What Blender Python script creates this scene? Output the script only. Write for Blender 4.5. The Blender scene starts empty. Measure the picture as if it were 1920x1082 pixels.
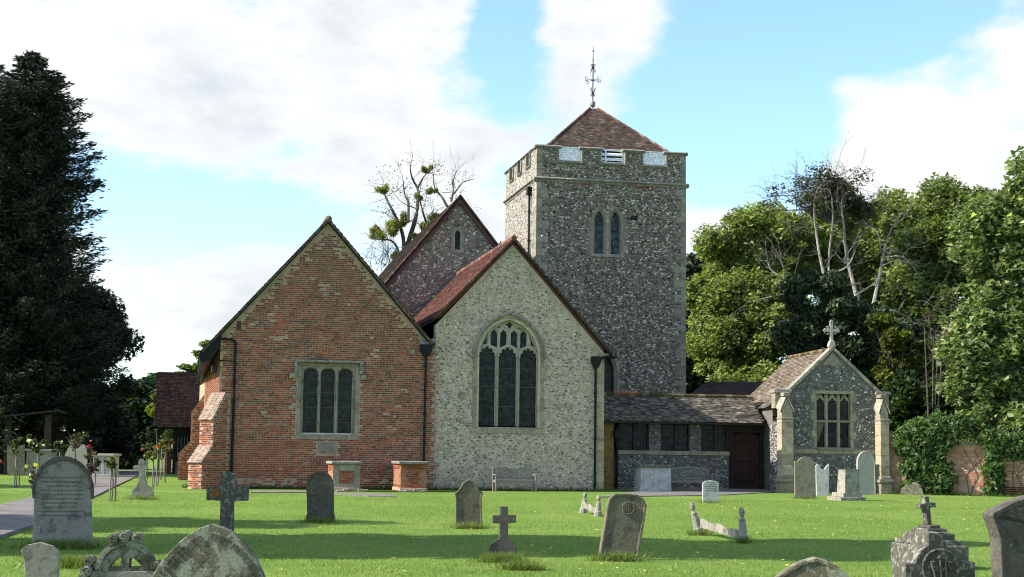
import bpy, bmesh, math, random
import numpy as np
from mathutils import Vector, Matrix, noise
from mathutils.geometry import tessellate_polygon
random.seed(7); RNG = np.random.default_rng(11)
S = bpy.context.scene
C = bpy.context.collection
rad = math.radians
# ------------------------------------------------------------------ camera
FPX, YH, ROLL, EYE = 2850.0, 845.0, .0128, 1.5
PITCH = math.atan((YH-541)/FPX)
cam = bpy.data.cameras.new('camera'); camo = bpy.data.objects.new('camera', cam); C.objects.link(camo)
cam.sensor_width = 36; cam.lens = 36*FPX/1920; cam.clip_start = .1; cam.clip_end = 3000
RM = Matrix.Rotation(math.pi/2+PITCH, 3, 'X') @ Matrix.Rotation(ROLL, 3, 'Z')
camo.matrix_world = Matrix.Translation((0, 0, EYE)) @ RM.to_4x4()
S.camera = camo
# ------------------------------------------------------------------ light
SUN_AZ, SUN_EL = 9.0, 37.0           # degrees in front of the facade line, to the left
sd = Vector((-math.cos(rad(SUN_AZ))*math.cos(rad(SUN_EL)), -math.sin(rad(SUN_AZ))*math.cos(rad(SUN_EL)), math.sin(rad(SUN_EL))))
sun = bpy.data.lights.new('sun', 'SUN'); sun.energy = 5.0; sun.angle = rad(.5); sun.color = (1, .93, .82)
suno = bpy.data.objects.new('sun', sun); C.objects.link(suno); suno.rotation_euler = sd.to_track_quat('Z', 'Y').to_euler()
W = bpy.data.worlds.new('World'); S.world = W; W.use_nodes = True
S.view_settings.view_transform = 'Standard'; S.view_settings.look = 'None'; S.view_settings.gamma = 1
S.view_settings.use_curve_mapping = False; S.view_settings.exposure = 1.0
S.render.engine = 'CYCLES'; S.cycles.filter_width = 1.05; S.cycles.max_bounces = 6; S.cycles.diffuse_bounces = 3; S.cycles.transparent_max_bounces = 4
nt = W.node_tree; N = nt.nodes; L = nt.links; N.clear()
def nd(t, **k):
    n = N.new(t)
    for a, b in k.items():
        if hasattr(n, a) and not a.startswith('i_'): setattr(n, a, b)
    return n
def wmath(op, a, b=None, c=None):
    n = N.new('ShaderNodeMath'); n.operation = op
    for i, x in enumerate((a, b, c)):
        if x is None: continue
        if isinstance(x, (int, float)): n.inputs[i].default_value = x
        else: L.new(x, n.inputs[i])
    return n.outputs[0]
sky = nd('ShaderNodeTexSky', sky_type='NISHITA', sun_disc=False)
sky.sun_elevation = rad(SUN_EL); sky.sun_rotation = math.atan2(sd.x, sd.y) % (2*math.pi)
sky.air_density = 1.0; sky.dust_density = .6; sky.ozone_density = 1.6
tc = nd('ShaderNodeTexCoord'); sep = nd('ShaderNodeSeparateXYZ'); L.new(tc.outputs['Generated'], sep.inputs[0])
AZ = wmath('ARCTAN2', sep.outputs[0], sep.outputs[1]); EL = wmath('ARCSINE', sep.outputs[2])
def cl_noise(sc, det, rough, off, dist=0.0, st=1.9):
    m = nd('ShaderNodeMapping'); m.inputs['Scale'].default_value = (1, 1, st); m.inputs['Location'].default_value = off
    L.new(tc.outputs['Generated'], m.inputs[0]); n = nd('ShaderNodeTexNoise'); n.inputs['Scale'].default_value = sc
    n.inputs['Detail'].default_value = det; n.inputs['Roughness'].default_value = rough; n.inputs['Distortion'].default_value = dist
    L.new(m.outputs[0], n.inputs['Vector']); return n.outputs['Fac']
n1 = cl_noise(5, 9, .55, (3.1, 0, .7), .3); n2 = cl_noise(16, 7, .6, (0, 2, 5)); n3 = cl_noise(3.2, 5, .5, (7, 1, 2), .2)
cov = wmath('ADD', wmath('MULTIPLY', wmath('SUBTRACT', n1, .5), 2.6), wmath('MULTIPLY', wmath('SUBTRACT', n2, .5), 2.1))
# cloud banks and clear gaps: (px, py, half width, half height, amount, tilt)
for (px, py, sx, sy, am, ti) in [(230, 60, 560, 150, 1.1, 0), (680, 290, 420, 105, 1.15, .12), (520, 297, 90, 20, -.45, 0), (330, 410, 240, 48, -1.7, .05),
        (430, 590, 380, 80, .8, .05), (300, 690, 160, 30, -.3, 0), (945, 60, 75, 150, -1.15, -.5), (1180, 50, 150, 80, .8, .25), (1090, 170, 60, 50, .3, 0), (1400, 250, 150, 170, -1.7, .25), (1600, 50, 300, 85, -1.5, -.2),
        (1790, 250, 230, 80, .8, -.25), (1370, 425, 150, 44, 1.3, 0), (1600, 330, 190, 120, .8, 0), (860, 440, 130, 60, .15, 0), (1880, 60, 60, 70, .5, 0), (930, 340, 40, 50, -.5, 0), (1000, 200, 60, 40, -.5, 0), (1560, 170, 80, 40, .5, 0)]:
    a = wmath('MULTIPLY', wmath('SUBTRACT', AZ, (px-960)/FPX), FPX/sx)
    e0 = wmath('SUBTRACT', EL, (YH-py)/FPX)
    e1 = wmath('ADD', e0, wmath('MULTIPLY', wmath('SUBTRACT', AZ, (px-960)/FPX), ti))
    e = wmath('MULTIPLY', e1, FPX/sy)
    q = wmath('ADD', wmath('MULTIPLY', a, a), wmath('MULTIPLY', e, e))
    g = wmath('EXPONENT', wmath('MULTIPLY', q, -.9))
    cov = wmath('ADD', cov, wmath('MULTIPLY', g, am))
mr = nd('ShaderNodeMapRange', interpolation_type='SMOOTHSTEP'); mr.inputs['From Min'].default_value = -.22; mr.inputs['From Max'].default_value = .55
L.new(cov, mr.inputs['Value'])
shade = nd('ShaderNodeMapRange', interpolation_type='SMOOTHSTEP'); shade.inputs['From Min'].default_value = .45; shade.inputs['From Max'].default_value = .82
L.new(wmath('ADD', wmath('ADD', n3, wmath('MULTIPLY', wmath('SUBTRACT', n2, .5), .35)), wmath('MULTIPLY', wmath('SUBTRACT', cov, .6), .20)), shade.inputs['Value'])
cc = nd('ShaderNodeMixRGB'); cc.inputs[1].default_value = (.515, .518, .512, 1); cc.inputs[2].default_value = (.37, .40, .425, 1); L.new(shade.outputs[0], cc.inputs[0])
tint = nd('ShaderNodeMixRGB', blend_type='MULTIPLY'); tint.inputs[0].default_value = 1; tint.inputs[2].default_value = (.86, .98, 1.06, 1); L.new(sky.outputs[0], tint.inputs[1])
skm = nd('ShaderNodeMixRGB', blend_type='MULTIPLY'); skm.inputs[0].default_value = 1; skm.inputs[2].default_value = (.148, .148, .148, 1); L.new(tint.outputs[0], skm.inputs[1])
mx = nd('ShaderNodeMixRGB'); L.new(wmath('MULTIPLY', mr.outputs[0], .97), mx.inputs[0]); L.new(skm.outputs[0], mx.inputs[1]); L.new(cc.outputs[0], mx.inputs[2])
bg = nd('ShaderNodeBackground'); L.new(mx.outputs[0], bg.inputs[0]); bg.inputs[1].default_value = 1.0
wo = nd('ShaderNodeOutputWorld'); L.new(bg.outputs[0], wo.inputs[0])
# ------------------------------------------------------------------ geometry helpers
def ray(px, py): return RM @ Vector(((px-960)/FPX, -(py-541)/FPX, -1))
def gp(px, py, z=0.0):
    r = ray(px, py); k = (z-EYE)/r.z; return Vector((r.x*k, r.y*k, z))
def at(px, py, Y):
    r = ray(px, py); k = Y/r.y; return Vector((r.x*k, Y, EYE+r.z*k))
class Fr:
    """a facade's own frame: u along the wall, v away from the viewer, z up"""
    def __init__(s, px, D, deg, z0=0.0):
        p = at(px, 900, D); s.O = Vector((p.x, D, z0)); s.deg = deg; t = rad(deg)
        s.u = Vector((math.cos(t), math.sin(t), 0)); s.v = Vector((-math.sin(t), math.cos(t), 0))
    def uz(s, px, py, v=0.0):
        r = ray(px, py); o = Vector((0, 0, EYE)); k = ((s.O+s.v*v-o).dot(s.v))/r.dot(s.v); P = o+r*k
        return ((P-s.O).dot(s.u), P.z-s.O.z)
    def vz(s, px, py, u=0.0):
        r = ray(px, py); o = Vector((0, 0, EYE)); k = ((s.O+s.u*u-o).dot(s.u))/r.dot(s.u); P = o+r*k
        return ((P-s.O).dot(s.v), P.z-s.O.z)
    def P(s, u, v, z): return s.O+s.u*u+s.v*v+Vector((0, 0, z))
def tag(o, label=None, cat=None, group=None, kind=None):
    if label: o['label'] = label
    if cat: o['category'] = cat
    if group: o['group'] = group
    if kind: o['kind'] = kind
    return o
def empty(name, loc, deg=0.0, label=None, cat=None, group=None):
    o = bpy.data.objects.new(name, None); C.objects.link(o); o.location = loc; o.rotation_euler = (0, 0, rad(deg)); o.empty_display_size = .2
    return tag(o, label, cat, group)
def link(name, me, mat, parent=None, smooth=False, bevel=0.0, kind=None, label=None):
    o = bpy.data.objects.new(name, me); C.objects.link(o)
    if mat: me.materials.append(mat)
    if parent is not None: o.parent = parent
    if smooth: me.polygons.foreach_set('use_smooth', [True]*len(me.polygons))
    if bevel:
        b = o.modifiers.new('bevel', 'BEVEL'); b.width = bevel; b.segments = 2; b.limit_method = 'ANGLE'; b.angle_limit = rad(35)
    return tag(o, label, None, None, kind)
def bulk(name, V, F, col, mat, parent=None, kind=None, smooth=False):
    """numpy mesh: V (n,3), F (m,k), col (m,3) colour of each face"""
    V = np.asarray(V, dtype=np.float32); F = np.asarray(F, dtype=np.int32); m, k = F.shape
    me = bpy.data.meshes.new(name); me.vertices.add(len(V)); me.vertices.foreach_set('co', V.ravel())
    me.loops.add(m*k); me.loops.foreach_set('vertex_index', F.ravel())
    me.polygons.add(m); me.polygons.foreach_set('loop_start', np.arange(0, m*k, k, dtype=np.int32))
    me.update(calc_edges=True)
    if col is not None:
        a = me.attributes.new('Col', 'FLOAT_COLOR', 'FACE'); cc = np.ones((m, 4), np.float32); cc[:, :3] = col; a.data.foreach_set('color', cc.ravel())
    me.validate(); return link(name, me, mat, parent, smooth, kind=kind)
class MB:
    def __init__(s): s.V = []; s.F = []; s.K = []
    def add(s, vs, fs, col=(1, 1, 1)):
        b = len(s.V); s.V.extend(tuple(v) for v in vs); s.F.extend([tuple(b+i for i in f) for f in fs]); s.K.extend([col]*len(fs)); return s
    def box(s, a, b, col=(1, 1, 1), top=None):
        (x0, y0, z0), (x1, y1, z1) = a, b
        vs = [(x0, y0, z0), (x1, y0, z0), (x1, y1, z0), (x0, y1, z0), (x0, y0, z1), (x1, y0, z1), (x1, y1, z1), (x0, y1, z1)]
        return s.add(vs, [(0, 1, 5, 4), (1, 2, 6, 5), (2, 3, 7, 6), (3, 0, 4, 7), (4, 5, 6, 7), (3, 2, 1, 0)], col)
    def prism(s, poly, v0, v1, holes=(), col=(1, 1, 1), fn=None):
        """outline in (u,z), extruded from v0 to v1, with holes right through"""
        fn = fn or (lambda u, v, z: (u, v, z))
        loops = [list(poly)]+[list(h) for h in holes]
        flat = [p for l in loops for p in l]
        tri = tessellate_polygon([[Vector((p[0], p[1], 0)) for p in l] for l in loops])
        n = len(flat); vs = [fn(p[0], v0, p[1]) for p in flat]+[fn(p[0], v1, p[1]) for p in flat]
        fs = []
        for t in tri:
            a = [flat[i] for i in t]; ar = (a[1][0]-a[0][0])*(a[2][1]-a[0][1])-(a[2][0]-a[0][0])*(a[1][1]-a[0][1])
            t = tuple(t) if ar > 0 else tuple(reversed(t))
            fs.append(t); fs.append(tuple(n+i for i in reversed(t)))
        b = 0
        for li, l in enumerate(loops):
            m = len(l); A = sum(l[i][0]*l[(i+1) % m][1]-l[(i+1) % m][0]*l[i][1] for i in range(m)); ccw = (A > 0) != (li > 0)
            for i in range(m):
                i0, i1 = b+i, b+(i+1) % m
                fs.append((i1, i0, n+i0, n+i1) if ccw else (i0, i1, n+i1, n+i0))
            b += m
        return s.add(vs, fs, col)
    def tube(s, pts, rs, n=8, col=(1, 1, 1), cap=True):
        pts = [Vector(p) for p in pts]; rs = rs if isinstance(rs, (list, tuple)) else [rs]*len(pts)
        vs = []; fs = []; up = Vector((.13, .27, .95)).normalized()
        for i, p in enumerate(pts):
            d = (pts[min(i+1, len(pts)-1)]-pts[max(i-1, 0)]); d = d.normalized() if d.length > 1e-9 else Vector((0, 0, 1))
            a = d.cross(up) if abs(d.dot(up)) < .97 else d.cross(Vector((1, 0, 0))); a.normalize(); b = d.cross(a)
            for k in range(n):
                t = 2*math.pi*k/n; vs.append(p+(a*math.cos(t)+b*math.sin(t))*rs[i])
        for i in range(len(pts)-1):
            for k in range(n): fs.append((i*n+k, i*n+(k+1) % n, (i+1)*n+(k+1) % n, (i+1)*n+k))
        if cap: fs.append(tuple(range(n-1, -1, -1))); fs.append(tuple((len(pts)-1)*n+k for k in range(n)))
        return s.add(vs, fs, col)
    def lathe(s, c, prof, n=12, col=(1, 1, 1)):
        vs = []; fs = []
        for (r, z) in prof:
            for k in range(n): t = 2*math.pi*k/n; vs.append((c[0]+r*math.cos(t), c[1]+r*math.sin(t), c[2]+z))
        for i in range(len(prof)-1):
            for k in range(n): fs.append((i*n+k, i*n+(k+1) % n, (i+1)*n+(k+1) % n, (i+1)*n+k))
        fs.append(tuple(range(n-1, -1, -1))); fs.append(tuple((len(prof)-1)*n+k for k in range(n)))
        return s.add(vs, fs, col)
    def build(s, name, mat, parent=None, smooth=False, bevel=0.0, kind=None, label=None, color=True):
        me = bpy.data.meshes.new(name); me.from_pydata(s.V, [], s.F); me.update()
        if color:
            a = me.attributes.new('Col', 'FLOAT_COLOR', 'FACE')
            if len(s.K) == len(me.polygons): a.data.foreach_set('color', np.array([(c[0], c[1], c[2], 1) for c in s.K], np.float32).ravel())
        return link(name, me, mat, parent, smooth, bevel, kind, label)
def inpoly(poly, x, y):
    r = False; n = len(poly)
    for i in range(n):
        x0, y0 = poly[i]; x1, y1 = poly[(i+1) % n]
        if (y0 > y) != (y1 > y) and x < (x1-x0)*(y-y0)/(y1-y0)+x0: r = not r
    return r
def arch(u0, u1, zs, zt, n=8):
    """left springing to right springing over a pointed (or round) arch"""
    a = (u1-u0)/2; h = zt-zs; m = (u0+u1)/2; r = (a*a+h*h)/(2*a); out = []
    te = math.acos(max(-1, min(1, (r-a)/r)))
    for i in range(n+1): t = te*i/n; out.append((u0+r-r*math.cos(t), zs+r*math.sin(t)))
    return out+[(2*m-x, z) for x, z in reversed(out[:-1])]
def cusped(u0, u1, zb, zs, zt, foils=5, d=.045, n=24):
    pts = arch(u0, u1, zs, zt, n//2); cu = (u0+u1)/2; out = [(u0, zb)]
    for i, (x, z) in enumerate(pts):
        s_ = i/(len(pts)-1); off = d*(1-abs(math.sin(math.pi*foils*s_)))**1.3 if 0 < i < len(pts)-1 else 0
        vx, vz = cu-x, zs-.0-z; l = math.hypot(vx, vz) or 1; out.append((x+vx/l*off, z+vz/l*off))
    return out+[(u1, zb)]
def flat_arch(u0, u1, zb, zs, zt, n=12, p=2.4):
    m = (u0+u1)/2; a = (u1-u0)/2; out = [(u0, zb)]
    for i in range(n+1):
        t = math.pi*i/n; c, s_ = math.cos(t), math.sin(t)
        out.append((m-a*abs(c)**(2/p)*(1 if c > 0 else -1), zs+(zt-zs)*abs(s_)**(2/p)))
    return out+[(u1, zb)]
# ------------------------------------------------------------------ materials
def newmat(name):
    m = bpy.data.materials.new(name); m.use_nodes = True; n = m.node_tree.nodes; n.clear(); o = n.new('ShaderNodeOutputMaterial'); b = n.new('ShaderNodeBsdfPrincipled')
    m.node_tree.links.new(b.outputs[0], o.inputs[0]); return m, n, m.node_tree.links, b
def tex(n, l, scale, det=4, rough=.55, vec=None, kind='N', stretch=None, dist=0.0):
    if vec is None: t = n.new('ShaderNodeTexCoord'); vec = t.outputs['Object']
    if stretch: mp = n.new('ShaderNodeMapping'); mp.inputs['Scale'].default_value = stretch; l.new(vec, mp.inputs[0]); vec = mp.outputs[0]
    x = n.new('ShaderNodeTexNoise' if kind == 'N' else 'ShaderNodeTexVoronoi'); x.inputs['Scale'].default_value = scale; l.new(vec, x.inputs['Vector'])
    if kind == 'N': x.inputs['Detail'].default_value = det; x.inputs['Roughness'].default_value = rough; x.inputs['Distortion'].default_value = dist; return x.outputs['Fac']
    return x.outputs['Distance']
def ramp(n, l, f, stops):
    r = n.new('ShaderNodeValToRGB'); e = r.color_ramp.elements
    while len(e) < len(stops): e.new(.5)
    for i, (p, c) in enumerate(stops): e[i].position = p; e[i].color = (c, c, c, 1) if isinstance(c, (int, float)) else (c[0], c[1], c[2], 1)
    l.new(f, r.inputs[0]); return r.outputs[0]
def mix(n, l, f, a, b, mode='MIX'):
    m = n.new('ShaderNodeMixRGB'); m.blend_type = mode
    for i, x in enumerate((f, a, b)):
        if isinstance(x, (int, float)): m.inputs[i].default_value = x if i == 0 else (x, x, x, 1)
        elif isinstance(x, tuple): m.inputs[i].default_value = (x[0], x[1], x[2], 1)
        else: l.new(x, m.inputs[i])
    return m.outputs[0]
def bump(n, l, b, h, st=.3, d=.02):
    x = n.new('ShaderNodeBump'); x.inputs['Strength'].default_value = st; x.inputs['Distance'].default_value = d; l.new(h, x.inputs['Height']); l.new(x.outputs[0], b.inputs['Normal'])
def attr(n, name='Col'): a = n.new('ShaderNodeAttribute'); a.attribute_name = name; return a.outputs['Color']
def stone(name, c1, c2, c3=None, lich=None, sc=2.5, rough=.9, bs=.5, la=.58, fine=34, use_attr=False, lsc=9, moss=None):
    """weathered stone: two broad tones, a third blotched tone, crusty lichen, grain in relief"""
    m, n, l, b = newmat(name)
    col = mix(n, l, ramp(n, l, tex(n, l, sc, 6, .65), [(.35, 0.), (.65, 1.)]), c1, c2)
    if c3: col = mix(n, l, ramp(n, l, tex(n, l, sc*2.7, 7, .7, dist=.5), [(.5, 0.), (.62, .9)]), col, c3)
    if lich: col = mix(n, l, ramp(n, l, tex(n, l, lsc, 6, .72, dist=.3), [(la, 0.), (la+.04, .85)]), col, lich)
    if moss: col = mix(n, l, ramp(n, l, tex(n, l, 1.8, 5, .6, dist=.4), [(.55, 0.), (.66, .8)]), col, moss)
    g = tex(n, l, fine, 5, .7); col = mix(n, l, .55, col, ramp(n, l, g, [(.3, .55), (.7, 1.25)]), 'MULTIPLY')
    if use_attr: col = mix(n, l, 1., col, attr(n), 'MULTIPLY')
    l.new(col, b.inputs['Base Color']); b.inputs['Roughness'].default_value = rough; b.inputs['Specular IOR Level'].default_value = .25
    bump(n, l, b, g, bs, .02); return m
def attrmat(name, rough=.8, var=.35, sc=30, spec=.3, bs=.3, rnd=None, trans=0.0, sc2=None):
    m, n, l, b = newmat(name); col = attr(n) if rnd is None else None
    if rnd is not None:
        o = n.new('ShaderNodeObjectInfo'); col = ramp(n, l, o.outputs['Random'], rnd)
    g = tex(n, l, sc, 4, .7)
    if var: col = mix(n, l, 1., col, ramp(n, l, g, [(.25, 1-var), (.75, 1+var)]), 'MULTIPLY')
    if sc2: col = mix(n, l, 1., col, ramp(n, l, tex(n, l, sc2, 5, .65), [(.3, .68), (.7, 1.25)]), 'MULTIPLY')
    l.new(col, b.inputs['Base Color']); b.inputs['Roughness'].default_value = rough; b.inputs['Specular IOR Level'].default_value = spec
    if bs: bump(n, l, b, g, bs, .01)
    if trans:
        t = n.new('ShaderNodeBsdfTranslucent'); l.new(mix(n, l, 1., col, (1.1, 1.25, .45), 'MULTIPLY'), t.inputs[0])
        s_ = n.new('ShaderNodeMixShader'); s_.inputs[0].default_value = trans; o = [x for x in n if x.type == 'OUTPUT_MATERIAL'][0]
        l.new(b.outputs[0], s_.inputs[1]); l.new(t.outputs[0], s_.inputs[2]); l.new(s_.outputs[0], o.inputs[0])
    return m
BR = [(.62, (.30, .105, .06)), (0, 0)]
M = {}
M['mortar_brick'] = stone('buff lime mortar', (.48, .355, .25), (.38, .285, .20), (.28, .21, .15), None, 1.2, bs=.8)
M['brick'] = attrmat('weathered brick', .9, .35, 26, .15, .4, sc2=1.1)
M['brick_one'] = attrmat('weathered single brick', .9, .35, 26, .15, .4, rnd=[(0, (.22, .055, .032)), (.3, (.32, .08, .040)), (.55, (.16, .055, .04)), (.8, (.36, .12, .058)), (1, (.22, .12, .085))])
M['brick_one_pale'] = attrmat('sunlit toned single brick', .9, .35, 26, .15, .4, rnd=[(0, (.40, .17, .10)), (.4, (.50, .24, .16)), (.7, (.36, .14, .09)), (1, (.55, .34, .25))])  # pale tones stand in for sunlight on the garden wall
M['cap'] = stone('lichened cap bricks', (.30, .22, .17), (.22, .14, .10), (.36, .32, .26), None, 4, use_attr=True)
M['brick_core'] = stone('worn brick face', (.36, .16, .09), (.28, .11, .065), (.33, .25, .18), None, 3, bs=.8)
M['mortar_buff'] = stone('cream rubble mortar', (.57, .455, .345), (.46, .37, .285), (.35, .285, .22), None, 1.5, bs=1.0, fine=22)
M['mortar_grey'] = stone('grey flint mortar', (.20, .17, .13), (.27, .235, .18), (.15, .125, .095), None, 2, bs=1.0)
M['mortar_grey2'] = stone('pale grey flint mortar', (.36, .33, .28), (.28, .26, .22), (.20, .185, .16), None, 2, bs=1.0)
M['mortar_dark'] = stone('dark flint mortar', (.12, .115, .105), (.19, .18, .16), None, None, 3, bs=1.0)
M['mortar_brown'] = stone('brown flint mortar', (.19, .155, .12), (.26, .21, .165), (.15, .11, .08), None, 2, bs=1.0)
M['flint'] = attrmat('flint', .5, .3, 18, .5, .5)
M['tile'] = attrmat('clay roof tile', .9, .3, 24, .15, .4, sc2=1.3)
M['stone'] = stone('limestone dressing', (.31, .28, .225), (.23, .205, .165), (.15, .135, .105), (.38, .355, .30), 1.7, use_attr=True, moss=(.23, .21, .12))
M['stone_light'] = stone('pale limestone', (.45, .43, .36), (.36, .34, .28), (.27, .26, .21), None, 2, use_attr=True)
M['clunch'] = stone('golden limestone', (.34, .29, .205), (.27, .23, .16), (.17, .15, .11), (.34, .32, .26), 1.6, use_attr=True)
M['ochre'] = stone('ochre render', (.30, .20, .055), (.24, .16, .05), (.12, .09, .045), None, 2.5)
M['coping'] = stone('coping stone', (.31, .29, .24), (.21, .195, .16), (.12, .11, .09), (.46, .44, .38), 2.6, use_attr=True)
def metal(name, c, r=.5, s=.4):
    m, n, l, b = newmat(name); g = tex(n, l, 12, 3); l.new(mix(n, l, 1., c, ramp(n, l, g, [(.3, .7), (.7, 1.3)]), 'MULTIPLY'), b.inputs['Base Color']); b.inputs['Roughness'].default_value = r; b.inputs['Specular IOR Level'].default_value = s; return m
M['iron'] = metal('black painted iron', (.008, .008, .009), .5, .2)
M['lead'] = metal('lead sheet', (.19, .2, .21), .55)
M['darkwood'] = metal('dark stained oak', (.022, .017, .013), .7, .3)
M['redwood'] = metal('red brown painted board', (.10, .038, .028), .7, .3)
M['doorwood'] = metal('brown oak door', (.035, .018, .012), .7, .3)
M['white'] = metal('white painted board', (.78, .80, .83), .5, .4)
M['came'] = metal('grey lead came', (.085, .088, .09), .7, .2)
M['bar'] = metal('iron saddle bar', (.03, .032, .035), .6, .4)
M['panel'] = metal('grey limewashed panel', (.21, .20, .18), .8, .2)
M['green'] = metal('green painted board', (.03, .05, .035), .6, .3)
M['shedwood'] = metal('old creosoted board', (.05, .042, .034), .8, .2)
def woodmat(name, c1, c2):
    m, n, l, b = newmat(name); g = tex(n, l, 9, 6, .7, stretch=(1, 8, 8)); l.new(mix(n, l, ramp(n, l, g, [(.3, 0.), (.7, 1.)]), c1, c2), b.inputs['Base Color']); b.inputs['Roughness'].default_value = .85; bump(n, l, b, g, .4, .005); return m
M['bench'] = woodmat('silvered teak', (.24, .22, .19), (.14, .13, .11))
M['bark'] = stone('grey bark', (.11, .095, .075), (.07, .06, .05), (.16, .15, .12), None, 4, bs=1.0, fine=14)
M['bark_pale'] = stone('pale bleached bark', (.33, .31, .27), (.20, .185, .16), None, None, 4, bs=.6, fine=14)
def glassmat(name, c, r):
    m, n, l, b = newmat(name); g = tex(n, l, 6, 2)
    l.new(mix(n, l, ramp(n, l, g, [(.45, 0.), (.6, 1.)]), c, tuple(x*3.2 for x in c)), b.inputs['Base Color']); b.inputs['Roughness'].default_value = r; b.inputs['Specular IOR Level'].default_value = .12; bump(n, l, b, tex(n, l, 7, 2), .25, .02); return m
M['glass'] = glassmat('old leaded glass', (.006, .010, .011), .10)
M['glass_blue'] = glassmat('bluish glazing', (.02, .035, .05), .25)
def leafmat(name, tr=.42, rough=.5): return attrmat(name, rough, 0, 5, .35, 0, trans=tr)
M['leaf'] = leafmat('broad leaf'); M['needle'] = leafmat('dark needle', .08, .7); M['petal'] = leafmat('petal', .3)
# ------------------------------------------------------------------ walling, tiles, quoins
def flints(mb, inside, u0, u1, z0, z1, fn, sp=.105, size=(.03, .075), prot=(.012, .05), pal=None, flat=1.35, skip=0.0):
    """knapped nodules bedded in a wall; fn maps (along, up, out) to x, y, z"""
    R = random.random; z = z0; row = 0
    while z < z1:
        u = u0+R()*sp
        while u < u1:
            cu = u+(R()-.5)*sp*.5; cz = z+(R()-.5)*sp*.45
            if R() >= skip and inside(cu, cz):
                s = size[0]+(size[1]-size[0])*R()**1.3; a0 = R()*6.3; rot = (R()-.5)*1.2; h = prot[0]+(prot[1]-prot[0])*R()
                cr, sr = math.cos(rot), math.sin(rot); b = len(mb.V)
                for k in range(6):
                    t = a0+k*1.047+(R()-.5)*.5; r = s*(.75+.5*R()); x = math.cos(t)*r*flat; y = math.sin(t)*r/flat**.5
                    mb.V.append(fn(cu+x*cr-y*sr, cz+x*sr+y*cr, -.01))
                tu, tz = (R()-.5)*.6*s, (R()-.5)*.5*s; q = .45+.25*R()
                for k in range(3):
                    t = a0+.5+k*2.094; r = s*q; x = math.cos(t)*r*flat+tu; y = math.sin(t)*r/flat**.5+tz
                    mb.V.append(fn(cu+x*cr-y*sr, cz+x*sr+y*cr, h*(.7+.5*R())))
                fs = [(b+6, b+7, b+8)]
                for k in range(3):
                    i0, i1, i2 = 2*k, (2*k+1) % 6, (2*k+2) % 6; t0 = 6+k; t1 = 6+(k+1) % 3
                    fs += [(b+i0, b+i1, b+t0), (b+i1, b+t1, b+t0), (b+i1, b+i2, b+t1)]
                c = random.choices([p[1] for p in pal], [p[0] for p in pal])[0]; j = .75+.5*R(); mb.F += fs
                rim = random.choices([1.0, 2.2], [.6, .4])[0]
                mb.K += [(c[0]*j, c[1]*j, c[2]*j)]+[(min(.62, c[0]*j*rim), min(.61, c[1]*j*rim), min(.58, c[2]*j*rim))]*9
            u += sp*(.8+.5*R())*1.12
        z += sp*.86; row += 1
GREY = [(.32, (.050, .046, .041)), (.25, (.12, .108, .092)), (.22, (.24, .215, .18)), (.19, (.60, .55, .46)), (.02, (.25, .12, .08))]
BUFF = [(.34, (.12, .11, .095)), (.26, (.22, .195, .16)), (.20, (.42, .36, .27)), (.20, (.64, .57, .45))]
BRWN = [(.3, (.10, .09, .08)), (.22, (.20, .17, .14)), (.22, (.30, .25, .19)), (.2, (.52, .49, .44)), (.06, (.24, .10, .06))]
DARK = [(.46, (.060, .056, .052)), (.26, (.125, .115, .10)), (.17, (.25, .235, .205)), (.11, (.50, .47, .41))]
BRICKC = [(.31, .072, .036), (.34, .090, .042), (.24, .058, .032), (.26, .075, .042), (.37, .125, .060), (.15, .055, .04), (.24, .13, .09), (.12, .06, .05)]
def soot(u, z):
    n_ = noise.noise(Vector((u*.6, z*.8, 5.5)))+.5*noise.noise(Vector((u*2, z*2.6, 1.5))); f = max(0, min(1, (z-5.8)/3.2))*.75+.55*max(0, n_); return max(0, min(.6, f*.75))
def brickwork(mb, inside, u0, u1, z0, z1, fn, gauge=.0765, out=.012, pick=None, singles=None, wear=None, bl=.225, english=True, tone=False):
    R = random.random; z = z0; row = 0
    while z < z1:
        hd = row % 2 if english else 0; ln = bl/2 if hd else bl; u = u0-R()*ln*.3-(ln/2 if not hd else 0)*((row//2) % 2)
        while u < u1:
            a, b = u+.006+R()*.004, u+ln-.006-R()*.004; c0, c1 = z+.010+R()*.003, z+gauge-.010-R()*.004
            if inside((a+b)/2, (c0+c1)/2) and inside(a+.02, (c0+c1)/2) and inside(b-.02, (c0+c1)/2) and inside((a+b)/2, c1):
                ww = wear((a+b)/2, c0) if wear else 0
                if R() > ww:
                    if pick and pick((a+b)/2, c0) and len(singles) < 300: singles.append((a, b, c0, c1))
                    else:
                        o = out*(.5+R()); k = random.choice(BRICKC); j = .75+.45*R(); f_ = soot(a, c0) if tone else 0; k = tuple(c*j*(1-f_)+g_*f_*j for c, g_ in zip(k, (.15, .062, .045)))
                        e = .004
                        P = [fn(a, c0, 0), fn(b, c0, 0), fn(b, c1, 0), fn(a, c1, 0), fn(a+e, c0+e, o), fn(b-e, c0+e, o+(R()-.5)*.006), fn(b-e, c1-e, o), fn(a+e, c1-e, o)]
                        mb.add(P, [(4, 5, 6, 7), (0, 1, 5, 4), (1, 2, 6, 5), (2, 3, 7, 6), (3, 0, 4, 7)], k)
            u += ln
        z += gauge; row += 1
TRED = [(.15, .062, .046), (.175, .072, .050), (.12, .055, .044), (.16, .09, .07), (.11, .06, .05), (.22, .11, .085)]
TDARK = [(.095, .066, .052), (.12, .072, .055), (.075, .06, .05), (.15, .11, .085), (.09, .08, .065)]
TLICH = [(.09, .075, .058), (.12, .10, .075), (.07, .06, .048), (.15, .135, .105), (.20, .185, .145), (.065, .056, .046)]
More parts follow.
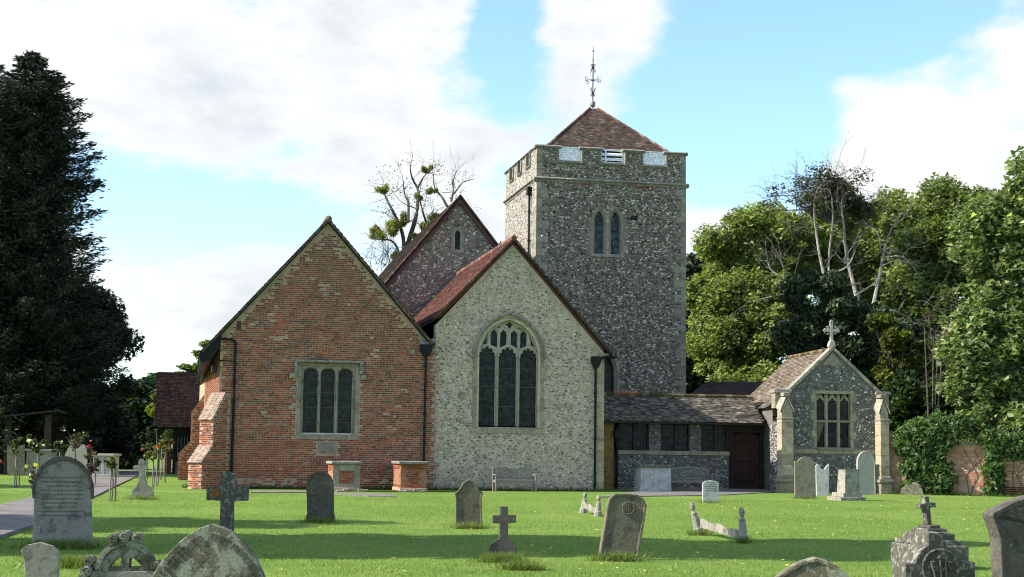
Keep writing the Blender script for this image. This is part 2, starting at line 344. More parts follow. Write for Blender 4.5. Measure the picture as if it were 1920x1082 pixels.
TMIX = [(.12, .065, .05), (.16, .075, .055), (.09, .06, .05), (.22, .07, .055), (.14, .10, .08), (.10, .075, .065), (.24, .18, .14)]
def tiles(mb, org, A, Sv, poly, pal, tw=.165, ex=.10, th=.016, jit=.012):
    """plain tiles laid on a slope: A along the eave, Sv up the slope, poly the outline in (along, up)"""
    org, A, Sv = Vector(org), Vector(A).normalized(), Vector(Sv).normalized(); Nn = A.cross(Sv).normalized()
    if Nn.z < 0: Nn = -Nn
    xs = [p[0] for p in poly]; ys = [p[1] for p in poly]; R = random.random; s = min(ys); row = 0
    while s < max(ys):
        a = min(xs)-(tw/2 if row % 2 else 0)
        sag = .02*math.sin(row*.7)
        while a < max(xs):
            if inpoly(poly, a+tw/2, s+ex*.5):
                j = (R()-.5)*jit; t = th*(.7+.8*R()); x0, x1 = a+.003, a+tw-.003; y0 = s-j*.6-.012*R(); y1 = s+ex*1.25
                b0 = .004; P = lambda x, y, h: org+A*x+Sv*y+Nn*h
                k = random.choice(pal); q = .7+.55*R(); k = (k[0]*q, k[1]*q, k[2]*q); t2 = t+(R()-.5)*.006
                mb.add([P(x0, y0, b0), P(x1, y0, b0), P(x1, y0, b0+t2), P(x0, y0, b0+t), P(x0, y1, b0), P(x1, y1, b0)],
                       [(0, 1, 2, 3), (3, 2, 5, 4), (0, 3, 4), (1, 5, 2)], k)
            a += tw
        s += ex; row += 1
def slab(mb, org, A, Sv, poly, t, col=(1, 1, 1)):
    org, A, Sv = Vector(org), Vector(A).normalized(), Vector(Sv).normalized(); Nn = A.cross(Sv).normalized()
    if Nn.z < 0: Nn = -Nn
    mb.prism(poly, 0, -t, col=col, fn=lambda u, v, z: tuple(org+A*u+Sv*z+Nn*v))
def unitbox(name, mat, e=.0):
    mb = MB(); mb.box((0, 0, 0), (1, 1, 1)); me = bpy.data.meshes.new(name); me.from_pydata(mb.V, [], mb.F); me.materials.append(mat); return me
def block(name, me, a, b, parent, label=None):
    o = bpy.data.objects.new(name, me); C.objects.link(o); o.parent = parent; o.location = a; o.scale = (b[0]-a[0], b[1]-a[1], b[2]-a[2]); return tag(o, label)
def piece(name, mat, a, b, parent, bev=.008, top=None, label=None, jit=0.0, tone=1.0):
    mb = MB(); k = tone*(.82+.36*random.random()); mb.box(a, b, (k, k, k*.98))
    if jit: mb.V = [tuple(c+(random.random()-.5)*jit for c in v) for v in mb.V]
    return mb.build(name, mat, parent, bevel=bev, label=label)
# ------------------------------------------------------------------ ground
def groundmat():
    m, n, l, b = newmat('mown lawn'); 
    big = tex(n, l, .22, 5, .6); mid = tex(n, l, 1.6, 6, .65); fine = tex(n, l, 28, 6, .75, stretch=(1, .7, 1))
    col = mix(n, l, ramp(n, l, big, [(.38, 0.), (.64, 1.)]), (.100, .180, .030), (.150, .230, .042))
    col = mix(n, l, ramp(n, l, mid, [(.5, 0.), (.7, .65)]), col, (.22, .26, .07))
    col = mix(n, l, 1., col, ramp(n, l, fine, [(.3, .6), (.7, 1.4)]), 'MULTIPLY')
    l.new(col, b.inputs['Base Color']); b.inputs['Roughness'].default_value = .9; b.inputs['Specular IOR Level'].default_value = .1; bump(n, l, b, fine, .8, .03); return m
M['lawn'] = groundmat()
mb = MB(); xs = [-600, -150, -60]+[x*1.5 for x in range(-26, 27)]+[60, 150, 600]; ys = [-300, -50, -5]+[y*1.5 for y in range(1, 56)]+[120, 300, 900]
def gz(x, y):
    if abs(x) > 45 or y < 6 or y > 52: return 0.0
    f = max(0, min(1, (52-y)/6)); return .035*f*noise.noise(Vector((x*.16, y*.16, 2.2)))
for y in ys:
    for x in xs: mb.V.append((x, y, gz(x, y)))
nx = len(xs)
for j in range(len(ys)-1):
    for i in range(nx-1): mb.F.append((j*nx+i, j*nx+i+1, (j+1)*nx+i+1, (j+1)*nx+i))
lawn = mb.build('lawn', M['lawn'], smooth=True, color=False); tag(lawn, kind='structure')
def pathmat():
    m, n, l, b = newmat('worn tarmac'); g = tex(n, l, 45, 6, .8); q = tex(n, l, 1.3, 6, .7)
    c_ = mix(n, l, ramp(n, l, q, [(.38, 0.), (.62, 1.)]), (.11, .10, .092), (.19, .172, .158)); c_ = mix(n, l, ramp(n, l, tex(n, l, 7, 6, .8), [(.58, 0.), (.66, .7)]), c_, (.10, .11, .05)); c_ = mix(n, l, 1., c_, ramp(n, l, g, [(.3, .65), (.7, 1.35)]), 'MULTIPLY')
    l.new(c_, b.inputs['Base Color']); b.inputs['Roughness'].default_value = .9; bump(n, l, b, g, .8, .02); return m
M['path'] = pathmat()
def sheet(name, pts, mat, z):
    mb = MB(); mb.prism([(p.x, p.y) for p in pts], z, z-.15, fn=lambda u, v, w: (u, w, v)); o = mb.build(name, mat, color=False); return tag(o, kind='structure')
lp = [(-60, 1040), (0, 1009), (61, 988), (120, 962), (177, 933), (212, 915), (242, 901), (261, 891), (262, 886), (250, 882.5), (212, 884.5), (200, 888), (177, 896), (120, 913), (62, 933), (0, 950), (-60, 968)]
sheet('path', [gp(x, y) for x, y in lp], M['path'], .045)
sheet('path', [gp(x, y) for x, y in [(470, 924.5), (590, 924.5), (690, 931), (745, 932), (735, 928), (650, 926), (560, 921.5), (480, 921)]], M['path'], .03)
sheet('path', [gp(x, y) for x, y in [(1120, 933), (1210, 931.5), (1360, 929), (1440, 924), (1500, 922.5), (1430, 919), (1360, 919.5), (1250, 920.5), (1180, 924)]], M['path'], .03)
# ------------------------------------------------------------------ church
FC = Fr(405, 55.5, 11.8); CH = 11.8
church = empty('church', FC.O, CH, 'old parish church with brick chapel gable, pale flint chancel gable and square flint tower', 'church')
fr = lambda v0: (lambda a, z, h: (a, v0-h, z))          # front wall mapping
lf = lambda u0: (lambda a, z, h: (u0-h, a, z))          # left wall mapping
def pu(px, py, v=0.0, F=None): return (F or FC).uz(px, py, v)
# --- brick chapel gable wall
BAP = (3.80, 9.80); BL = (0.0, 5.58); BRt = (7.78, 5.45)
bw = [(0, -.3), (7.95, -.3), (7.95, 5.35), BRt, BAP, BL]
WU0, WZ0 = pu(562, 815); WU1, WZ1 = pu(667, 688); WZ0 -= .02
bwin = [(WU0, WZ0), (WU1, WZ0), (WU1, WZ1), (WU0, WZ1)]
mb = MB(); mb.prism(bw, 0, .5, holes=[bwin]); brick_wall = mb.build('gable_wall', M['mortar_brick'], church, label='red brick gable wall with cream mortar')
SUR = (2.78, WZ0-.14, 5.10, 4.62)
def in_brick(u, z):
    if not inpoly([(0, .0), (7.95, 0), (7.95, 5.33), (7.7, 5.42), (3.8, 9.72), (0.02, 5.52)], u, z): return False
    if SUR[0] < u < SUR[2] and SUR[1] < z < SUR[3]: return False
    if 3.62 < u < 4.38 and 1.28 < z < 1.78: return False
    return True
def wearf(u, z):
    d = min((9.75-z)/1.13-abs(u-3.8), 3)               # distance in from the verge, where render has run over the bricks
    w = .7 if (d < .17 and z > 5.3) else .28 if (d < .5 and z > 5.3) else 0
    if z < .35: w = max(w, .4)
    n_ = noise.noise(Vector((u*.9, z*1.1, 3.3))); n2_ = noise.noise(Vector((u*3, z*3.5, 9.3)))
    if n_+n2_*.6 > .46: w = max(w, .14)
    return w
mb = MB(); singles = []
brickwork(mb, in_brick, 0, 7.95, .0, 9.8, fr(0), wear=wearf, tone=True, pick=lambda u, z: u < 2.7 and .45 < z < 2.6, singles=singles)
mb.build('brickwork', M['brick'], brick_wall, kind='stuff')
ub = unitbox('brick', M['brick_one'])
for (a, b, c0, c1) in singles: block('brick', ub, (a, -.012*(.6+random.random()*.8), c0), (b, .03, c1), brick_wall)
# two small putlog stones and the plaque
for (px, py, w, h) in [(612, 551, .16, .16), (448, 610, .16, .30), (546, 763, .2, .16), (452, 760, .2, .14), (773, 660, .18, .16)]:
    u, z = pu(px, py); piece('putlog_stone', M['stone'], (u-w/2, -.025, z-h/2), (u+w/2, .05, z+h/2), brick_wall, jit=.02, tone=1.2 if h < .3 else .25)
pl = piece('wall_plaque', M['stone'], (3.66, -.035, 1.32), (4.32, .05, 1.74), church, .01, label='small grey stone plaque below the brick chapel window')
mb = MB()
for i in range(7):
    z = 1.68-i*.048; u = 3.74+.03*(i % 2)
    while u < 4.2: w = .02+random.random()*.05; mb.box((u, -.0385, z-.014), (u+w, -.035, z)); u += w+.018
mb.build('inscription', M['came'], pl, color=False)
# --- left return wall of the chapel and its buttresses
SPL = lambda v: -.030*max(0, v)
mb = MB(); mb.prism([(0, .02), (SPL(20), 20), (.6, 20), (.4, .5), (.02, .5), (.02, .02)][::-1], -.3, 5.45, fn=lambda u, v, z: (u, z, v)); side = mb.build('side_wall', M['mortar_brick'], church, color=False, label='sunlit brick side wall')
mb = MB(); brickwork(mb, lambda a, z: 0 < a < 13 and z < 5.4, 0, 13, 0, 5.45, lambda a, z, h: (SPL(a)-h, a, z))
mb.build('brickwork', M['brick'], side, kind='stuff')
def buttress(v0, v1, prof, caps):
    """prof: outline in (out to the left, z); stands against the side wall"""
    mb = MB(); mb.prism(prof, v0, v1, fn=lambda u, v, z: (-u, v, z)); o = mb.build('buttress', M['mortar_brick'], church, label='stepped brick buttress with sloping caps')
    o.data.flip_normals()
    mb = MB()
    inp = lambda u, z: inpoly([(-p[0], p[1]) for p in prof], u, z)
    brickwork(mb, inp, -2, 0.3, 0, 4.2, fr(v0))
    zs = sorted(set(p[1] for p in prof))
    runs = [(prof[i], prof[i+1]) for i in range(len(prof)-1)]
    for (x0, z0), (x1, z1) in runs:
        if abs(x0-x1) < .02 and x0 > .05:
            lo, hi = min(z0, z1), max(z0, z1); brickwork(mb, lambda a, z: v0 < a < v1 and max(lo, 0) < z < hi, v0, v1, max(lo, 0), hi, lf(-x0))
    mb.build('brickwork', M['brick'], o, kind='stuff')
    for (x0, z0, x1, z1) in caps:      # sloping offsets: rows of brick on edge
        n_ = max(3, int(math.hypot(x1-x0, z1-z0)/.085)); dx, dz = (x1-x0)/n_, (z1-z0)/n_; l = math.hypot(x1-x0, z1-z0); nx_, nz_ = (z1-z0)/l, -(x1-x0)/l
        if nz_ < 0: nx_, nz_ = -nx_, -nz_
        for i in range(n_):
            w0 = v0-.02
            while w0 < v1:
                w1 = min(v1+.02, w0+.22); t = .03+.012*random.random(); p0 = (x0+dx*i, z0+dz*i); p1 = (x0+dx*(i+.9), z0+dz*(i+.9))
                q = MB(); k = .8+.5*random.random()
                vs = [(-p0[0], w0, p0[1]), (-p1[0], w0, p1[1]), (-p1[0]-nx_*t, w0, p1[1]+nz_*t), (-p0[0]-nx_*t, w0, p0[1]+nz_*t)]
                vs += [(a_, w1-.012, c_) for a_, b_, c_ in vs]
                q.add(vs, [(0, 1, 2, 3), (7, 6, 5, 4), (0, 4, 5, 1), (1, 5, 6, 2), (2, 6, 7, 3), (3, 7, 4, 0)], (k, k, k)); q.build('cap_brick', M['cap'], o)
                w0 = w1
    return o
bd = empty('buttress', (0, 0, 0), -45); bd.parent = church; tag(bd, 'diagonal brick corner buttress with two pale sloping caps')
BW = .33; bp = [(-.3, -.3), (1.08, -.3), (1.08, .95), (.58, 1.50), (.58, 2.50), (-.02, 3.42), (-.3, 3.42)]     # projection along local -y
mb = MB(); mb.prism([(-p, z) for p, z in bp][::-1], -BW, BW, fn=lambda u, v, z: (v, u, z)); bcore = mb.build('core', M['mortar_brick'], bd, color=False)
inb = lambda p, z: inpoly([(-a_, b_) for a_, b_ in bp], p, z)
bsing = []
mb = MB(); brickwork(mb, inb, -1.2, .1, 0, 3.4, lambda a, z, h: (BW+h, a, z)); brickwork(mb, inb, -1.2, .1, 0, 3.4, lambda a, z, h: (-BW-h, a, z))
brickwork(mb, lambda a, z: -BW < a < BW and z < .95, -BW, BW, 0, .95, lambda a, z, h: (a, -1.08-h, z)); brickwork(mb, lambda a, z: -BW < a < BW and 1.5 < z < 2.5, -BW, BW, 1.5, 2.5, lambda a, z, h: (a, -.58-h, z))
mb.build('brickwork', M['brick'], bcore, kind='stuff')
for (p0, z0, p1, z1) in ((1.12, .92, .56, 1.53), (.62, 2.46, -.02, 3.46)):
    n_ = int(math.hypot(p1-p0, z1-z0)/.085); 
    for i in range(n_):
        f0, f1 = i/n_, (i+.92)/n_; x = -BW-.02
        while x < BW:
            x1_ = min(BW+.02, x+.215); k = .8+.5*random.random(); t = .025+.015*random.random(); ya, za, yb, zb = -(p0+(p1-p0)*f0), z0+(z1-z0)*f0, -(p0+(p1-p0)*f1), z0+(z1-z0)*f1
            q = MB(); vs = [(x, ya, za-.02), (x1_-.012, ya, za-.02), (x1_-.012, yb, zb-.02), (x, yb, zb-.02), (x, ya-t, za+t*.6), (x1_-.012, ya-t, za+t*.6), (x1_-.012, yb-t, zb+t*.6), (x, yb-t, zb+t*.6)]
            q.add(vs, [(0, 1, 5, 4), (1, 2, 6, 5), (2, 3, 7, 6), (3, 0, 4, 7), (4, 5, 6, 7), (3, 2, 1, 0)], (k, k, k)); q.build('cap_brick', M['cap'], bd); x = x1_
V2 = 13.5
buttress(V2, V2+.75, [(-.05, -.3), (1.45, -.3), (1.45, 1.15), (.95, 1.7), (.95, 3.0), (.4, 3.8), (.4, 4.6), (-.05, 4.9)], [(1.46, 1.13, .94, 1.72), (.96, 2.98, .39, 3.82)])
# --- chapel roof
RP = 1.13; rs = math.hypot(1, RP)
def roof_deck(parent, name, ridge, v0, v1, runL, runR, pitch, mat, t=.11, label=None, pitchR=None):
    mb = MB(); pr = pitchR or pitch; (ru, rz) = ridge
    a, b = (ru-runL, rz-runL*pitch), (ru+runR, rz-runR*pr); tt = t*math.hypot(1, pitch)
    mb.prism([a, (a[0]+.02, a[1]-tt), (ru, rz-tt), (b[0]-.02, b[1]-tt), b, (ru, rz)], v0, v1); return mb.build(name, mat, parent, label=label)
deck = roof_deck(church, 'roof', (3.8, 10.02), -.16, 20, 4.47, 4.05, RP, M['darkwood'], .10, 'steep tiled roof over the brick chapel')
mb = MB()
for i, (px0) in enumerate(range(1)):
    L_ = 4.47*rs; tiles(mb, (3.8-4.47, -.2, 10.03-4.47*RP), (0, 1, 0), (1, 0, RP), [(0, 0), (1.2, 0), (1.2, L_), (0, L_)], TDARK)
    tiles(mb, (3.8+4.05, -.2, 10.03-4.05*RP), (0, 1, 0), (-1, 0, RP), [(0, 0), (8.5, 0), (8.5, 4.05*rs), (0, 4.05*rs)], TDARK)
    tiles(mb, (3.8-4.47, 1.0, 10.03-4.47*RP), (0, 1, 0), (1, 0, RP), [(0, 0), (18, 0), (18, .9), (0, .9)], TDARK, tw=.33)
mb.build('roof_tiles', M['tile'], deck, kind='stuff')
# verge: mortar fillet and ragged tile undercloak, each tile end proud
mb = MB()
for sgn, run in ((-1, 4.47), (1, 4.0)):
    n_ = int(run*rs/.1)
    for i in range(n_):
        d0 = i*.1/rs; d1 = d0+.13/rs; zz = 9.965
        for (v0_, v1_, th_, hh) in ((-.225, -.14, .03, .02),):
            x0, x1 = 3.8+sgn*d0, 3.8+sgn*d1; z0_, z1_ = zz-d0*RP, zz-d1*RP; o_ = .02*random.random()
            vs = [(x0, v0_-o_*.5, z0_-.045), (x1, v0_-o_*.5, z1_-.045), (x1, v0_-o_*.5, z1_+.06+o_), (x0, v0_-o_*.5, z0_+.035)]; vs += [(a_, v1_, c_) for a_, b_, c_ in vs]
            f_ = [(0, 1, 2, 3), (7, 6, 5, 4), (0, 4, 5, 1), (1, 5, 6, 2), (2, 6, 7, 3), (3, 7, 4, 0)]; k = random.choice(TDARK); k = tuple(c*(.6+.9*random.random()) for c in k)
            mb.add(vs, f_ if sgn > 0 else [tuple(reversed(f)) for f in f_], k)
mb.build('verge_tiles', M['tile'], deck, kind='stuff')
mb = MB()
for sgn, run in ((-1, 3.8), (1, 3.95)):
    x1 = 3.8+sgn*run; z1_ = 9.86-run*RP; w = .05
    P_ = [(3.8, 9.86), (x1, z1_), (x1-sgn*.05, z1_-w*1.6), (3.8, 9.86-w*1.5)]
    mb.prism(P_, -.03, .0)
mb.build('mortar_fillet', M['mortar_brick'], deck, color=False)
mb = MB(); mb.tube([(3.8, -.24, 10.0), (3.8, 20, 10.0)], .13, 10, col=(.14, .11, .085)); mb.build('ridge_tile', M['tile'], deck, smooth=True)
# left eave: dark overhanging sprocketed eave, gutter
mb = MB(); mb.prism([(-.74, 4.95), (-.30, 5.38), (0.02, 5.52), (0.0, 5.12), (-.28, 4.72), (-.60, 4.50), (-.72, 4.62)], -.17, 20); mb.build('eave_board', M['iron'], church, color=False)
mb = MB(); mb.tube([(-.72, -.2, 4.86), (-.72, 20, 4.86)], .06, 8); mb.build('gutter', M['iron'], church, smooth=True, color=False)
# --- downpipes
def downpipe(u, v, ztop, zbot, r=.045, hopper=None, name='downpipe', extra=None, label=None):
    mb = MB(); mb.tube([(u, v, ztop), (u-.0, v, zbot)], r, 10)
    z = zbot+.1
    while z < ztop: mb.tube([(u, v, z), (u, v, z+.09)], r*1.45, 10); z += 1.75
    if extra: mb.tube(extra, r, 8)
    o = mb.build(name, M['iron'], church, smooth=False, color=False, label=label)
    if hopper:
        q = MB(); w = hopper; q.prism([(u-w/2, ztop+.42), (u-w/2, ztop+.2), (u-w*.22, ztop-.02), (u+w*.22, ztop-.02), (u+w/2, ztop+.2), (u+w/2, ztop+.42)], v-.16, v+.1); q.build('hopper_head', M['iron'], o, bevel=.01, color=False)
    return o
u1_, z1_ = pu(441, 634); u2_, z2_ = pu(433, 880, -.1)
downpipe((u1_+u2_)/2+.02, -.10, 5.33, .2, extra=[((u1_+u2_)/2+.02, -.1, 5.33), ((u1_+u2_)/2-.1, -.1, 5.40), (-.1, -.13, 5.44), (-.66, -.13, 4.92)])
uh, zh = pu(798, 690, -.1); downpipe(uh, -.11, 5.0, .95, hopper=.44)
mb = MB(); mb.prism([(uh-.28, 5.62), (uh-.2, 5.62), (uh, 5.42), (uh+.1, 5.62), (uh+.32, 5.66), (uh+.30, 5.50), (uh+.2, 5.42), (uh-.2, 5.42)], -.16, 2); mb.build('valley_gutter', M['lead'], church, color=False)
# --- lantern on its bracket at the corner
mb = MB(); mb.tube([(.55, -.03, 4.62), (-.22, -.03, 4.66)], .018, 6); mb.tube([(-.2, -.03, 4.66), (-.2, -.03, 4.56)], .01, 6); mb.lathe((-.2, -.03, 4.18), [(.05, 0), (.1, .03), (.1, .26), (.12, .28), (.04, .37), (.015, .4)], 8)
lan = mb.build('lantern', M['iron'], church, color=False, label='black iron lantern on a bracket at the brick corner'); mb = MB(); mb.lathe((-.2, -.03, 4.2), [(.104, .02), (.104, .22)], 8); mb.build('pane', M['glass'], lan, color=False)
# --- brick chapel window
win = empty('window', (0, 0, 0), 0); win.parent = church; tag(win, 'three light stone window with hood mould in the brick gable')
ZB = WZ0+.12
def px_l(x0, x1, zt, zs): return (x0, x1, zt, zs)
lights = []
for a, b in ((569, 599), (602.5, 627), (635.5, 659)):
    ua, ub_ = pu(a, 750, .16)[0], pu(b, 750, .16)[0]; lights.append((ua, ub_))
lights = [(pu(568, 750, .16)[0], pu(594.5, 750, .16)[0]), (pu(600.5, 750, .16)[0], pu(626.5, 750, .16)[0]), (pu(633.5, 750, .16)[0], pu(659, 750, .16)[0])]
ztop = pu(583, 690.5, .16)[1]; zsp = ztop-.24; zbt = pu(580, 813.5, .16)[1]
holes = [flat_arch(a, b, zbt, zsp, ztop) for a, b in lights]
mb = MB(); mb.prism([(WU0, WZ0), (WU1, WZ0), (WU1, WZ1), (WU0, WZ1)], .10, .24, holes=holes); mb.build('mullions', M['stone'], win, bevel=.012)
# sunk spandrel order in front of the heads
wide = [flat_arch(a-.035, b+.035, zbt-.2, zsp, ztop+.035) for a, b in lights]
mb = MB(); mb.prism([(WU0, zsp-.2), (WU1, zsp-.2), (WU1, WZ1), (WU0, WZ1)], .04, .10, holes=[[(x, max(z, zsp-.199)) for x, z in w] for w in wide]); mb.build('spandrels', M['stone'], win, bevel=.008)
for i, m_ in enumerate([(lights[0][1]+lights[1][0])/2, (lights[1][1]+lights[2][0])/2]):
    mb = MB(); mb.prism([(m_-.035, zbt-.02), (m_+.035, zbt-.02), (m_+.022, zsp-.15), (m_-.022, zsp-.15)], .035, .12); mb.build('mullion', M['stone'], win, bevel=.012)
def jambs(F, parent, u0, u1, z0, z1, mat, wmin=.16, wmax=.26, v=0.0, h=.42, t=.3, proud=.012):
    for sd_, ue in ((-1, u0), (1, u1)):
        z = z0; i = 0
        while z < z1-.02:
            hh = min(h*(.75+.5*random.random()), z1-z); hh = z1-z if z1-z-hh < .12 else hh; w = wmax if (i % 2) else wmin; w *= .9+.2*random.random()
            a, b = (ue-w, ue) if sd_ < 0 else (ue, ue+w); piece('jamb_stone', mat, (a, v-proud-.004*random.random(), z+.004), (b, v+t, z+hh-.004), parent, .006); z += hh; i += 1
jambs(FC, win, WU0+.0, WU1, WZ0-.0, WZ1, M['stone'], .14, .19)
piece('sill', M['stone'], (WU0-.16, -.03, WZ0-.15), (WU1+.15, .3, WZ0-.004), win, .015)
piece('sill', M['stone_light'], (WU0+.004, .02, WZ0), (WU1-.004, .10, WZ0+.10), win, .03)
piece('lintel', M['stone'], (WU0-.14, -.012, WZ1+.003), (WU1+.14, .3, WZ1+.13), win, .012)
hz = WZ1+.13; hm = MB(); a0, a1 = WU0-.16, WU1+.16
hm.prism([(a0-.10, hz-.50), (a0, hz-.50), (a0, hz), (a1, hz), (a1, hz-.42), (a1+.10, hz-.42), (a1+.10, hz+.09), (a0-.10, hz+.09)], -.13, .02); hm.build('hood_mould', M['coping'], win, bevel=.025)
for ue in (a0-.17, a1+.15): piece('label_stop', M['stone'], (ue-.12, -.15, hz-.62), (ue+.12, .02, hz-.42), win, .04, jit=.06)
def glazing(parent, poly, v, mat, lattice=.13, bars=(), cell=None, k=.006):
    mb = MB(); mb.prism(poly, v, v+.02); g = mb.build('glass_pane', mat, parent, color=False)
    us = [p[0] for p in poly]; zs = [p[1] for p in poly]; u0, u1, z0, z1 = min(us), max(us), min(zs), max(zs); q = MB()
    def seg(p, q_, r):
        n_ = max(2, int(math.dist(p, q_)/.03)); run = None
        for i in range(n_+1):
            x = p[0]+(q_[0]-p[0])*i/n_; y = p[1]+(q_[1]-p[1])*i/n_; ins = inpoly(poly, x, y)
            if ins and run is None: run = (x, y)
            if run is not None and (not ins or i == n_):
                if math.dist(run, (x, y)) > .02: q.tube([(run[0], v-.006, run[1]), (x, v-.006, y)], r, 4, cap=False)
                run = None
    if lattice:
        w = u1-u0; s = lattice*1.45; c = z0-w*1.5
        while c < z1: seg((u0, c), (u1, c+w*1.45), k); seg((u1, c), (u0, c+w*1.45), k); c += s
    if cell:
        cw, chh = cell; u = u0+cw
        while u < u1-.03: seg((u, z0), (u, z1), k); u += cw
        z = z0+chh
        while z < z1: seg((u0, z), (u1, z), k); z += chh
    for z in bars: seg((u0, z), (u1, z), .014)
    if q.V: q.build('lead_cames', M['came'], g, color=False)
    return g
for h_ in holes: glazing(win, h_, .2, M['glass'], .105, bars=[zbt+(zsp-zbt)*f for f in (.2, .45, .7)])
# --- chancel (pale flint rubble) gable
CV = .10; CAP = (10.9, 9.40); CR = (14.55, 5.35); CLf = (7.97, 6.2)
cw = [(7.965, -.3), (14.53, -.3), (14.53, 5.33), CAP, (7.965, 6.2)]
def cz(x, y, v=.2): return pu(870+x/4.33, 580+y/4.33, v)      # a point read off the chancel window
a0_, z0_ = cz(112, 955); a1_, _ = cz(592, 955); zspr = cz(118, 372)[1]; ztp = cz(360, 88)[1]
copen = [(a0_, z0_)]+arch(a0_, a1_, zspr, ztp, 10)+[(a1_, z0_)]
mb = MB(); mb.prism(cw, CV, CV+.5, holes=[copen]); chw = mb.build('gable_wall', M['mortar_buff'], church, label='cream mortared flint rubble gable wall')
SURC = (a0_-.22, z0_-.24, a1_+.22)
hood = arch(a0_-.26, a1_+.26, zspr-.02, ztp+.33, 12)
def in_ch(u, z):
    if not inpoly([(7.99, .02), (14.24, .02), (14.24, 5.2), (10.9, 9.2), (7.99, 6.1)], u, z): return False
    if SURC[0] < u < SURC[2] and SURC[1] < z < zspr: return False
    if inpoly([(hood[0][0], zspr-.1)]+hood+[(hood[-1][0], zspr-.1)], u, z): return False
    return True
mb = MB(); flints(mb, in_ch, 7.97, 14.5, .05, 9.3, fr(CV), sp=.092, size=(.018, .050), prot=(.008, .034), pal=BUFF, flat=1.6, skip=.10)
mb.build('flints', M['flint'], chw, kind='stuff')
for (px, py, w, h) in [(866, 742, .3, .3), (1054, 762, .34, .16), (963, 506, .2, .22), (1068, 765, .2, .12), (848, 650, .14, .1)]:
    u, z = pu(px, py, CV); piece('patch_stone', M['clunch'], (u-w/2, CV-.02, z-h/2), (u+w/2, CV+.05, z+h/2), chw, .02, jit=.03, tone=1.2)
z = 0; i = 0
while z < 5.28:                                           # right-hand corner stones
    h = min(.30+.12*random.random(), 5.3-z); w = .29 if i % 2 else .24; piece('quoin_stone', M['clunch'], (14.55-w, CV-.016-.006*random.random(), z+.004), (14.556, CV+.4, z+h-.004), chw, .01, tone=1.25); z += h; i += 1
mb = MB(); mb.box((14.3, .6, -.3), (14.53, 12.6, 5.3)); mb.build('side_wall', M['mortar_buff'], church, color=False)
cwin = empty('window', (0, 0, 0), 0); cwin.parent = church; tag(cwin, 'large pointed three light traceried window in the chancel gable')
def cu(x): return cz(x, 500)[0]
def czz(y): return cz(360, y)[1]
zl = cz(360, 950)[1]
Ls = [(cu(121), cu(256)), (cu(286), cu(428)), (cu(457), cu(592))]
hol = []; tops = [czz(303), czz(308), czz(315)]; spr = czz(385)
for (a, b), t in zip(Ls, tops): hol.append(cusped(a+.0, b-.0, zl, spr, t, 5, .075, 30))
main_h = list(hol)
for (xa, xb, yt, ys, yb0, yb1) in [(217, 270, 165, 205, 290, 312), (295, 347, 165, 205, 312, 285), (381, 433, 170, 205, 285, 312), (458, 511, 170, 208, 314, 292)]:
    a, b = cu(xa), cu(xb); h_ = cusped(a, b, czz(yb1), czz(ys), czz(yt), 3, .03, 14); h_[0] = (a, czz(yb0)); h_[-1] = (b, czz(yb1)); hol.append(h_)
upper_h = hol[3:]
extra_h = [[(cu(150), czz(290)), (cu(183), czz(283)), (cu(186), czz(222))], [(cu(541), czz(222)), (cu(545), czz(285)), (cu(577), czz(304))],
           [(cu(268), czz(148)), (cu(285), czz(165)), (cu(300), czz(150)), (cu(290), czz(136))], [(cu(430), czz(152)), (cu(447), czz(167)), (cu(463), czz(155)), (cu(446), czz(142))],
           [(cu(330), czz(122)), (cu(350), czz(128)), (cu(355), czz(140)), (cu(369), czz(156)), (cu(383), czz(140)), (cu(388), czz(129)), (cu(408), czz(124)), (cu(385), czz(116)), (cu(381), czz(106)), (cu(369), czz(100)), (cu(357), czz(106)), (cu(352), czz(116))]]
hol += extra_h
inner = [(a0_+.0, z0_)]+arch(a0_, a1_, zspr, ztp, 14)+[(a1_, z0_)]
mb = MB(); mb.prism(inner, .30, .42, holes=hol); mb.build('tracery', M['stone_light'], cwin, bevel=.010)
# raised ribs over the tracery: main arches and mullions
for (a, b), t in zip(Ls, tops):
    o_ = arch(a-.055, b+.055, spr, t+.085, 10); i_ = arch(a-.0, b+.0, spr, t+.02, 10)
    mb = MB(); mb.prism(o_+list(reversed(i_)), .255, .30); mb.build('tracery_rib', M['stone_light'], cwin, bevel=.008)
for m_ in ((Ls[0][1]+Ls[1][0])/2, (Ls[1][1]+Ls[2][0])/2):
    mb = MB(); mb.prism([(m_-.04, zl-.02), (m_+.04, zl-.02), (m_+.04, spr+.02), (m_-.04, spr+.02)], .24, .31); mb.build('mullion', M['clunch'], cwin, bevel=.02)
for xx, ya, yb in ((282, 150, 330), (364, 165, 300), (446, 155, 330), (196, 190, 285), (526, 200, 295)):
    m_ = cu(xx); mb = MB(); mb.box((m_-.025, .262, czz(yb)), (m_+.025, .31, czz(ya))); mb.build('tracery_bar', M['stone_light'], cwin, bevel=.008)
mb = MB()
for (xa, ya, xb, yb) in ((282, 165, 330, 115), (364, 178, 312, 118), (364, 178, 420, 122), (446, 165, 400, 118), (282, 160, 240, 145), (446, 165, 490, 150)):
    p, q_ = (cu(xa), czz(ya)), (cu(xb), czz(yb)); mb.tube([(p[0], .285, p[1]), (q_[0], .285, q_[1])], .026, 6)
mb.build('tracery_rib', M['stone_light'], cwin)
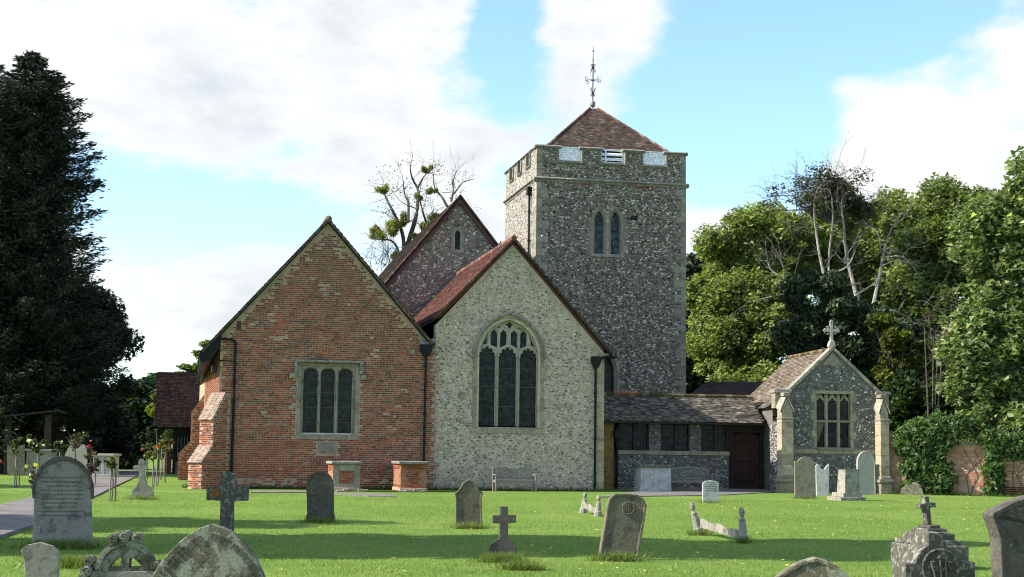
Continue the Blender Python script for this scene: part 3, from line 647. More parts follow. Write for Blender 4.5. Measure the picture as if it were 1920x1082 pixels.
# splayed reveal order and outer surround
mid = [(a0_-.0, z0_)]+arch(a0_, a1_, zspr, ztp, 14)+[(a1_, z0_)]
def ring(o_in, o_out, v0, v1, mat, name, parent, bev=.015, parts=1):
    n_ = len(o_in); out = []
    for i in range(parts):
        s0, s1 = (n_-1)*i//parts, (n_-1)*(i+1)//parts
        poly = list(o_out[s0:s1+1])+list(reversed(o_in[s0:s1+1])); mb = MB(); k = .85+.3*random.random(); mb.prism(poly, v0, v1, col=(k, k, k)); out.append(mb.build(name, mat, parent, bevel=bev))
    return out
n_ = 12
sm = arch(a0_-.0, a1_+.0, zspr, ztp, n_); so = arch(a0_-.10, a1_+.10, zspr, ztp+.10, n_); s3 = arch(a0_-.22, a1_+.22, zspr, ztp+.22, n_); sh = arch(a0_-.30, a1_+.30, zspr-.12, ztp+.30, n_); shi = arch(a0_-.22, a1_+.22, zspr-.12, ztp+.22, n_)
ring(sm, so, .20, .30, M['stone_light'], 'arch_moulding', cwin, .03)
ring(so, s3, CV-.03, .3, M['clunch'], 'voussoir', cwin, .008, parts=8)
ring(shi, sh, CV-.10, CV+.02, M['coping'], 'hood_mould', cwin, .02, parts=4)
for ue, sg in ((a0_, -1), (a1_, 1)):
    mb = MB(); a, b = sorted((ue, ue+sg*.10)); mb.box((a, .20, z0_), (b, .3, zspr)); mb.build('jamb_moulding', M['stone_light'], cwin, bevel=.03)
jambs(FC, cwin, a0_-.10, a1_+.10, z0_-.02, zspr, M['clunch'], .12, .16, v=CV, h=.55, proud=.03)
piece('sill', M['clunch'], (a0_-.26, CV-.03, z0_-.24), (a1_+.26, .4, z0_-.03), cwin, .02)
mb = MB(); mb.prism([(0, z0_-.03), (.28, z0_+.07), (.28, z0_-.03)], a0_-.1, a1_+.1, fn=lambda u, v, z: (v, CV-.02+u, z)); mb.build('sill', M['stone_light'], cwin, color=False)
for h_ in main_h: glazing(cwin, [(x, z) for x, z in h_], .385, M['glass'], 0, bars=[zl+.75, zl+1.5, zl+2.2], cell=(.17, .2), k=.003)
for h_ in upper_h+extra_h: glazing(cwin, h_, .385, M['glass'], 0)
# --- chancel roof
PC = 1.10; CRG = 9.60
cdeck = roof_deck(church, 'roof', (10.9, CRG), -.06, 12.58, 3.02, 3.98, 1.04, M['darkwood'], .09, 'red tiled roof of the chancel', pitchR=1.10)
# left slope tiles
sl = math.hypot(1, 1.04); org = (10.9-3.02, -.10, CRG-3.02*1.04)
mb = MB(); tiles(mb, org, (0, 1, 0), (1, 0, 1.04), [(0, 0), (12.6, 0), (12.6, 3.02*sl), (0, 3.02*sl)], TRED)
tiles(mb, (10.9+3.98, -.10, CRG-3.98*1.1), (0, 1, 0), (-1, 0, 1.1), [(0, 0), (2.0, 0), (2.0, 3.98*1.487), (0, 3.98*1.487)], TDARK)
mb.build('roof_tiles', M['tile'], cdeck, kind='stuff')
mb = MB()
for sgn, run, pt in ((-1, 3.0, 1.04), (1, 3.98, 1.1)):
    sl_ = math.hypot(1, pt)
    for i in range(int(run*sl_/.1)):
        d0 = i*.1/sl_; d1 = d0+.13/sl_; x0, x1 = 10.9+sgn*d0, 10.9+sgn*d1; zz = CRG-.045; z0q, z1q = zz-d0*pt, zz-d1*pt; o_ = .02*random.random()
        vs = [(x0, -.13-o_, z0q-.04), (x1, -.13-o_, z1q-.04), (x1, -.13-o_, z1q+.07), (x0, -.13-o_, z0q+.05)]; vs += [(a_, -.04, c_) for a_, b_, c_ in vs]
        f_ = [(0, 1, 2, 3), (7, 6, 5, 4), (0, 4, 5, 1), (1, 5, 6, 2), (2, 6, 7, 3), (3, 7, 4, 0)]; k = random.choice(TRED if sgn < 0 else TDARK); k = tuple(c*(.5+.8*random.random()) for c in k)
        mb.add(vs, f_ if sgn > 0 else [tuple(reversed(f)) for f in f_], k)
mb.build('verge_tiles', M['tile'], cdeck, kind='stuff')
mb = MB(); mb.prism([(10.9, 9.49), (14.56, 9.49-3.66*1.1), (14.50, 9.38-3.66*1.1), (10.9, 9.36)], CV-.05, CV+.0); mb.prism([(10.9, 9.49), (10.9, 9.36), (8.05, 9.36-2.85*1.04), (8.05, 9.49-2.85*1.04)], CV-.05, CV+.0)
mb.build('verge_board', M['redwood'], cdeck, color=False)
z = -.12
while z < 12.4:
    q = MB(); k = random.choice(TRED); q.tube([(10.9, z, CRG-.01), (10.9, z+.29, CRG-.01)], .11, 10, col=k); q.build('ridge_tile', M['tile'], cdeck, smooth=False); z += .3
piece('eave_block', M['stone'], (14.45, CV-.05, 5.12), (14.9, .3, 5.28), cdeck, .02)
ur, zr = pu(1113, 800, -.05); downpipe(14.18, -.03, 4.72, .1, r=.05, hopper=.34, extra=[(14.18, -.05, 4.95), (14.5, -.05, 5.12), (14.85, .05, 5.16)])
mb = MB(); mb.tube([(14.95, -.1, 5.14), (14.95, 5.0, 5.14)], .06, 8); mb.build('gutter', M['iron'], church, smooth=True, color=False)
# --- nave east gable
NV = 12.6; NAP = tuple(pu(862, 376, NV)); NP = 1.24
nl = NAP[0]-7.3; nr = NAP[0]+4.2; nw = [(nl, 2), (nr, 2), (nr, NAP[1]-NP*4.2), NAP, (nl, NAP[1]-NP*7.3)]
ncx, _ = pu(858, 440, NV); lz0 = pu(858, 468, NV)[1]; lz1 = pu(858, 430, NV)[1]; lw = .175
nop = [(ncx-lw, lz0)]+arch(ncx-lw, ncx+lw, lz1-.26, lz1, 6)+[(ncx+lw, lz0)]
mb = MB(); mb.prism(nw, NV, NV+.5, holes=[nop]); nwall = mb.build('gable_wall', M['mortar_brown'], church, label='mixed brown flint gable wall of the nave')
def in_nave(u, z):
    return inpoly([(nl, 3), (nr, 3), (nr, NAP[1]-.15-NP*4.2), (NAP[0], NAP[1]-.15), (nl, NAP[1]-.15-NP*7.3)], u, z) and not (abs(u-ncx) < .36 and lz0-.2 < z < lz1+.12)
mb = MB(); flints(mb, in_nave, NAP[0]-5.2, nr, 6.5, NAP[1], fr(NV), sp=.125, size=(.035, .075), prot=(.012, .05), pal=BRWN)
mb.build('flints', M['flint'], nwall, kind='stuff')
nwin = empty('window', (0, 0, 0), 0); nwin.parent = church; tag(nwin, 'tiny cusped lancet in the nave gable')
glazing(nwin, cusped(ncx-.12, ncx+.12, lz0+.02, lz1-.25, lz1-.05, 3, .02, 14), NV+.12, M['glass'], 0, cell=(.12, .2), k=.004)
o1 = [(ncx-.30, lz0-.16), (ncx-.30, lz1-.2), (ncx-.14, lz1+.1), (ncx+.14, lz1+.1), (ncx+.30, lz1-.2), (ncx+.30, lz0-.16)]
mb = MB(); mb.prism(o1, NV-.03, NV+.2, holes=[cusped(ncx-.12, ncx+.12, lz0, lz1-.25, lz1-.05, 3, .02, 14)]); mb.build('window_surround', M['stone'], nwin, bevel=.01)
u_, z_ = pu(781, 491, NV); piece('patch_stone', M['stone_light'], (u_-.18, NV-.04, z_-.07), (u_+.16, NV+.03, z_+.09), nwall, .03, jit=.05)
ndeck = roof_deck(church, 'roof', (NAP[0], NAP[1]+.22), NV-.12, 34, 7.3, 4.2, NP, M['darkwood'], .10, 'steep nave roof with red verge boards')
mb = MB()
for sgn, run in ((-1, 7.3), (1, 4.2)):
    sl_ = math.hypot(1, NP)
    for i in range(int(run*sl_/.1)):
        d0 = i*.1/sl_; d1 = d0+.13/sl_; x0, x1 = NAP[0]+sgn*d0, NAP[0]+sgn*d1; zz = NAP[1]+.22; z0q, z1q = zz-d0*NP, zz-d1*NP; o_ = .025*random.random()
        vs = [(x0, NV-.16-o_, z0q-.02), (x1, NV-.16-o_, z1q-.02), (x1, NV-.16-o_, z1q+.08), (x0, NV-.16-o_, z0q+.06)]; vs += [(a_, NV+.4, c_) for a_, b_, c_ in vs]
        f_ = [(0, 1, 2, 3), (7, 6, 5, 4), (0, 4, 5, 1), (1, 5, 6, 2), (2, 6, 7, 3), (3, 7, 4, 0)]; k = random.choice(TMIX); k = tuple(c*(.5+.8*random.random()) for c in k)
        mb.add(vs, f_ if sgn > 0 else [tuple(reversed(f)) for f in f_], k)
mb.build('verge_tiles', M['tile'], ndeck, kind='stuff')
mb = MB(); tiles(mb, (NAP[0]-7.3, NV-.14, NAP[1]+.22-7.3*NP), (0, 1, 0), (1, 0, NP), [(0, 3), (21, 3), (21, 7.3*math.hypot(1, NP)), (0, 7.3*math.hypot(1, NP))], TDARK, tw=.2, ex=.12); mb.build('roof_tiles', M['tile'], ndeck, kind='stuff')
mb = MB()
for sg_, rn in ((-1, 7.2), (1, 4.1)):
    P_ = [(NAP[0], NAP[1]+.05), (NAP[0]+sg_*rn, NAP[1]+.05-rn*NP), (NAP[0]+sg_*rn, NAP[1]-.10-rn*NP), (NAP[0], NAP[1]-.12)]; mb.prism(P_ if sg_ > 0 else P_[::-1], NV-.14, NV-.02)
mb.build('verge_board', M['redwood'], ndeck, color=False)
# low roof and small bell cowl showing between nave and tower
u_, z_ = pu(930, 458, 13.6); mb = MB(); mb.prism([(u_-.6, z_-1.5), (u_+1.2, z_-1.5), (u_+1.2, z_-.02), (u_, z_)], 13.6, 15); mb.build('link_roof', M['darkwood'], church, color=False)
mb = MB(); u_, z_ = pu(936, 458, 12.2); mb.lathe((u_+.05, 12.2, z_-.1), [(.11, 0), (.10, .03), (.07, .12), (.02, .2), (.01, .27)], 10); mb.tube([(u_+.05, 12.2, z_+.15), (u_+.16, 12.2, z_+.12), (u_+.18, 12.2, z_-.35)], .012, 5); mb.build('outdoor_lamp', M['iron'], church, color=False)
# ------------------------------------------------------------------ tower
TV = 12.6; TU0 = (pu(1005, 440, TV)[0]); TU1 = pu(1286, 440, TV)[0]; TW = TU1-TU0; ZS = pu(1147, 341, TV)[1]; ZT = pu(1147, 280, TV)[1]; ZC = pu(1069, 303, TV)[1]
tcx = pu(1137.5, 440, TV)[0]
def tz(x, y, v=TV): return pu(1080+x/8.325, 370+y/8.325, v)
A0, A1 = tz(275, 500, TV+.2)[0], tz(415, 500, TV+.2)[0]; B0, B1 = tz(528, 500, TV+.2)[0], tz(666, 500, TV+.2)[0]
LZ0 = tz(340, 890, TV+.2)[1]; LZS = tz(340, 375, TV+.2)[1]; LZT = tz(345, 225, TV+.2)[1]; dzr = -.03
def lanc(u0, u1, g=0.0, zb=None): return [(u0-g, (LZ0 if zb is None else zb))]+arch(u0-g, u1+g, LZS, LZT+g*1.2, 8)+[(u1+g, (LZ0 if zb is None else zb))]
opn = [lanc(A0, A1), lanc(B0, B1)]
# arched window low on the right of the chancel
W2 = [(pu(1128, 738, TV+.15)[0], pu(1128, 738, TV+.15)[1])]; w2u0 = pu(1105, 700, TV)[0]; w2u1 = pu(1150, 700, TV+.15)[0]; w2zb = pu(1140, 740, TV)[1]; w2zs = pu(1150, 690, TV)[1]; w2zt = pu(1140, 672, TV)[1]+.2
opn2 = [(w2u0, w2zb)]+arch(w2u0, w2u1, w2zs-.1, w2zt, 8)+[(w2u1, w2zb)]
tw = [(TU0, -.3), (TU1, -.3), (TU1, ZS), (TU0, ZS)]
mb = MB(); mb.prism(tw, TV, TV+.6, holes=opn+[opn2]); twall = mb.build('tower_wall', M['mortar_grey'], church, label='tall flint face of the tower')
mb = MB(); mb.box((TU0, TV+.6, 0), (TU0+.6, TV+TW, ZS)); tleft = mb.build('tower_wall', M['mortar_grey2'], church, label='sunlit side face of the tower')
mb = MB(); mb.box((TU0+.6, TV+TW-.6, 0), (TU1, TV+TW, ZS)); mb.build('tower_wall', M['mortar_grey'], church)
mb = MB(); mb.box((TU1-.6, TV+.6, 0), (TU1, TV+TW-.6, ZS)); mb.build('tower_wall', M['mortar_grey'], church)
def qlay(z0, z1, wa, wb, h):
    out = []; z = z0; i = 0
    while z < z1-.05: hh = min(h*(.8+.45*random.random()), z1-z); out.append((z, hh, (wa if i % 2 else wb)*(.88+.24*random.random()))); z += hh; i += 1
    return out
QL, QR = qlay(9.0, ZS-.14, .56, .27, .33), qlay(3.6, ZS-.14, .52, .25, .31)
def qw(lay, z):
    for a, h, w in lay:
        if a <= z < a+h: return w
    return .3
def in_tow(u, z):
    if not (TU0+qw(QL, z)+.035 < u < TU1-qw(QR, z)-.035 and z < ZS-.14): return False
    if A0-.32 < u < B1+.32 and LZ0-.22 < z < LZS+.15: return False
    if inpoly(lanc(A0, A1, .2), u, z) or inpoly(lanc(B0, B1, .2), u, z): return False
    if inpoly([(x+(.2 if x > w2u0+.3 else 0), y+.15) for x, y in opn2], u, z): return False
    return True
mb = MB(); flints(mb, in_tow, TU0+.2, TU1-.2, 3.4, ZS-.1, fr(TV), sp=.100, size=(.028, .064), prot=(.015, .06), pal=GREY)
mb.build('flints', M['flint'], twall, kind='stuff')
mb = MB(); flints(mb, lambda a, z: a > TV+.32 and z < ZS-.12, TV+.3, TV+TW-.3, 9.5, ZS-.1, lf(TU0), sp=.11, size=(.03, .06), prot=(.006, .03), pal=GREY, skip=.15)
mb.build('flints', M['flint'], tleft, kind='stuff')
def quoins(parent, u_edge, side_, v, z0, z1, mat, wa=.5, wb=.32, h=.32, depth=.5, pr=.014, tone=1.0):
    z = z0; i = 0
    while z < z1-.05:
        hh = min(h*(.8+.45*random.random()), z1-z); w = (wa if i % 2 else wb)*(.9+.2*random.random()); a, b = (u_edge-.008, u_edge+w) if side_ < 0 else (u_edge-w, u_edge+.008)
        piece('quoin_stone', mat, (a, v-pr-.008*random.random(), z+.004), (b, v+depth, z+hh-.004), parent, .01, tone=tone); z += hh; i += 1
for lay, ue_, sd_ in ((QL, TU0, -1), (QR, TU1, 1)):
    for z, hh, w in lay: a, b = (ue_-.008, ue_+w) if sd_ < 0 else (ue_-w, ue_+.008); piece('quoin_stone', M['stone'], (a, TV-.018-.008*random.random(), z+.004), (b, TV+.5, z+hh-.004), twall, .01)
piece('putlog_hole', M['iron'], tuple((tz(842, 350)[0], TV-.03, tz(842, 355)[1])), (tz(955, 350)[0], TV+.05, tz(842, 288)[1]), twall, .03, jit=.05)
for (px, py, w, h) in [(1204, 348, 1.3, .07), (1100, 352, .5, .07)]:
    u, z = pu(px, py, TV); 
    for k in range(int(w/.23)): piece('brick', M['brick_one'], (u-w/2+k*.23, TV-.05, ZS-.2), (u-w/2+k*.23+.21, TV+.05, ZS-.135), twall, .006)
# belfry window
twin = empty('window', (0, 0, 0), 0); twin.parent = church; tag(twin, 'pair of pointed belfry lancets with bluish leaded glass')
o2 = [(A0-.17, LZ0-.12)]+arch(A0-.17, A1+.10, LZS, LZT+.17, 8)[:-3]+arch(B0-.10, B1+.17, LZS, LZT+.17, 8)[3:]+[(B1+.17, LZ0-.12)]
mb = MB(); mb.prism(o2, TV-.03, TV+.08, holes=[lanc(A0, A1, .09, LZ0-.0), lanc(B0, B1, .09, LZ0-.0)]); mb.build('window_surround', M['clunch'], twin, bevel=.02)
mb = MB(); mb.prism([(A0-.1, LZ0-.02), (B1+.1, LZ0-.02)]+[(B1+.1, LZS)]+list(reversed(arch(A0-.1, B1+.1, LZS, LZT+.12, 6)))[1:-1]+[(A0-.1, LZS)], TV+.14, TV+.26, holes=[lanc(A0, A1, -.004, LZ0+.004), lanc(B0, B1, -.004, LZ0+.004)]); mb.build('mullion', M['clunch'], twin, bevel=.02)
piece('sill', M['coping'], (A0-.2, TV-.06, LZ0-.15), (B1+.2, TV+.3, LZ0-.02), twin, .02)
m_ = (A1+B0)/2; mb = MB(); mb.lathe((m_, TV+.03, LZ0), [(.07, 0), (.07, .05), (.05, .1), (.05, LZS-LZ0-.12), (.08, LZS-LZ0-.06), (.10, LZS-LZ0), (.08, LZS-LZ0+.06)], 10); mb.build('shaft', M['stone_light'], twin, smooth=True)
jambs(FC, twin, A0-.17, B1+.17, LZ0-.12, LZS-.1, M['stone'], .07, .26, v=TV, h=.3, proud=.012)
for h_ in (lanc(A0, A1), lanc(B0, B1)): glazing(twin, h_, TV+.2, M['glass_blue'], 0, bars=[LZ0+.36*i for i in range(1, 5)], cell=((A1-A0)/2, 9), k=.012)
w2 = empty('window', (0, 0, 0), 0); w2.parent = church; tag(w2, 'round headed window half hidden behind the chancel corner')
glazing(w2, opn2, TV+.3, M['glass'], .11)
ai = arch(w2u0, w2u1, w2zs-.1, w2zt, 10); ao = arch(w2u0-.26, w2u1+.26, w2zs-.1, w2zt+.26, 10); am = arch(w2u0-.12, w2u1+.12, w2zs-.1, w2zt+.12, 10)
ring(ai, am, TV+.02, TV+.3, M['stone_light'], 'arch_moulding', w2, .03); ring(am, ao, TV-.05, TV+.3, M['clunch'], 'voussoir', w2, .01, parts=5)
mb = MB(); mb.box((w2u1, TV+.02, w2zb), (w2u1+.12, TV+.3, w2zs-.1)); mb.build('jamb_moulding', M['stone_light'], w2, bevel=.03)
mb = MB(); mb.box((w2u1+.12, TV-.04, w2zb), (w2u1+.27, TV+.3, w2zs-.1)); mb.build('jamb_stone', M['clunch'], w2, bevel=.01)
# string course and battlements
def sweep_u(F_u0, F_u1, prof, v, name, mat, parent, bev=.01, axis='u'):
    mb = MB()
    n_ = len(prof); fn = (lambda t, o, z: (t, v-o, z)) if axis == 'u' else (lambda t, o, z: (v-o, t, z))
    vs = [fn(F_u0, o, z) for o, z in prof]+[fn(F_u1, o, z) for o, z in prof]
    fs = [(i, n_+i, n_+(i+1) % n_, (i+1) % n_) for i in range(n_)]+[tuple(range(n_)), tuple(range(2*n_-1, n_-1, -1))]
    k = .85+.3*random.random(); mb.add(vs, fs, (k, k, k)); return mb.build(name, mat, parent, bevel=bev)
sp_ = [(-.1, ZS-.13), (.03, ZS-.13), (.06, ZS-.06), (.13, ZS-.02), (.14, ZS+.02), (.02, ZS+.09), (-.1, ZS+.09)]
nseg = 9
for i in range(nseg): sweep_u(TU0-.14+(TW+.28)*i/nseg+.002, TU0-.14+(TW+.28)*(i+1)/nseg-.002, sp_, TV, 'string_course', M['coping'], church, .006)
for i in range(7): sweep_u(TV-.02+TW*i/7+.002, TV-.02+TW*(i+1)/7-.002, sp_, TU0, 'string_course', M['coping'], church, .006, 'v')
def fx(px): return pu(px, 300, TV)[0]
cren = [(fx(1048), fx(1090)), (fx(1127.5), fx(1170.5)), (fx(1206), fx(1248))]
o_ = [(TU0, ZS+.05), (TU1, ZS+.05), (TU1, ZT)]
for a, b in reversed(cren): o_ += [(b, ZT), (b, ZC), (a, ZC), (a, ZT)]
o_ += [(TU0, ZT)]
mb = MB(); mb.prism(o_, TV+.03, TV+.38); par = mb.build('parapet', M['mortar_grey'], church, label='battlemented flint parapet of the tower')
def in_par(u, z):
    if not (TU0+.3 < u < TU1-.3 and ZS+.12 < z < ZT-.14): return False
    for a, b in cren:
        if a-.14 < u < b+.14 and z > ZC-.13: return False
    return True
mb = MB(); flints(mb, in_par, TU0, TU1, ZS+.1, ZT, fr(TV+.03), sp=.095, size=(.03, .06), prot=(.012, .045), pal=GREY)
mb.build('flints', M['flint'], par, kind='stuff')
quoins(par, TU0, -1, TV+.03, ZS+.1, ZT-.1, M['stone'], .3, .24, .33, .3); quoins(par, TU1, 1, TV+.03, ZS+.1, ZT-.1, M['stone'], .3, .24, .33, .3)
cr2 = [(TV+d*TW/6.6, TV+(d+.62)*TW/6.6) for d in (1.35, 3.1, 4.85)]
o_ = [(TV+.38, ZS+.05), (TV+TW, ZS+.05), (TV+TW, ZT)]
for a, b in reversed(cr2): o_ += [(b, ZT), (b, ZC), (a, ZC), (a, ZT)]
o_ += [(TV+.38, ZT)]
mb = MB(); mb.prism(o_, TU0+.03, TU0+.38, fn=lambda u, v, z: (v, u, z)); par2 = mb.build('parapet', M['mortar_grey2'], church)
mb = MB(); flints(mb, lambda a, z: ZS+.12 < z < (ZC-.12 if any(p-.1 < a < q+.1 for p, q in cr2) else ZT-.12), TV+.3, TV+TW-.1, ZS+.1, ZT, lf(TU0+.03), sp=.11, size=(.03, .06), prot=(.006, .03), pal=GREY, skip=.15)
mb.build('flints', M['flint'], par2, kind='stuff')
mb = MB(); mb.box((TU1-.38, TV+.38, ZS), (TU1, TV+TW, ZT-.02)); mb.box((TU0+.38, TV+TW-.38, ZS), (TU1-.38, TV+TW, ZT-.02)); mb.build('parapet', M['mortar_grey'], church)
def cop(a, b, z, axis='u', top=True):       # moulded coping along the top of a merlon or the foot of a crenel
    e = .08; prof = [(-.42, z-.10), (.02, z-.10), (.07, z-.05), (.10, z-.035), (.10, z+.0), (.03, z+.05), (-.45, z+.05)]
    return sweep_u(a, b, prof, (TV if axis == 'u' else TU0)+.03, 'coping_stone', M['coping'], par if axis == 'u' else par2, .006, axis)
edges = [TU0-.1]+[x for ab in cren for x in ab]+[TU1+.1]
for i in range(0, len(edges), 2): cop(edges[i]-(0.0 if i == 0 else .10), edges[i+1]+(.0 if i == len(edges)-2 else .10), ZT)
for a, b in cren:
    cop(a-.10, b+.10, ZC-.012)
    for ue, s_ in ((a, -1), (b, 1)):
        x0, x1 = sorted((ue+.002*s_, ue+s_*.10)); piece('coping_stone', M['coping'], (x0, TV+.03-.09, ZC+.04), (x1, TV+.4, ZT-.11), par, .02)
edges = [TV-.02]+[x for ab in cr2 for x in ab]+[TV+TW]
for i in range(0, len(edges), 2): cop(edges[i]-(0 if i == 0 else .1), edges[i+1]+.1, ZT, 'v')
for a, b in cr2:
    cop(a-.1, b+.1, ZC-.012, 'v')
    for ue, s_ in ((a, -1), (b, 1)):
        x0, x1 = sorted((ue+.002*s_, ue+s_*.10)); piece('coping_stone', M['coping'], (TU0+.03-.09, x0, ZC+.04), (TU0+.4, x1, ZT-.11), par2, .02)
# white boards closing the crenels
for i, (a, b) in enumerate(cren):
    lv = empty('louvre', (0, 0, 0), 0); lv.parent = church
    if i == 1: tag(lv, 'open white framed louvre with dark gaps')
    vb = TV+.11; z0, z1 = ZC+.06, ZT+.02
    for (p, q_) in (((a+.01, vb-.04, z0), (a+.05, vb+.05, z1)), ((b-.05, vb-.04, z0), (b-.01, vb+.05, z1)), ((a+.05, vb-.04, z0), (b-.05, vb+.05, z0+.04)), ((a+.05, vb-.04, z1-.05), (b-.05, vb+.05, z1))): piece('frame', M['white'], p, q_, lv, .004)
    if i != 1:
        for k in range(5): zz = z0+.045+k*(z1-z0-.1)/5; piece('board', M['white'], (a+.052, vb-.012-.006*(k % 2), zz+.003), (b-.052, vb+.012, zz+(z1-z0-.1)/5-.002), lv, .003)
    else:
        piece('board', M['iron'], (a+.052, vb+.2, z0+.045), (b-.052, vb+.22, z1-.052), lv, .0)
        for zz in (z0+.1, z0+.33): 
            q = MB(); q.add([(a+.055, vb-.03, zz), (b-.055, vb-.03, zz), (b-.055, vb+.1, zz+.14), (a+.055, vb+.1, zz+.14), (a+.055, vb-.03, zz+.03), (b-.055, vb-.03, zz+.03), (b-.055, vb+.1, zz+.17), (a+.055, vb+.1, zz+.17)], [(0, 1, 5, 4), (4, 5, 6, 7), (3, 2, 1, 0), (1, 2, 6, 5), (3, 0, 4, 7)]); q.build('slat', M['white'], lv)
        piece('post', M['white'], (a+.2, vb-.038, z0+.042), (a+.27, vb+.02, z1-.052), lv, .004)
# pyramid roof
inset = .56; E0, E1 = TU0+inset, TU1-inset; F0, F1 = TV+inset, TV+TW-inset; ZE = ZT+.03
ra = at(1115.5, 200, FC.P((E0+E1)/2, (F0+F1)/2, 0).y).z; cxu, cxv = (E0+E1)/2, (F0+F1)/2; rise = ra-ZE+.02; half = (E1-E0)/2; hv = (F1-F0)/2
mb = MB(); e = .22
mb.add([(E0, F0, ZE), (E1, F0, ZE), (E1, F1, ZE), (E0, F1, ZE), (cxu-e, cxv-e, ZE+rise*(1-e/half)), (cxu+e, cxv-e, ZE+rise*(1-e/half)), (cxu+e, cxv+e, ZE+rise*(1-e/half)), (cxu-e, cxv+e, ZE+rise*(1-e/half))],
       [(0, 1, 5, 4), (1, 2, 6, 5), (2, 3, 7, 6), (3, 0, 4, 7), (3, 2, 1, 0), (4, 5, 6, 7)], (.1, .06, .05))
pyr = mb.build('tower_roof', M['tile'], church, label='low pyramid roof of red brown tiles on the tower')
sl_ = math.hypot(rise, hv); mb = MB(); tp = 1-e/half
for (org, A, Sv) in (((E0, F0, ZE), (1, 0, 0), (0, hv, rise)), ((E0, F0, ZE), (0, 1, 0), (half, 0, rise)), ((E1, F0, ZE), (0, 1, 0), (-half, 0, rise))):
    tiles(mb, org, A, Sv, [(0, 0), (2*half, 0), (half+e, sl_*tp), (half-e, sl_*tp)], [(.07, .05, .042), (.085, .058, .045), (.055, .044, .038), (.10, .072, .058), (.07, .06, .048), (.12, .055, .045), (.13, .10, .08)])
mb.build('roof_tiles', M['tile'], pyr, kind='stuff')
for (x, y) in ((E0, F0), (E1, F0), (E0, F1)):
    mb = MB(); n_ = 14
    for i in range(n_):
        f0, f1 = tp*i/n_, tp*(i+1.08)/n_; k = random.choice(TMIX); mb.tube([(x+(cxu-x)*f0, y+(cxv-y)*f0, ZE+rise*f0+.02), (x+(cxu-x)*f1, y+(cxv-y)*f1, ZE+rise*f1+.045)], .055, 6, col=k)
    mb.build('hip_tiles', M['tile'], pyr)
piece('eave_board', M['white'], (E0-.05, F0-.06, ZE-.05), (E1+.05, F0-.02, ZE+.03), pyr, .004)
zc = ZE+rise*tp; mb = MB(); mb.lathe((cxu, cxv, zc-.02), [(.30, 0), (.27, .05), (.12, .1)], 12); mb.build('lead_cap', M['lead'], pyr, smooth=False, color=False)
# weathervane
wv = empty('weathervane', (0, 0, 0), 0); wv.parent = church
dy = FC.P(cxu, cxv, 0).y; zz = lambda py: at(1115, py, dy).z
mb = MB(); mb.tube([(cxu, cxv, zc), (cxu, cxv, zz(132))], .028, 8); mb.tube([(cxu, cxv, zz(132)), (cxu, cxv, zz(86))], [.028, .010], 6); mb.build('pole', M['iron'], wv, color=False)
mb = MB(); mb.lathe((cxu, cxv, zz(200)), [(.13, 0), (.13, .2), (.10, .27), (.04, .3)], 12); mb.lathe((cxu, cxv, zz(95.5)), [(.01, -.06), (.045, -.03), (.05, .01), (.02, .06), (.012, .12)], 10); mb.build('finial', M['lead'], wv, color=False, smooth=True)
za = zz(150.5); armd = []
for ang, ch in ((28, 'N'), (118, 'W'), (208, 'S'), (298, 'E')):
    t = rad(ang-90); dx, dyy = math.cos(t), math.sin(t); L_ = .40
    mb = MB(); mb.tube([(cxu, cxv, za), (cxu+dx*L_, cxv+dyy*L_, za)], .011, 5); mb.tube([(cxu+dx*.06, cxv+dyy*.06, za+.05), (cxu+dx*.12, cxv+dyy*.12, za), (cxu+dx*.06, cxv+dyy*.06, za-.05)], .012, 5); mb.build('arm', M['iron'], wv, color=False)
    strokes = {'N': [[(0, 0), (0, 1), (.7, 0), (.7, 1)]], 'E': [[(.7, 0), (0, 0), (0, 1), (.7, 1)], [(0, .5), (.5, .5)]], 'S': [[(0, .1), (.35, 0), (.7, .15), (.65, .42), (.1, .58), (.05, .85), (.35, 1), (.7, .9)]], 'W': [[(0, 1), (.2, 0), (.4, .8), (.6, 0), (.8, 1)]]}[ch]
    mb = MB()
    for st in strokes: mb.tube([(cxu+dx*(L_+.02)+(a-.35)*.2, cxv+dyy*(L_+.02), za-.10+b*.2) for a, b in st], .013, 5)
    mb.build('letter', M['iron'], wv, color=False)
for cz_, up in ((zz(127), 1), (zz(174), -1)):
    mb = MB()
    for k in range(4):
        t = rad(45+90*k); dx, dyy = math.cos(t), math.sin(t)
        pts = [(r, h*up) for r, h in ((.02, .16), (.10, .17), (.14, .12), (.10, .07), (.06, .10), (.05, .02), (.09, -.05), (.13, -.16), (.15, -.24))]
        mb.tube([(cxu+dx*r, cxv+dyy*r, cz_+h) for r, h in pts], .014, 5)
    mb.build('scrollwork', M['iron'], wv, color=False)
mb = MB(); mb.box((cxu-.01, cxv-.12, zz(130)), (cxu+.01, cxv+.1, zz(130)+.09)); mb.prism([(-.05, 0), (.05, 0), (.01, .25), (-.01, .3)], cxv-.01, cxv+.01, fn=lambda u, v, z: (cxu+u*.6, v, zz(115)+z)); mb.build('vane', M['iron'], wv, color=False)
dv, dz = FC.vz(992, 400, TU0-.1); 
mb = MB(); mb.tube([(TU0-.1, dv, ZS-.65), (TU0-.1, dv, 8.5)], .05, 8); mb.prism([(dv-.16, ZS-.25), (dv-.1, ZS-.65), (dv+.1, ZS-.65), (dv+.16, ZS-.25)], TU0-.22, TU0, fn=lambda u, v, z: (v, u, z))
for z in (ZS-1.5, ZS-2.9, ZS-4.2): mb.tube([(TU0-.1, dv, z), (TU0-.1, dv, z+.1)], .075, 8)
mb.build('downpipe', M['iron'], church, color=False)
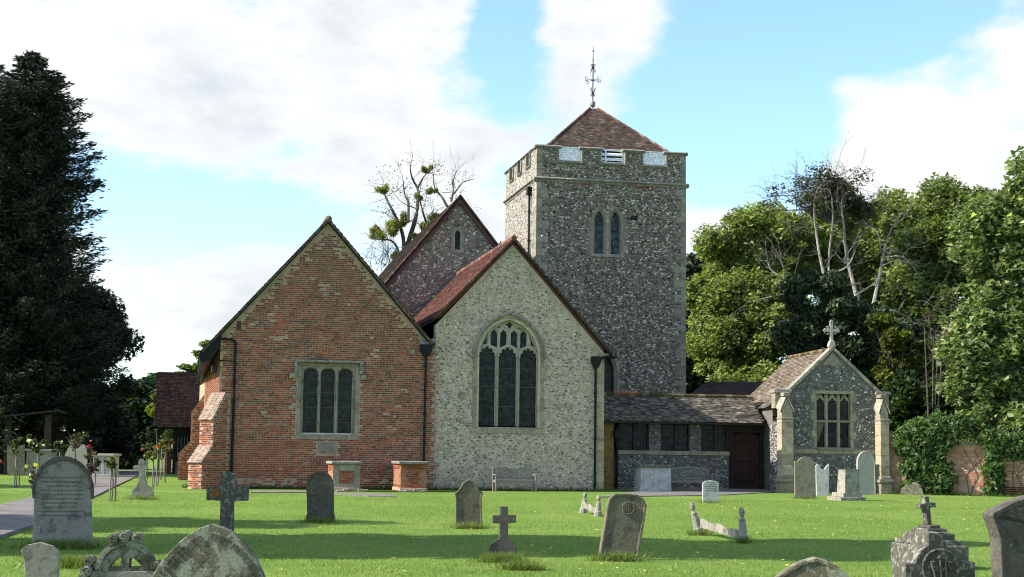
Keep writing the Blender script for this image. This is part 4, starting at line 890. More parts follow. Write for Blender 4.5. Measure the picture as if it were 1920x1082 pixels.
# ------------------------------------------------------------------ covered passage between chancel and annexe
V = 3.0; FP = Fr(1153, 0, 0) if False else FC
pas = empty('passage_building', FC.P(14.6, V, 0), CH, 'low tiled passage with flint dwarf wall and dark timber windows, joining church to annexe', 'building')
PO = FC.P(14.6, V, 0)
def pp(px, py, v=0.0): u, z = FC.uz(px, py, V+v); return (u-14.6, z)
uR = pp(1432, 850)[0]; ue = pp(1133, 790)[0]; zev = pp(1280, 792, -.4)[1]; zst0, zst1 = pp(1260, 853)[1], pp(1260, 845.5)[1]; ud = pp(1366, 870)[0]; uw0 = pp(1157, 870)[0]
# ochre return wall
piece('rendered_wall', M['ochre'], (pp(1131, 850)[0]-.3, -.02, -.3), (pp(1151, 850)[0], .3, zev+.1), pas, .01, label='ochre coloured wall beside the chancel corner')
mb = MB(); q_ = pp(1155, 850)[0]; mb.tube([(q_, -.12, 2.5), (q_, -.12, .1)], .055, 8); mb.prism([(q_-.14, 2.35), (q_-.1, 2.05), (q_+.1, 2.05), (q_+.14, 2.35)], -.24, -.02)
for z in (.15, 1.2): mb.tube([(q_, -.12, z), (q_, -.12, z+.1)], .08, 8)
mb.build('downpipe', M['iron'], pas, color=False)
mb = MB(); mb.box((uw0-.1, 0, -.3), (ud, .3, zst0)); dw = mb.build('flint_wall', M['mortar_dark'], pas)
piers = [(pp(1217.5, 820)[0], pp(1239, 820)[0]), (pp(1293.5, 820)[0], pp(1315, 820)[0])]
for a, b in piers:
    mb = MB(); mb.box((a, .02, zst1), (b, .3, zev+.05)); o = mb.build('flint_pier', M['mortar_dark'], pas); mb = MB(); flints(mb, lambda u, z: a+.03 < u < b-.03, a, b, zst1+.02, zev, fr(.02), sp=.09, size=(.025, .05), pal=DARK); mb.build('flints', M['flint'], o, kind='stuff')
mb = MB(); flints(mb, lambda u, z: u < ud-.03, uw0, ud, .05, zst0-.02, fr(0), sp=.088, size=(.025, .055), prot=(.01, .04), pal=DARK); mb.build('flints', M['flint'], dw, kind='stuff')
x = uw0-.06
while x < ud-.05: w = min(.62, ud+.03-x); piece('sill_stone', M['clunch'], (x+.003, -.05, zst0), (x+w-.003, .3, zst1), pas, .008); x += w
x = uw0
while x < ud: w = min(.5, ud-x); piece('plinth_stone', M['clunch'], (x+.003, -.06, -.2), (x+w-.003, .05, .1), pas, .008, tone=.7); x += w
bays = [(pp(1160, 820)[0], piers[0][0]), (piers[0][1], piers[1][0]), (piers[1][1], ud)]
for a, b in bays:
    w_ = empty('window', (0, 0, 0), 0); w_.parent = pas
    z0, z1 = zst1, zev+.03; m_ = (a+b)/2
    for p, q_ in (((a, .04, z0), (a+.07, .16, z1)), ((b-.07, .04, z0), (b, .16, z1)), ((a+.07, .04, z0), (b-.07, .16, z0+.07)), ((a+.07, .04, z1-.12), (b-.07, .16, z1)), ((m_-.03, .06, z0+.07), (m_+.03, .14, z1-.12))): piece('frame', M['darkwood'], p, q_, w_, .006)
    for p, q_ in ((a+.07, m_-.03), (m_+.03, b-.07)): glazing(w_, [(p, z0+.07), (q_, z0+.07), (q_, z1-.12), (p, z1-.12)], .12, M['glass'], 0, cell=(.11, .15), k=.004)
mb = MB(); mb.box((uw0-.3, .5, -.3), (uR, .55, zev+.3)); mb.build('back_wall', M['darkwood'], pas, color=False)
piece('wall_plate', M['darkwood'], (uw0-.3, -.06, zev+.03), (uR+.1, .3, zev+.18), pas, .01)
door = empty('door', (0, 0, 0), 0); door.parent = pas; tag(door, 'brown plank door under the dark eaves')
d0, d1 = pp(1372, 860, .3)[0], pp(1423, 860, .3)[0]; dzt = pp(1400, 812, .3)[1]
nb = 7
for i in range(nb):
    a, b = d0+(d1-d0)*i/nb, d0+(d1-d0)*(i+1)/nb; xc = ((a+b)/2-(d0+d1)/2)/((d1-d0)/2); piece('plank', M['doorwood'], (a+.004, .30, .03), (b-.004, .35, dzt-.12*xc*xc), door, .006)
for zb_ in (.35, 1.15, 1.95): piece('hinge', M['iron'], (d0+.02, .285, zb_), (d1-.15, .30, zb_+.05), door, .002)
for p, q_ in (((ud, .2, -.1), (d0-.01, .42, zev+.1)), ((d1+.01, .2, -.1), (uR-.02, .42, zev+.1)), ((d0-.01, .22, dzt+.005), (d1+.01, .42, zev+.1))): piece('door_frame', M['darkwood'], p, q_, pas, .01)
piece('door_step', M['coping'], (ud, -.35, -.1), (uR-.05, .3, .06), pas, .02)
# roof
ER = pp(1300, 790, -.45); zr_ = pp(1250, 741.5, 1.35)[1]; z_e = zev+.02; rise_ = zr_-z_e-.03
px0_, px1_ = pp(1131, 790, -.45)[0], pp(1432, 794, -.45)[0]
A_ = (px0_, -.45, z_e); sl_ = math.hypot(1.8, rise_); rl = px1_-px0_
mb = MB(); mb.prism([(-.45, z_e-.09), (1.35, zr_-.13), (3.2, z_e-.09), (3.2, z_e-.01), (1.35, zr_-.03), (-.45, z_e-.01)], px0_-.3, px1_-.02, fn=lambda u, v, z: (v, u, z)); pdk = mb.build('roof', M['darkwood'], pas, label='long low mossy tiled roof of the passage')
mb = MB(); tiles(mb, A_, (1, 0, 0), (0, 1.8, rise_), [(-.2, 0), (rl, 0), (rl+.15, sl_), (-.2, sl_)], TLICH, jit=.03, th=.02); mb.build('roof_tiles', M['tile'], pdk, kind='stuff')
x = px0_; 
while x < px1_+.05: q = MB(); k = random.choice(TLICH); k = (k[0]*.95, k[1]*.9, k[2]*.6); q.tube([(x+.004, 1.35, zr_-.01+.01*random.random()), (x+.30, 1.35, zr_-.01)], .10, 8, col=k); q.build('ridge_tile', M['tile'], pdk); x += .305
for i in range(3): q = MB(); k = (.30, .11, .06); q.tube([(pp(1150, 741, 1.35)[0]+i*.32, 1.3, zr_+.06), (pp(1150, 741, 1.35)[0]+i*.32+.28, 1.3, zr_+.06)], .08, 8, col=k); q.build('ridge_tile', M['tile'], pdk, label='bright red ridge tile')
# ------------------------------------------------------------------ annexe chapel on the right
FV = Fr(1457, 60.0, 7.0); VD = 7.0
ann = empty('annexe_chapel', FV.O, VD, 'small flint annexe with gable cross, mullioned window and pale stone buttresses', 'building')
def pv(px, py, v=0.0): return FV.uz(px, py, v)
vA = pv(1560, 645)
vL = pv(1488, 735)[0]; lz = pv(1478, 733)[1]; vR = pv(1643, 733)[0]
uL, uRr = pv(1480, 800)[0]-.05, pv(1648, 800)[0]+.05; zk = pv(1560, 733)[1]; AP = (pv(1561, 655)[0], pv(1561, 655)[1])
ws0, ws1 = pv(1529, 800, .15)[0], pv(1592, 800, .15)[0]; wz0, wz1 = pv(1560, 839, .15)[1], pv(1560, 739, .15)[1]
aw = [(uL, -.3), (uRr, -.3), (uRr, zk-.1), (AP[0], AP[1]), (uL, zk-.1)]
mb = MB(); mb.prism(aw, 0, .4, holes=[[(ws0, wz0), (ws1, wz0), (ws1, wz1), (ws0, wz1)]]); awl = mb.build('gable_wall', M['mortar_dark'], ann, label='dark knapped flint gable wall')
zb0, zb1 = pv(1500, 850)[1], pv(1500, 842)[1]
def in_an(u, z):
    if not inpoly([(uL, .0), (uRr, 0), (uRr, zk-.1), (AP[0], AP[1]-.30), (uL, zk-.1)], u, z): return False
    if ws0-.22 < u < ws1+.22 and z > zb0-.05 and z < wz1+.15: return False
    if zb0-.04 < z < zb1+.04 or z > AP[1]-.62: return False
    return True
mb = MB(); flints(mb, in_an, uL, uRr, .05, AP[1], fr(0), sp=.085, size=(.025, .055), prot=(.01, .035), pal=DARK, flat=1.15); mb.build('flints', M['flint'], awl, kind='stuff')
x = uL
while x < uRr-.02: w = min(.55+.2*random.random(), uRr-x); piece('band_stone', M['clunch'], (x+.003, -.02, zb0), (x+w-.003, .05, zb1), awl, .006); x += w
mb = MB(); mb.prism([(AP[0]-.42, AP[1]-.64), (AP[0]+.42, AP[1]-.64), (AP[0]+.0, AP[1]-.12)], -.02, .05); mb.build('apex_stone', M['clunch'], awl, bevel=.006)
# left side wall
mb = MB(); mb.box((uL, .4, -.3), (uL+.3, 5.6, zk-.55)); asw = mb.build('side_wall', M['mortar_dark'], ann)
mb = MB(); flints(mb, lambda a, z: .75 < a < 2.5, .7, 2.5, .05, 2.75, lf(uL), sp=.09, size=(.025, .055), prot=(.01, .04), pal=DARK+[(.2, (.5, .49, .46))]); mb.build('flints', M['flint'], asw, kind='stuff')
mb = MB(); mb.box((uRr-.3, .4, -.3), (uRr, 5.6, zk-.4)); mb.box((uL+.3, 5.3, -.3), (uRr-.3, 5.6, zk-.3)); mb.build('side_wall', M['mortar_dark'], ann)
# window
awn = empty('window', (0, 0, 0), 0); awn.parent = ann; tag(awn, 'square headed stone window with cusped tops and a transom')
gx = lambda x: pv(1480+x/4.006, 800, .15)[0]; gy = lambda y: pv(1560, 590+y/4.006, .15)[1]
cols_ = [(gx(194), gx(263)), (gx(287), gx(355)), (gx(378), gx(446))]; hl = []
for a, b in cols_:
    m_ = (a+b)/2; hl.append([(a, gy(1000)), (b, gy(1000)), (b, gy(810)), (a, gy(810))]); c_ = cusped(a, b, gy(793), gy(672), gy(628), 3, .05, 18); hl.append(c_)
    hl.append([(a+.0, gy(625)), (m_-.05, gy(610)), (m_-.05, gy(598)), (a+.0, gy(598))]); hl.append([(b-.0, gy(598)), (m_+.05, gy(598)), (m_+.05, gy(610)), (b-.0, gy(625))])
    hl[-2] = [(a+.004, gy(640)), (a+.07, gy(618)), (m_-.05, gy(602)), (m_-.03, gy(597)), (a+.004, gy(597))]; hl[-1] = [(b-.004, gy(640)), (b-.004, gy(597)), (m_+.03, gy(597)), (m_+.05, gy(602)), (b-.07, gy(618))]
mb = MB(); mb.prism([(ws0, wz0), (ws1, wz0), (ws1, wz1), (ws0, wz1)], .10, .22, holes=hl); mb.build('mullions', M['clunch'], awn, bevel=.008)
for h_ in hl: glazing(awn, h_, .19, M['glass'], .1 if len(h_) > 5 and len(h_) > 10 else 0)
piece('transom', M['stone'], (ws0, .04, gy(810)), (ws1, .11, gy(795)), awn, .01)
for a, b in ((cols_[0][1], cols_[1][0]), (cols_[1][1], cols_[2][0])): mb = MB(); mb.prism([(a+.015, wz0+.02), (b-.015, wz0+.02), (b-.015, wz1-.05), (a+.015, wz1-.05)], .06, .12); mb.build('mullion', M['clunch'], awn, bevel=.015)
jambs(FV, awn, ws0, ws1, wz0-.05, wz1, M['clunch'], .13, .23, h=.36)
piece('lintel', M['clunch'], (ws0-.16, -.014, wz1+.002), (ws1+.16, .3, wz1+.13), awn, .01); piece('sill', M['stone'], (ws0-.03, -.05, wz0-.12), (ws1+.03, .2, wz0-.003), awn, .02)
# coping and kneelers
for s_, ux in ((-1, uL), (1, uRr)):
    run = abs(AP[0]-ux)+.12; n_ = 7; pch = (AP[1]-zk+.1)/abs(AP[0]-ux); l_ = math.hypot(1, pch)
    for i in range(n_):
        f0, f1 = run*i/n_+.002, run*(i+1)/n_-.002; x0, x1 = AP[0]+s_*f0, AP[0]+s_*f1; z0_, z1_ = AP[1]-f0*pch, AP[1]-f1*pch
        P_ = [(x0, z0_+.13), (x1, z1_+.13), (x1, z1_-.03), (x0, z0_-.03)]; P_ = P_ if s_ < 0 else P_
        mb = MB(); k = .85+.3*random.random(); mb.prism(P_, -.09, .42, col=(k, k, k)); mb.build('coping_stone', M['coping'], ann, bevel=.01)
kz = pv(1468, 730)[1]
def kneeler(x0, x1, z): 
    piece('kneeler', M['coping'], (x0, -.14, z-.14), (x1, .5, z), ann, .02); piece('kneeler', M['clunch'], (x0+.05, -.05, z-.75), (x1-.05, .45, z-.15), ann, .02, tone=1.1)
kneeler(pv(1450, 730)[0], pv(1483, 730)[0], kz); kneeler(pv(1640, 731)[0], pv(1668, 731)[0], kz-.03)
# gable cross
gc = empty('gable_cross', (AP[0], .12, AP[1]+.1), 0); gc.parent = ann; tag(gc, 'pale stone cross with fretted arms on the gable')
mb = MB(); mb.prism([(-.15, 0), (.15, 0), (.12, .16), (.07, .26), (-.07, .26), (-.12, .16)], -.12, .12); mb.build('base', M['stone_light'], gc, bevel=.02)
mb = MB(); mb.box((-.06, -.05, .26), (.06, .05, 1.0)); mb.box((-.26, -.049, .60), (.26, .049, .72))
for (x, z) in ((0, 1.0), (-.26, .66), (.26, .66)):
    mb.prism([(x-.09, z), (x, z-.09), (x+.09, z), (x, z+.09)], -.05, .05)
for s_ in (-1, 1):
    mb.prism([(s_*.045, .52), (s_*.13, .55), (s_*.15, .62), (s_*.12, .58)][::s_], -.04, .04); mb.prism([(s_*.045, .85), (s_*.12, .80), (s_*.15, .70), (s_*.13, .83)][::-s_], -.04, .04)
    mb.prism([(s_*.12, .80), (s_*.16, .76), (s_*.20, .80), (s_*.16, .84)][::s_], -.045, .045); mb.prism([(s_*.12, .52), (s_*.16, .48), (s_*.20, .52), (s_*.16, .56)][::s_], -.045, .045)
mb.build('cross', M['stone_light'], gc, bevel=.012)
# buttresses
def abut(F, px0, px1, zt, name='buttress', mirror=1):
    a, b = pv(px0, 850, -.35)[0], pv(px1, 850, -.35)[0]; o = empty(name, (0, 0, 0), 0); o.parent = ann; tag(o, 'tall stone buttress with steep gabled weathering')
    z = .55; yf = -.62
    piece('plinth', M['clunch'], (a-.06, yf-.1, -.2), (b+.06, .0, .42), o, .03); piece('plinth', M['stone'], (a-.12, yf-.15, .42), (b+.12, 0, .56), o, .03); piece('plinth', M['stone'], (a-.05, yf-.06, .56), (b+.05, 0, .68), o, .03)
    z = .68
    while z < zt-1.05: h = min(.36+.1*random.random(), zt-1.0-z); piece('ashlar_block', M['clunch'], (a, yf, z+.003), (b, 0, z+h-.003), o, .008, tone=1.15); z += h
    piece('drip', M['stone'], (a-.03, yf-.05, z), (b+.03, 0, z+.06), o, .02)
    mb = MB(); mb.add([(a+.01, yf+.05, z+.06), (b-.01, yf+.05, z+.06), (b-.01, 0, z+.06), (a+.01, 0, z+.06), (a+.01, yf+.05, z+.35), (b-.01, yf+.05, z+.35), ((a+b)/2, yf+.12, zt-.12), ((a+b)/2, 0, zt), (a+.01, 0, z+.55), (b-.01, 0, z+.55)],
        [(0, 1, 5, 6, 4), (1, 2, 9, 7, 6, 5), (3, 0, 4, 6, 7, 8), (2, 3, 8, 7, 9)], (1.1, 1.1, 1.1)); mb.build('weathering', M['clunch'], o, bevel=.01)
    for s_, e_ in ((-1, a), (1, b)):
        mb = MB(); m_ = (a+b)/2; q0 = (e_+s_*.05, z+.28); mb.add([(q0[0], yf, z+.26), (q0[0], 0, z+.45), (m_, 0, zt+.04), (m_, yf+.06, zt-.08), (q0[0], yf, z+.34), (q0[0], 0, z+.53), (m_, 0, zt+.1), (m_, yf+.06, zt-.02)],
            [(0, 1, 2, 3), (7, 6, 5, 4), (0, 4, 5, 1), (3, 2, 6, 7), (0, 3, 7, 4), (1, 5, 6, 2)], (1.2, 1.2, 1.15)); mb.build('weathering', M['coping'], o, bevel=.01)
    piece('cap', M['coping'], ((a+b)/2-.13, yf+.05, zt-.1), ((a+b)/2+.13, 0, zt+.04), o, .02)
    return o
zt_ = pv(1468, 738, -.35)[1]; abut(FV, 1462, 1484, zt_)
abut(FV, 1647, 1663, pv(1655, 742, -.35)[1])
# roof of the annexe
ARZ = AP[1]-.02; al = AP[0]-uL+.30; apch = (AP[1]-zk+.1)/abs(AP[0]-uL)
adk = roof_deck(ann, 'roof', (AP[0], ARZ), .42, 5.7, al, al, apch, M['darkwood'], .09, 'lichened brown tiled roof of the annexe')
sl_ = math.hypot(1, apch); mb = MB()
tiles(mb, (AP[0]-al, .42, ARZ-al*apch), (0, 1, 0), (1, 0, apch), [(0, 0), (5.3, 0), (5.3, al*sl_), (0, al*sl_)], [(.14, .115, .085), (.165, .135, .10), (.12, .095, .07), (.19, .165, .125), (.24, .215, .17), (.15, .095, .07)], jit=.025, th=.02)
# sprocketed skirt sweeping out over the passage
tiles(mb, (AP[0]-al-.35, .75, ARZ-al*apch-.28), (0, 1, 0), (.5, 0, .42), [(0, 0), (1.3, 0), (1.3, .62), (0, .62)], TLICH, jit=.03)
mb.build('roof_tiles', M['tile'], adk, kind='stuff')
mb = MB(); mb.prism([(AP[0]-al-.35, ARZ-al*apch-.30), (AP[0]-al+.1, ARZ-al*apch+.04), (AP[0]-al+.1, ARZ-al*apch-.06)], .75, 2.05); mb.build('eave_board', M['darkwood'], adk, color=False)
x = .42
while x < 5.7: q = MB(); k = random.choice(TLICH); k = (k[0], k[1]*.85, k[2]*.55); q.tube([(AP[0], x, ARZ+.02), (AP[0], x+.30, ARZ+.02+.01*random.random())], .10, 8, col=k); q.build('ridge_tile', M['tile'], adk); x += .31
mb = MB(); mb.tube([(uL-.08, .9, 2.35), (uL-.08, .9, 2.9), (uL-.35, .9, 3.0)], .03, 6); mb.build('overflow_pipe', M['iron'], ann, color=False)
# dark low roof beyond
db = empty('outbuilding', FC.P(20.5, 14, 0), CH, 'low outbuilding whose dark tiled roof shows behind the passage', 'building')
def q3(px, py, v=0.0): u, z = FC.uz(px, py, 14+v); return (u-20.5, z)
a, b = q3(1303, 742)[0], q3(1420, 742)[0]; c, z2 = q3(1325, 716, 2); z1 = q3(1350, 742)[1]-.6
mb = MB(); mb.box((a+.3, .2, -.3), (b+2, 4, z1)); mb.build('wall', M['darkwood'], db, color=False)
mb = MB(); mb.add([(a, -.2, z1), (b+2.5, -.2, z1), (b+2.5, 2, z2+.12), (c, 2, z2), (a, 4.2, z1), (b+2.5, 4.2, z1)], [(0, 1, 2, 3), (0, 3, 4), (3, 2, 5, 4), (1, 5, 2), (0, 4, 5, 1)], (.06, .045, .04)); dr = mb.build('roof', M['tile'], db)
mb = MB(); tiles(mb, (a, -.2, z1), (1, 0, 0), (0, 2.2, z2-z1), [(0, 0), (b+2.5-a, 0), (b+2.5-a, math.hypot(2.2, z2-z1)), (c-a, math.hypot(2.2, z2-z1))], [(.07, .055, .05), (.09, .07, .06), (.05, .045, .04)]); mb.build('roof_tiles', M['tile'], dr, kind='stuff')
# ------------------------------------------------------------------ timber porch on the far left
FPo = Fr(300, 84.0, 14.0)
por = empty('timber_porch', FPo.O, 14.0, 'timber framed porch with steep brown tiled roof left of the brick chapel', 'porch')
a0 = FPo.uz(293, 800)[0]; zE = FPo.uz(330, 801)[1]; zR = FPo.uz(340, 702, 2.2)[1]; b0 = a0+5.5; aw_ = FPo.uz(326, 840, .5)[0]
mb = MB(); mb.prism([(-.1, zE-.05), (2.2, zR-.08), (4.5, zE-.05), (4.5, zE+.03), (2.2, zR), (-.1, zE+.03)], a0, b0, fn=lambda u, v, z: (v, u, z)); pr = mb.build('roof', M['darkwood'], por)
mb = MB(); tiles(mb, (a0, -.12, zE), (1, 0, 0), (0, 2.3, zR-zE), [(0, 0), (5.5, 0), (5.5, math.hypot(2.3, zR-zE)), (0, math.hypot(2.3, zR-zE))], [(.13, .065, .045), (.16, .075, .05), (.10, .055, .04), (.18, .10, .07), (.085, .05, .04)], jit=.02); mb.build('roof_tiles', M['tile'], pr, kind='stuff')
q = MB(); q.tube([(a0, 2.2, zR+.03), (b0, 2.2, zR+.03)], .09, 8, col=(.12, .07, .05)); q.build('ridge_tile', M['tile'], pr)
mb = MB(); mb.box((aw_, .55, -.2), (b0, .7, .75)); mb.build('dwarf_wall', M['panel'], por, color=False)
mb = MB(); mb.box((aw_, .62, .75), (b0, .66, zE)); mb.build('screen', M['glass'], por, color=False)
x = aw_-.05
while x < b0: piece('post', M['darkwood'], (x, .48, -.1), (x+.16, .64, zE+.05), por, .01); x += 1.15
for z in (.72, 2.05): piece('rail', M['darkwood'], (aw_, .46, z), (b0, .6, z+.14), por, .01)
x = aw_+.2
while x < b0: piece('baluster', M['panel'], (x, .54, .86), (x+.035, .60, 2.05), por, .0); x += .17
piece('brick_pier', M['brick_one'], (aw_-.5, .5, -.2), (aw_-.1, .9, 1.0), por, .01)
# ------------------------------------------------------------------ open shed, far left
sp0 = at(110, 800, 76)
sh = empty('open_shed', (sp0.x, 76, 0), 8, 'dark open fronted shed under the big trees at far left', 'shed')
FS = Fr(110, 76, 8)
su = lambda x, y, v=0: FS.uz(x, y, v)
zr0, zr1 = su(110, 769)[1], su(-40, 787)[1]; xa, xb = su(-60, 780)[0], su(124, 770)[0]
mb = MB(); mb.prism([(xa, zr1), (0, zr0), (xb, zr0-.12), (xb, zr0-.17), (0, zr0-.06), (xa, zr1-.08)], -.4, 3); mb.build('roof', M['shedwood'], sh, color=False)
for px in (94, 20, -30): u_ = su(px, 800)[0]; piece('post', M['shedwood'], (u_-.16, 0, -.1), (u_+.16, .25, zr0-.2-.12*abs(u_)*.3), sh, .02)
mb = MB(); 
x = xa
while x < -.2: mb.box((x, 2.8, 0), (x+.19, 2.83, 2.1)); x += .2
mb.build('back_boards', M['shedwood'], sh, color=False)
piece('rail', M['shedwood'], (xa, .05, 1.2), (-.3, .12, 1.35), sh, .01); piece('mast', M['iron'], (su(27, 750)[0]-.03, .5, 1.8), (su(27, 750)[0]+.03, .56, su(27, 738)[1]), sh, .0)
# ------------------------------------------------------------------ gravestones
M['gs_grey'] = stone('grey weathered headstone', (.33, .31, .26), (.24, .22, .185), (.12, .11, .09), (.36, .35, .31), 2.2, lsc=7, la=.62, bs=.9)
M['gs_moss'] = stone('mossy dark headstone', (.17, .15, .10), (.12, .11, .075), (.075, .07, .05), (.25, .24, .18), 2.4, lsc=11, la=.62, bs=.9, moss=(.11, .105, .04))
M['gs_dark'] = stone('blackened headstone', (.085, .076, .062), (.125, .112, .09), (.05, .046, .038), (.21, .20, .165), 3.0, lsc=16, la=.60, bs=.9)
M['gs_mottle'] = stone('black and pale lichened stone', (.065, .06, .048), (.12, .112, .09), None, (.28, .28, .23), 4, lsc=13, la=.53, bs=1.0)
M['gs_lichen'] = stone('green brown stone with pale crusty lichen', (.13, .115, .075), (.17, .155, .105), (.06, .056, .045), (.29, .30, .23), 2.4, lsc=4.5, la=.50, bs=1.0)
M['gs_pale'] = stone('pale headstone', (.40, .385, .33), (.30, .29, .25), None, (.48, .47, .42), 2.2, bs=.6)
M['gs_tan'] = stone('tan headstone', (.21, .195, .14), (.16, .15, .11), (.10, .095, .07), (.28, .265, .21), 2.2, bs=.8)
M['gs_orange'] = stone('orange lichen', (.36, .13, .02), (.26, .10, .02), (.10, .06, .03), None, 9, bs=1.)
M['marble'] = stone('pale grey marble', (.50, .50, .48), (.38, .38, .36), (.27, .27, .25), None, 2.5, bs=.4)
def slabmesh(poly, t, inset=0.0, depth=.0, taper=0.0):
    bm = bmesh.new(); a = [bm.verts.new((p[0], 0, p[1])) for p in poly]; b = [bm.verts.new((p[0], t, p[1])) for p in poly]; n = len(poly)
    f0 = bm.faces.new(a); bm.faces.new(list(reversed(b)))
    for i in range(n): bm.faces.new((a[(i+1) % n], a[i], b[i], b[(i+1) % n]))
    bmesh.ops.recalc_face_normals(bm, faces=bm.faces)
    if inset:
        bmesh.ops.inset_region(bm, faces=[f0], thickness=inset, depth=0, use_even_offset=True); r = bmesh.ops.inset_region(bm, faces=[f0], thickness=.008, depth=-depth, use_even_offset=True)
    bmesh.ops.triangulate(bm, faces=[f for f in bm.faces if len(f.verts) > 4]); me = bpy.data.meshes.new('slab'); bm.to_mesh(me); bm.free(); return me
def smooth_poly(p, it=2):
    for _ in range(it):
        q = []
        for i in range(len(p)):
            a, b = p[i], p[(i+1) % len(p)]; q += [(a[0]*.75+b[0]*.25, a[1]*.75+b[1]*.25), (a[0]*.25+b[0]*.75, a[1]*.25+b[1]*.75)]
        p = q
    return p
def gdist(px, py): return gp(px, py).y
def headstone(label, D, pts, mat, deg=4, t=.09, name='headstone', lean=0.0, back=0.0, inset=0.0, depth=.012, lines=None, group='gravestones in the churchyard', smooth=0, sink=.15, cat='gravestone', rolly=0):
    """pts: outline read off the photograph as it stands on the grass at distance D; the foot is last"""
    cxp = (pts[0][0]+pts[-1][0])/2; F = Fr(cxp, D, deg); P_ = [F.uz(x, y) for x, y in pts]
    if smooth: P_ = [P_[0]]+smooth_open(P_[1:-1], smooth)+[P_[-1]]
    zf = min(p[1] for p in P_); P_ = [(P_[0][0], zf-sink)]+P_+[(P_[-1][0], zf-sink)]
    r = empty(name, (F.O.x, D, 0), deg, label, cat, group); r.rotation_euler = (rad(back), 0, rad(deg))
    sl = link('slab', slabmesh(list(reversed(P_)), t, inset, depth), M[mat], r, bevel=.008)
    if lines:
        z0, z1, ua, ub_ = lines; mb = MB(); z = z1; i = 0
        yy = depth+.0 if inset else 0
        while z > z0:
            w = (ub_-ua)*(.55+.42*random.random()); x = (ua+ub_)/2-w/2; e = x+w
            while x < e: l_ = .014+.03*random.random(); mb.box((x, yy-.003, z-.011), (min(x+l_, e), yy+.004, z+.008)); x += l_+.010
            z -= .062; i += 1
        mb.build('inscription', M['gs_moss'], r, color=False, kind='stuff')
    return r, F, P_
def smooth_open(p, it):
    for _ in range(it):
        q = [p[0]]
        for i in range(len(p)-1):
            a, b = p[i], p[i+1]; q += [(a[0]*.75+b[0]*.25, a[1]*.75+b[1]*.25), (a[0]*.25+b[0]*.75, a[1]*.25+b[1]*.75)]
        p = q+[p[-1]]
    return p
def parc(cx, cy, rx, ry, a0, a1, n=10): return [(cx+rx*math.cos(rad(a0+(a1-a0)*i/n)), cy-ry*math.sin(rad(a0+(a1-a0)*i/n))) for i in range(n+1)]
# big round-headed stone, left
D = gdist(118, 1026)
r, F, P_ = headstone('large grey round headed gravestone with moulded rim, beside the path at left', D, [(61, 1022), (66, 925)]+parc(118.5, 919, 53, 56, 180, 0, 16)+[(172, 925), (174, 1026)], 'gs_grey', 21, .14, lines=(.42, 1.02, -.36, .36))
us = [p[0] for p in P_]; o_ = [F.uz(x, y) for x, y in parc(118.5, 921, 58, 66, 192, -12, 18)]; i_ = [F.uz(x, y) for x, y in parc(118.5, 922, 52.5, 59, 190, -10, 18)]
mb = MB(); mb.prism(o_+list(reversed(i_)), -.035, .10); mb.build('moulded_rim', M['gs_dark'], r, bevel=.012, color=False)
# small broken footstone
headstone('small chipped grey footstone in long grass in front of the big round headed stone', 17.2, [(47, 1100), (45, 1052), (39, 1031), (50, 1022), (75, 1017), (98, 1024), (109, 1033), (108, 1100)], 'gs_grey', 6, .09, sink=.3)
# wheel-shaped stone with scrolls (open segments)
D = 14.6; F = Fr(222, D, 5); r = empty('headstone', (F.O.x, D, 0), 5, 'pierced wheel shaped gravestone top with three orange tinged scrolls, bottom left', 'gravestone', 'gravestones in the churchyard')
c7 = lambda x, y: F.uz(x/3.836, 800+y/3.836)
out = [c7(690, 1200), c7(690, 1010)]+[c7(*p) for p in parc(905, 1020, 215, 190, 178, 112, 8)]+[c7(*p) for p in parc(905, 1020, 215, 190, 68, 2, 8)]+[c7(1118, 1200)]
out = [c7(690, 1260), c7(1118, 1260), c7(1120, 1010)]+[c7(*p) for p in parc(905, 1030, 215, 205, 5, 175, 20)]+[c7(690, 1010)]
h1 = [c7(*p) for p in [(785, 1015), (810, 975), (840, 950), (868, 944), (876, 1012)]]; h2 = [c7(*p) for p in [(928, 1012), (935, 944), (965, 950), (1000, 980), (1022, 1010)]]
mb = MB(); mb.prism(out, 0, .13, holes=[h1, h2]); mb.build('wheel_slab', M['gs_lichen'], r, bevel=.012, color=False)
mb = MB(); mb.prism([c7(*p) for p in parc(905, 1030, 218, 212, 178, 2, 18)]+[c7(*p) for p in parc(905, 1030, 180, 175, 2, 178, 18)], -.03, .03); mb.build('moulded_rim', M['gs_lichen'], r, bevel=.01, color=False)
def scroll(cx, cy, rr, nm='scroll', mt='gs_lichen'):
    mb = MB(); p = c7(cx, cy); R_ = rr/3.836*D/FPX
    mb.add([(p[0]+R_*math.cos(2*math.pi*k/20), y, p[1]+R_*math.sin(2*math.pi*k/20)) for y in (-.05, .17) for k in range(20)], [tuple(range(20)), tuple(range(39, 19, -1))]+[((k+1) % 20, k, 20+k, 20+(k+1) % 20) for k in range(20)])
    sp = [(p[0]+R_*(.75-.6*t/16)*math.cos(t*.55), -.055, p[1]+R_*(.75-.6*t/16)*math.sin(t*.55)) for t in range(17)]; mb.tube(sp, .012, 5)
    return mb.build(nm, M[mt], r, bevel=.01, color=False)
scroll(818, 805, 37); scroll(898, 790, 40); scroll(985, 798, 33)
for (x, y, q_) in ((640, 965, 34), (625, 1035, 40), (600, 1080, 30), (1130, 985, 20)): scroll(x, y, q_)
mb = MB(); mb.prism([c7(*p) for p in [(640, 1260), (1118, 1260), (1118, 1040), (660, 1040)]], -.02, .15); mb.build('base_slab', M['gs_grey'], r, bevel=.01, color=False)
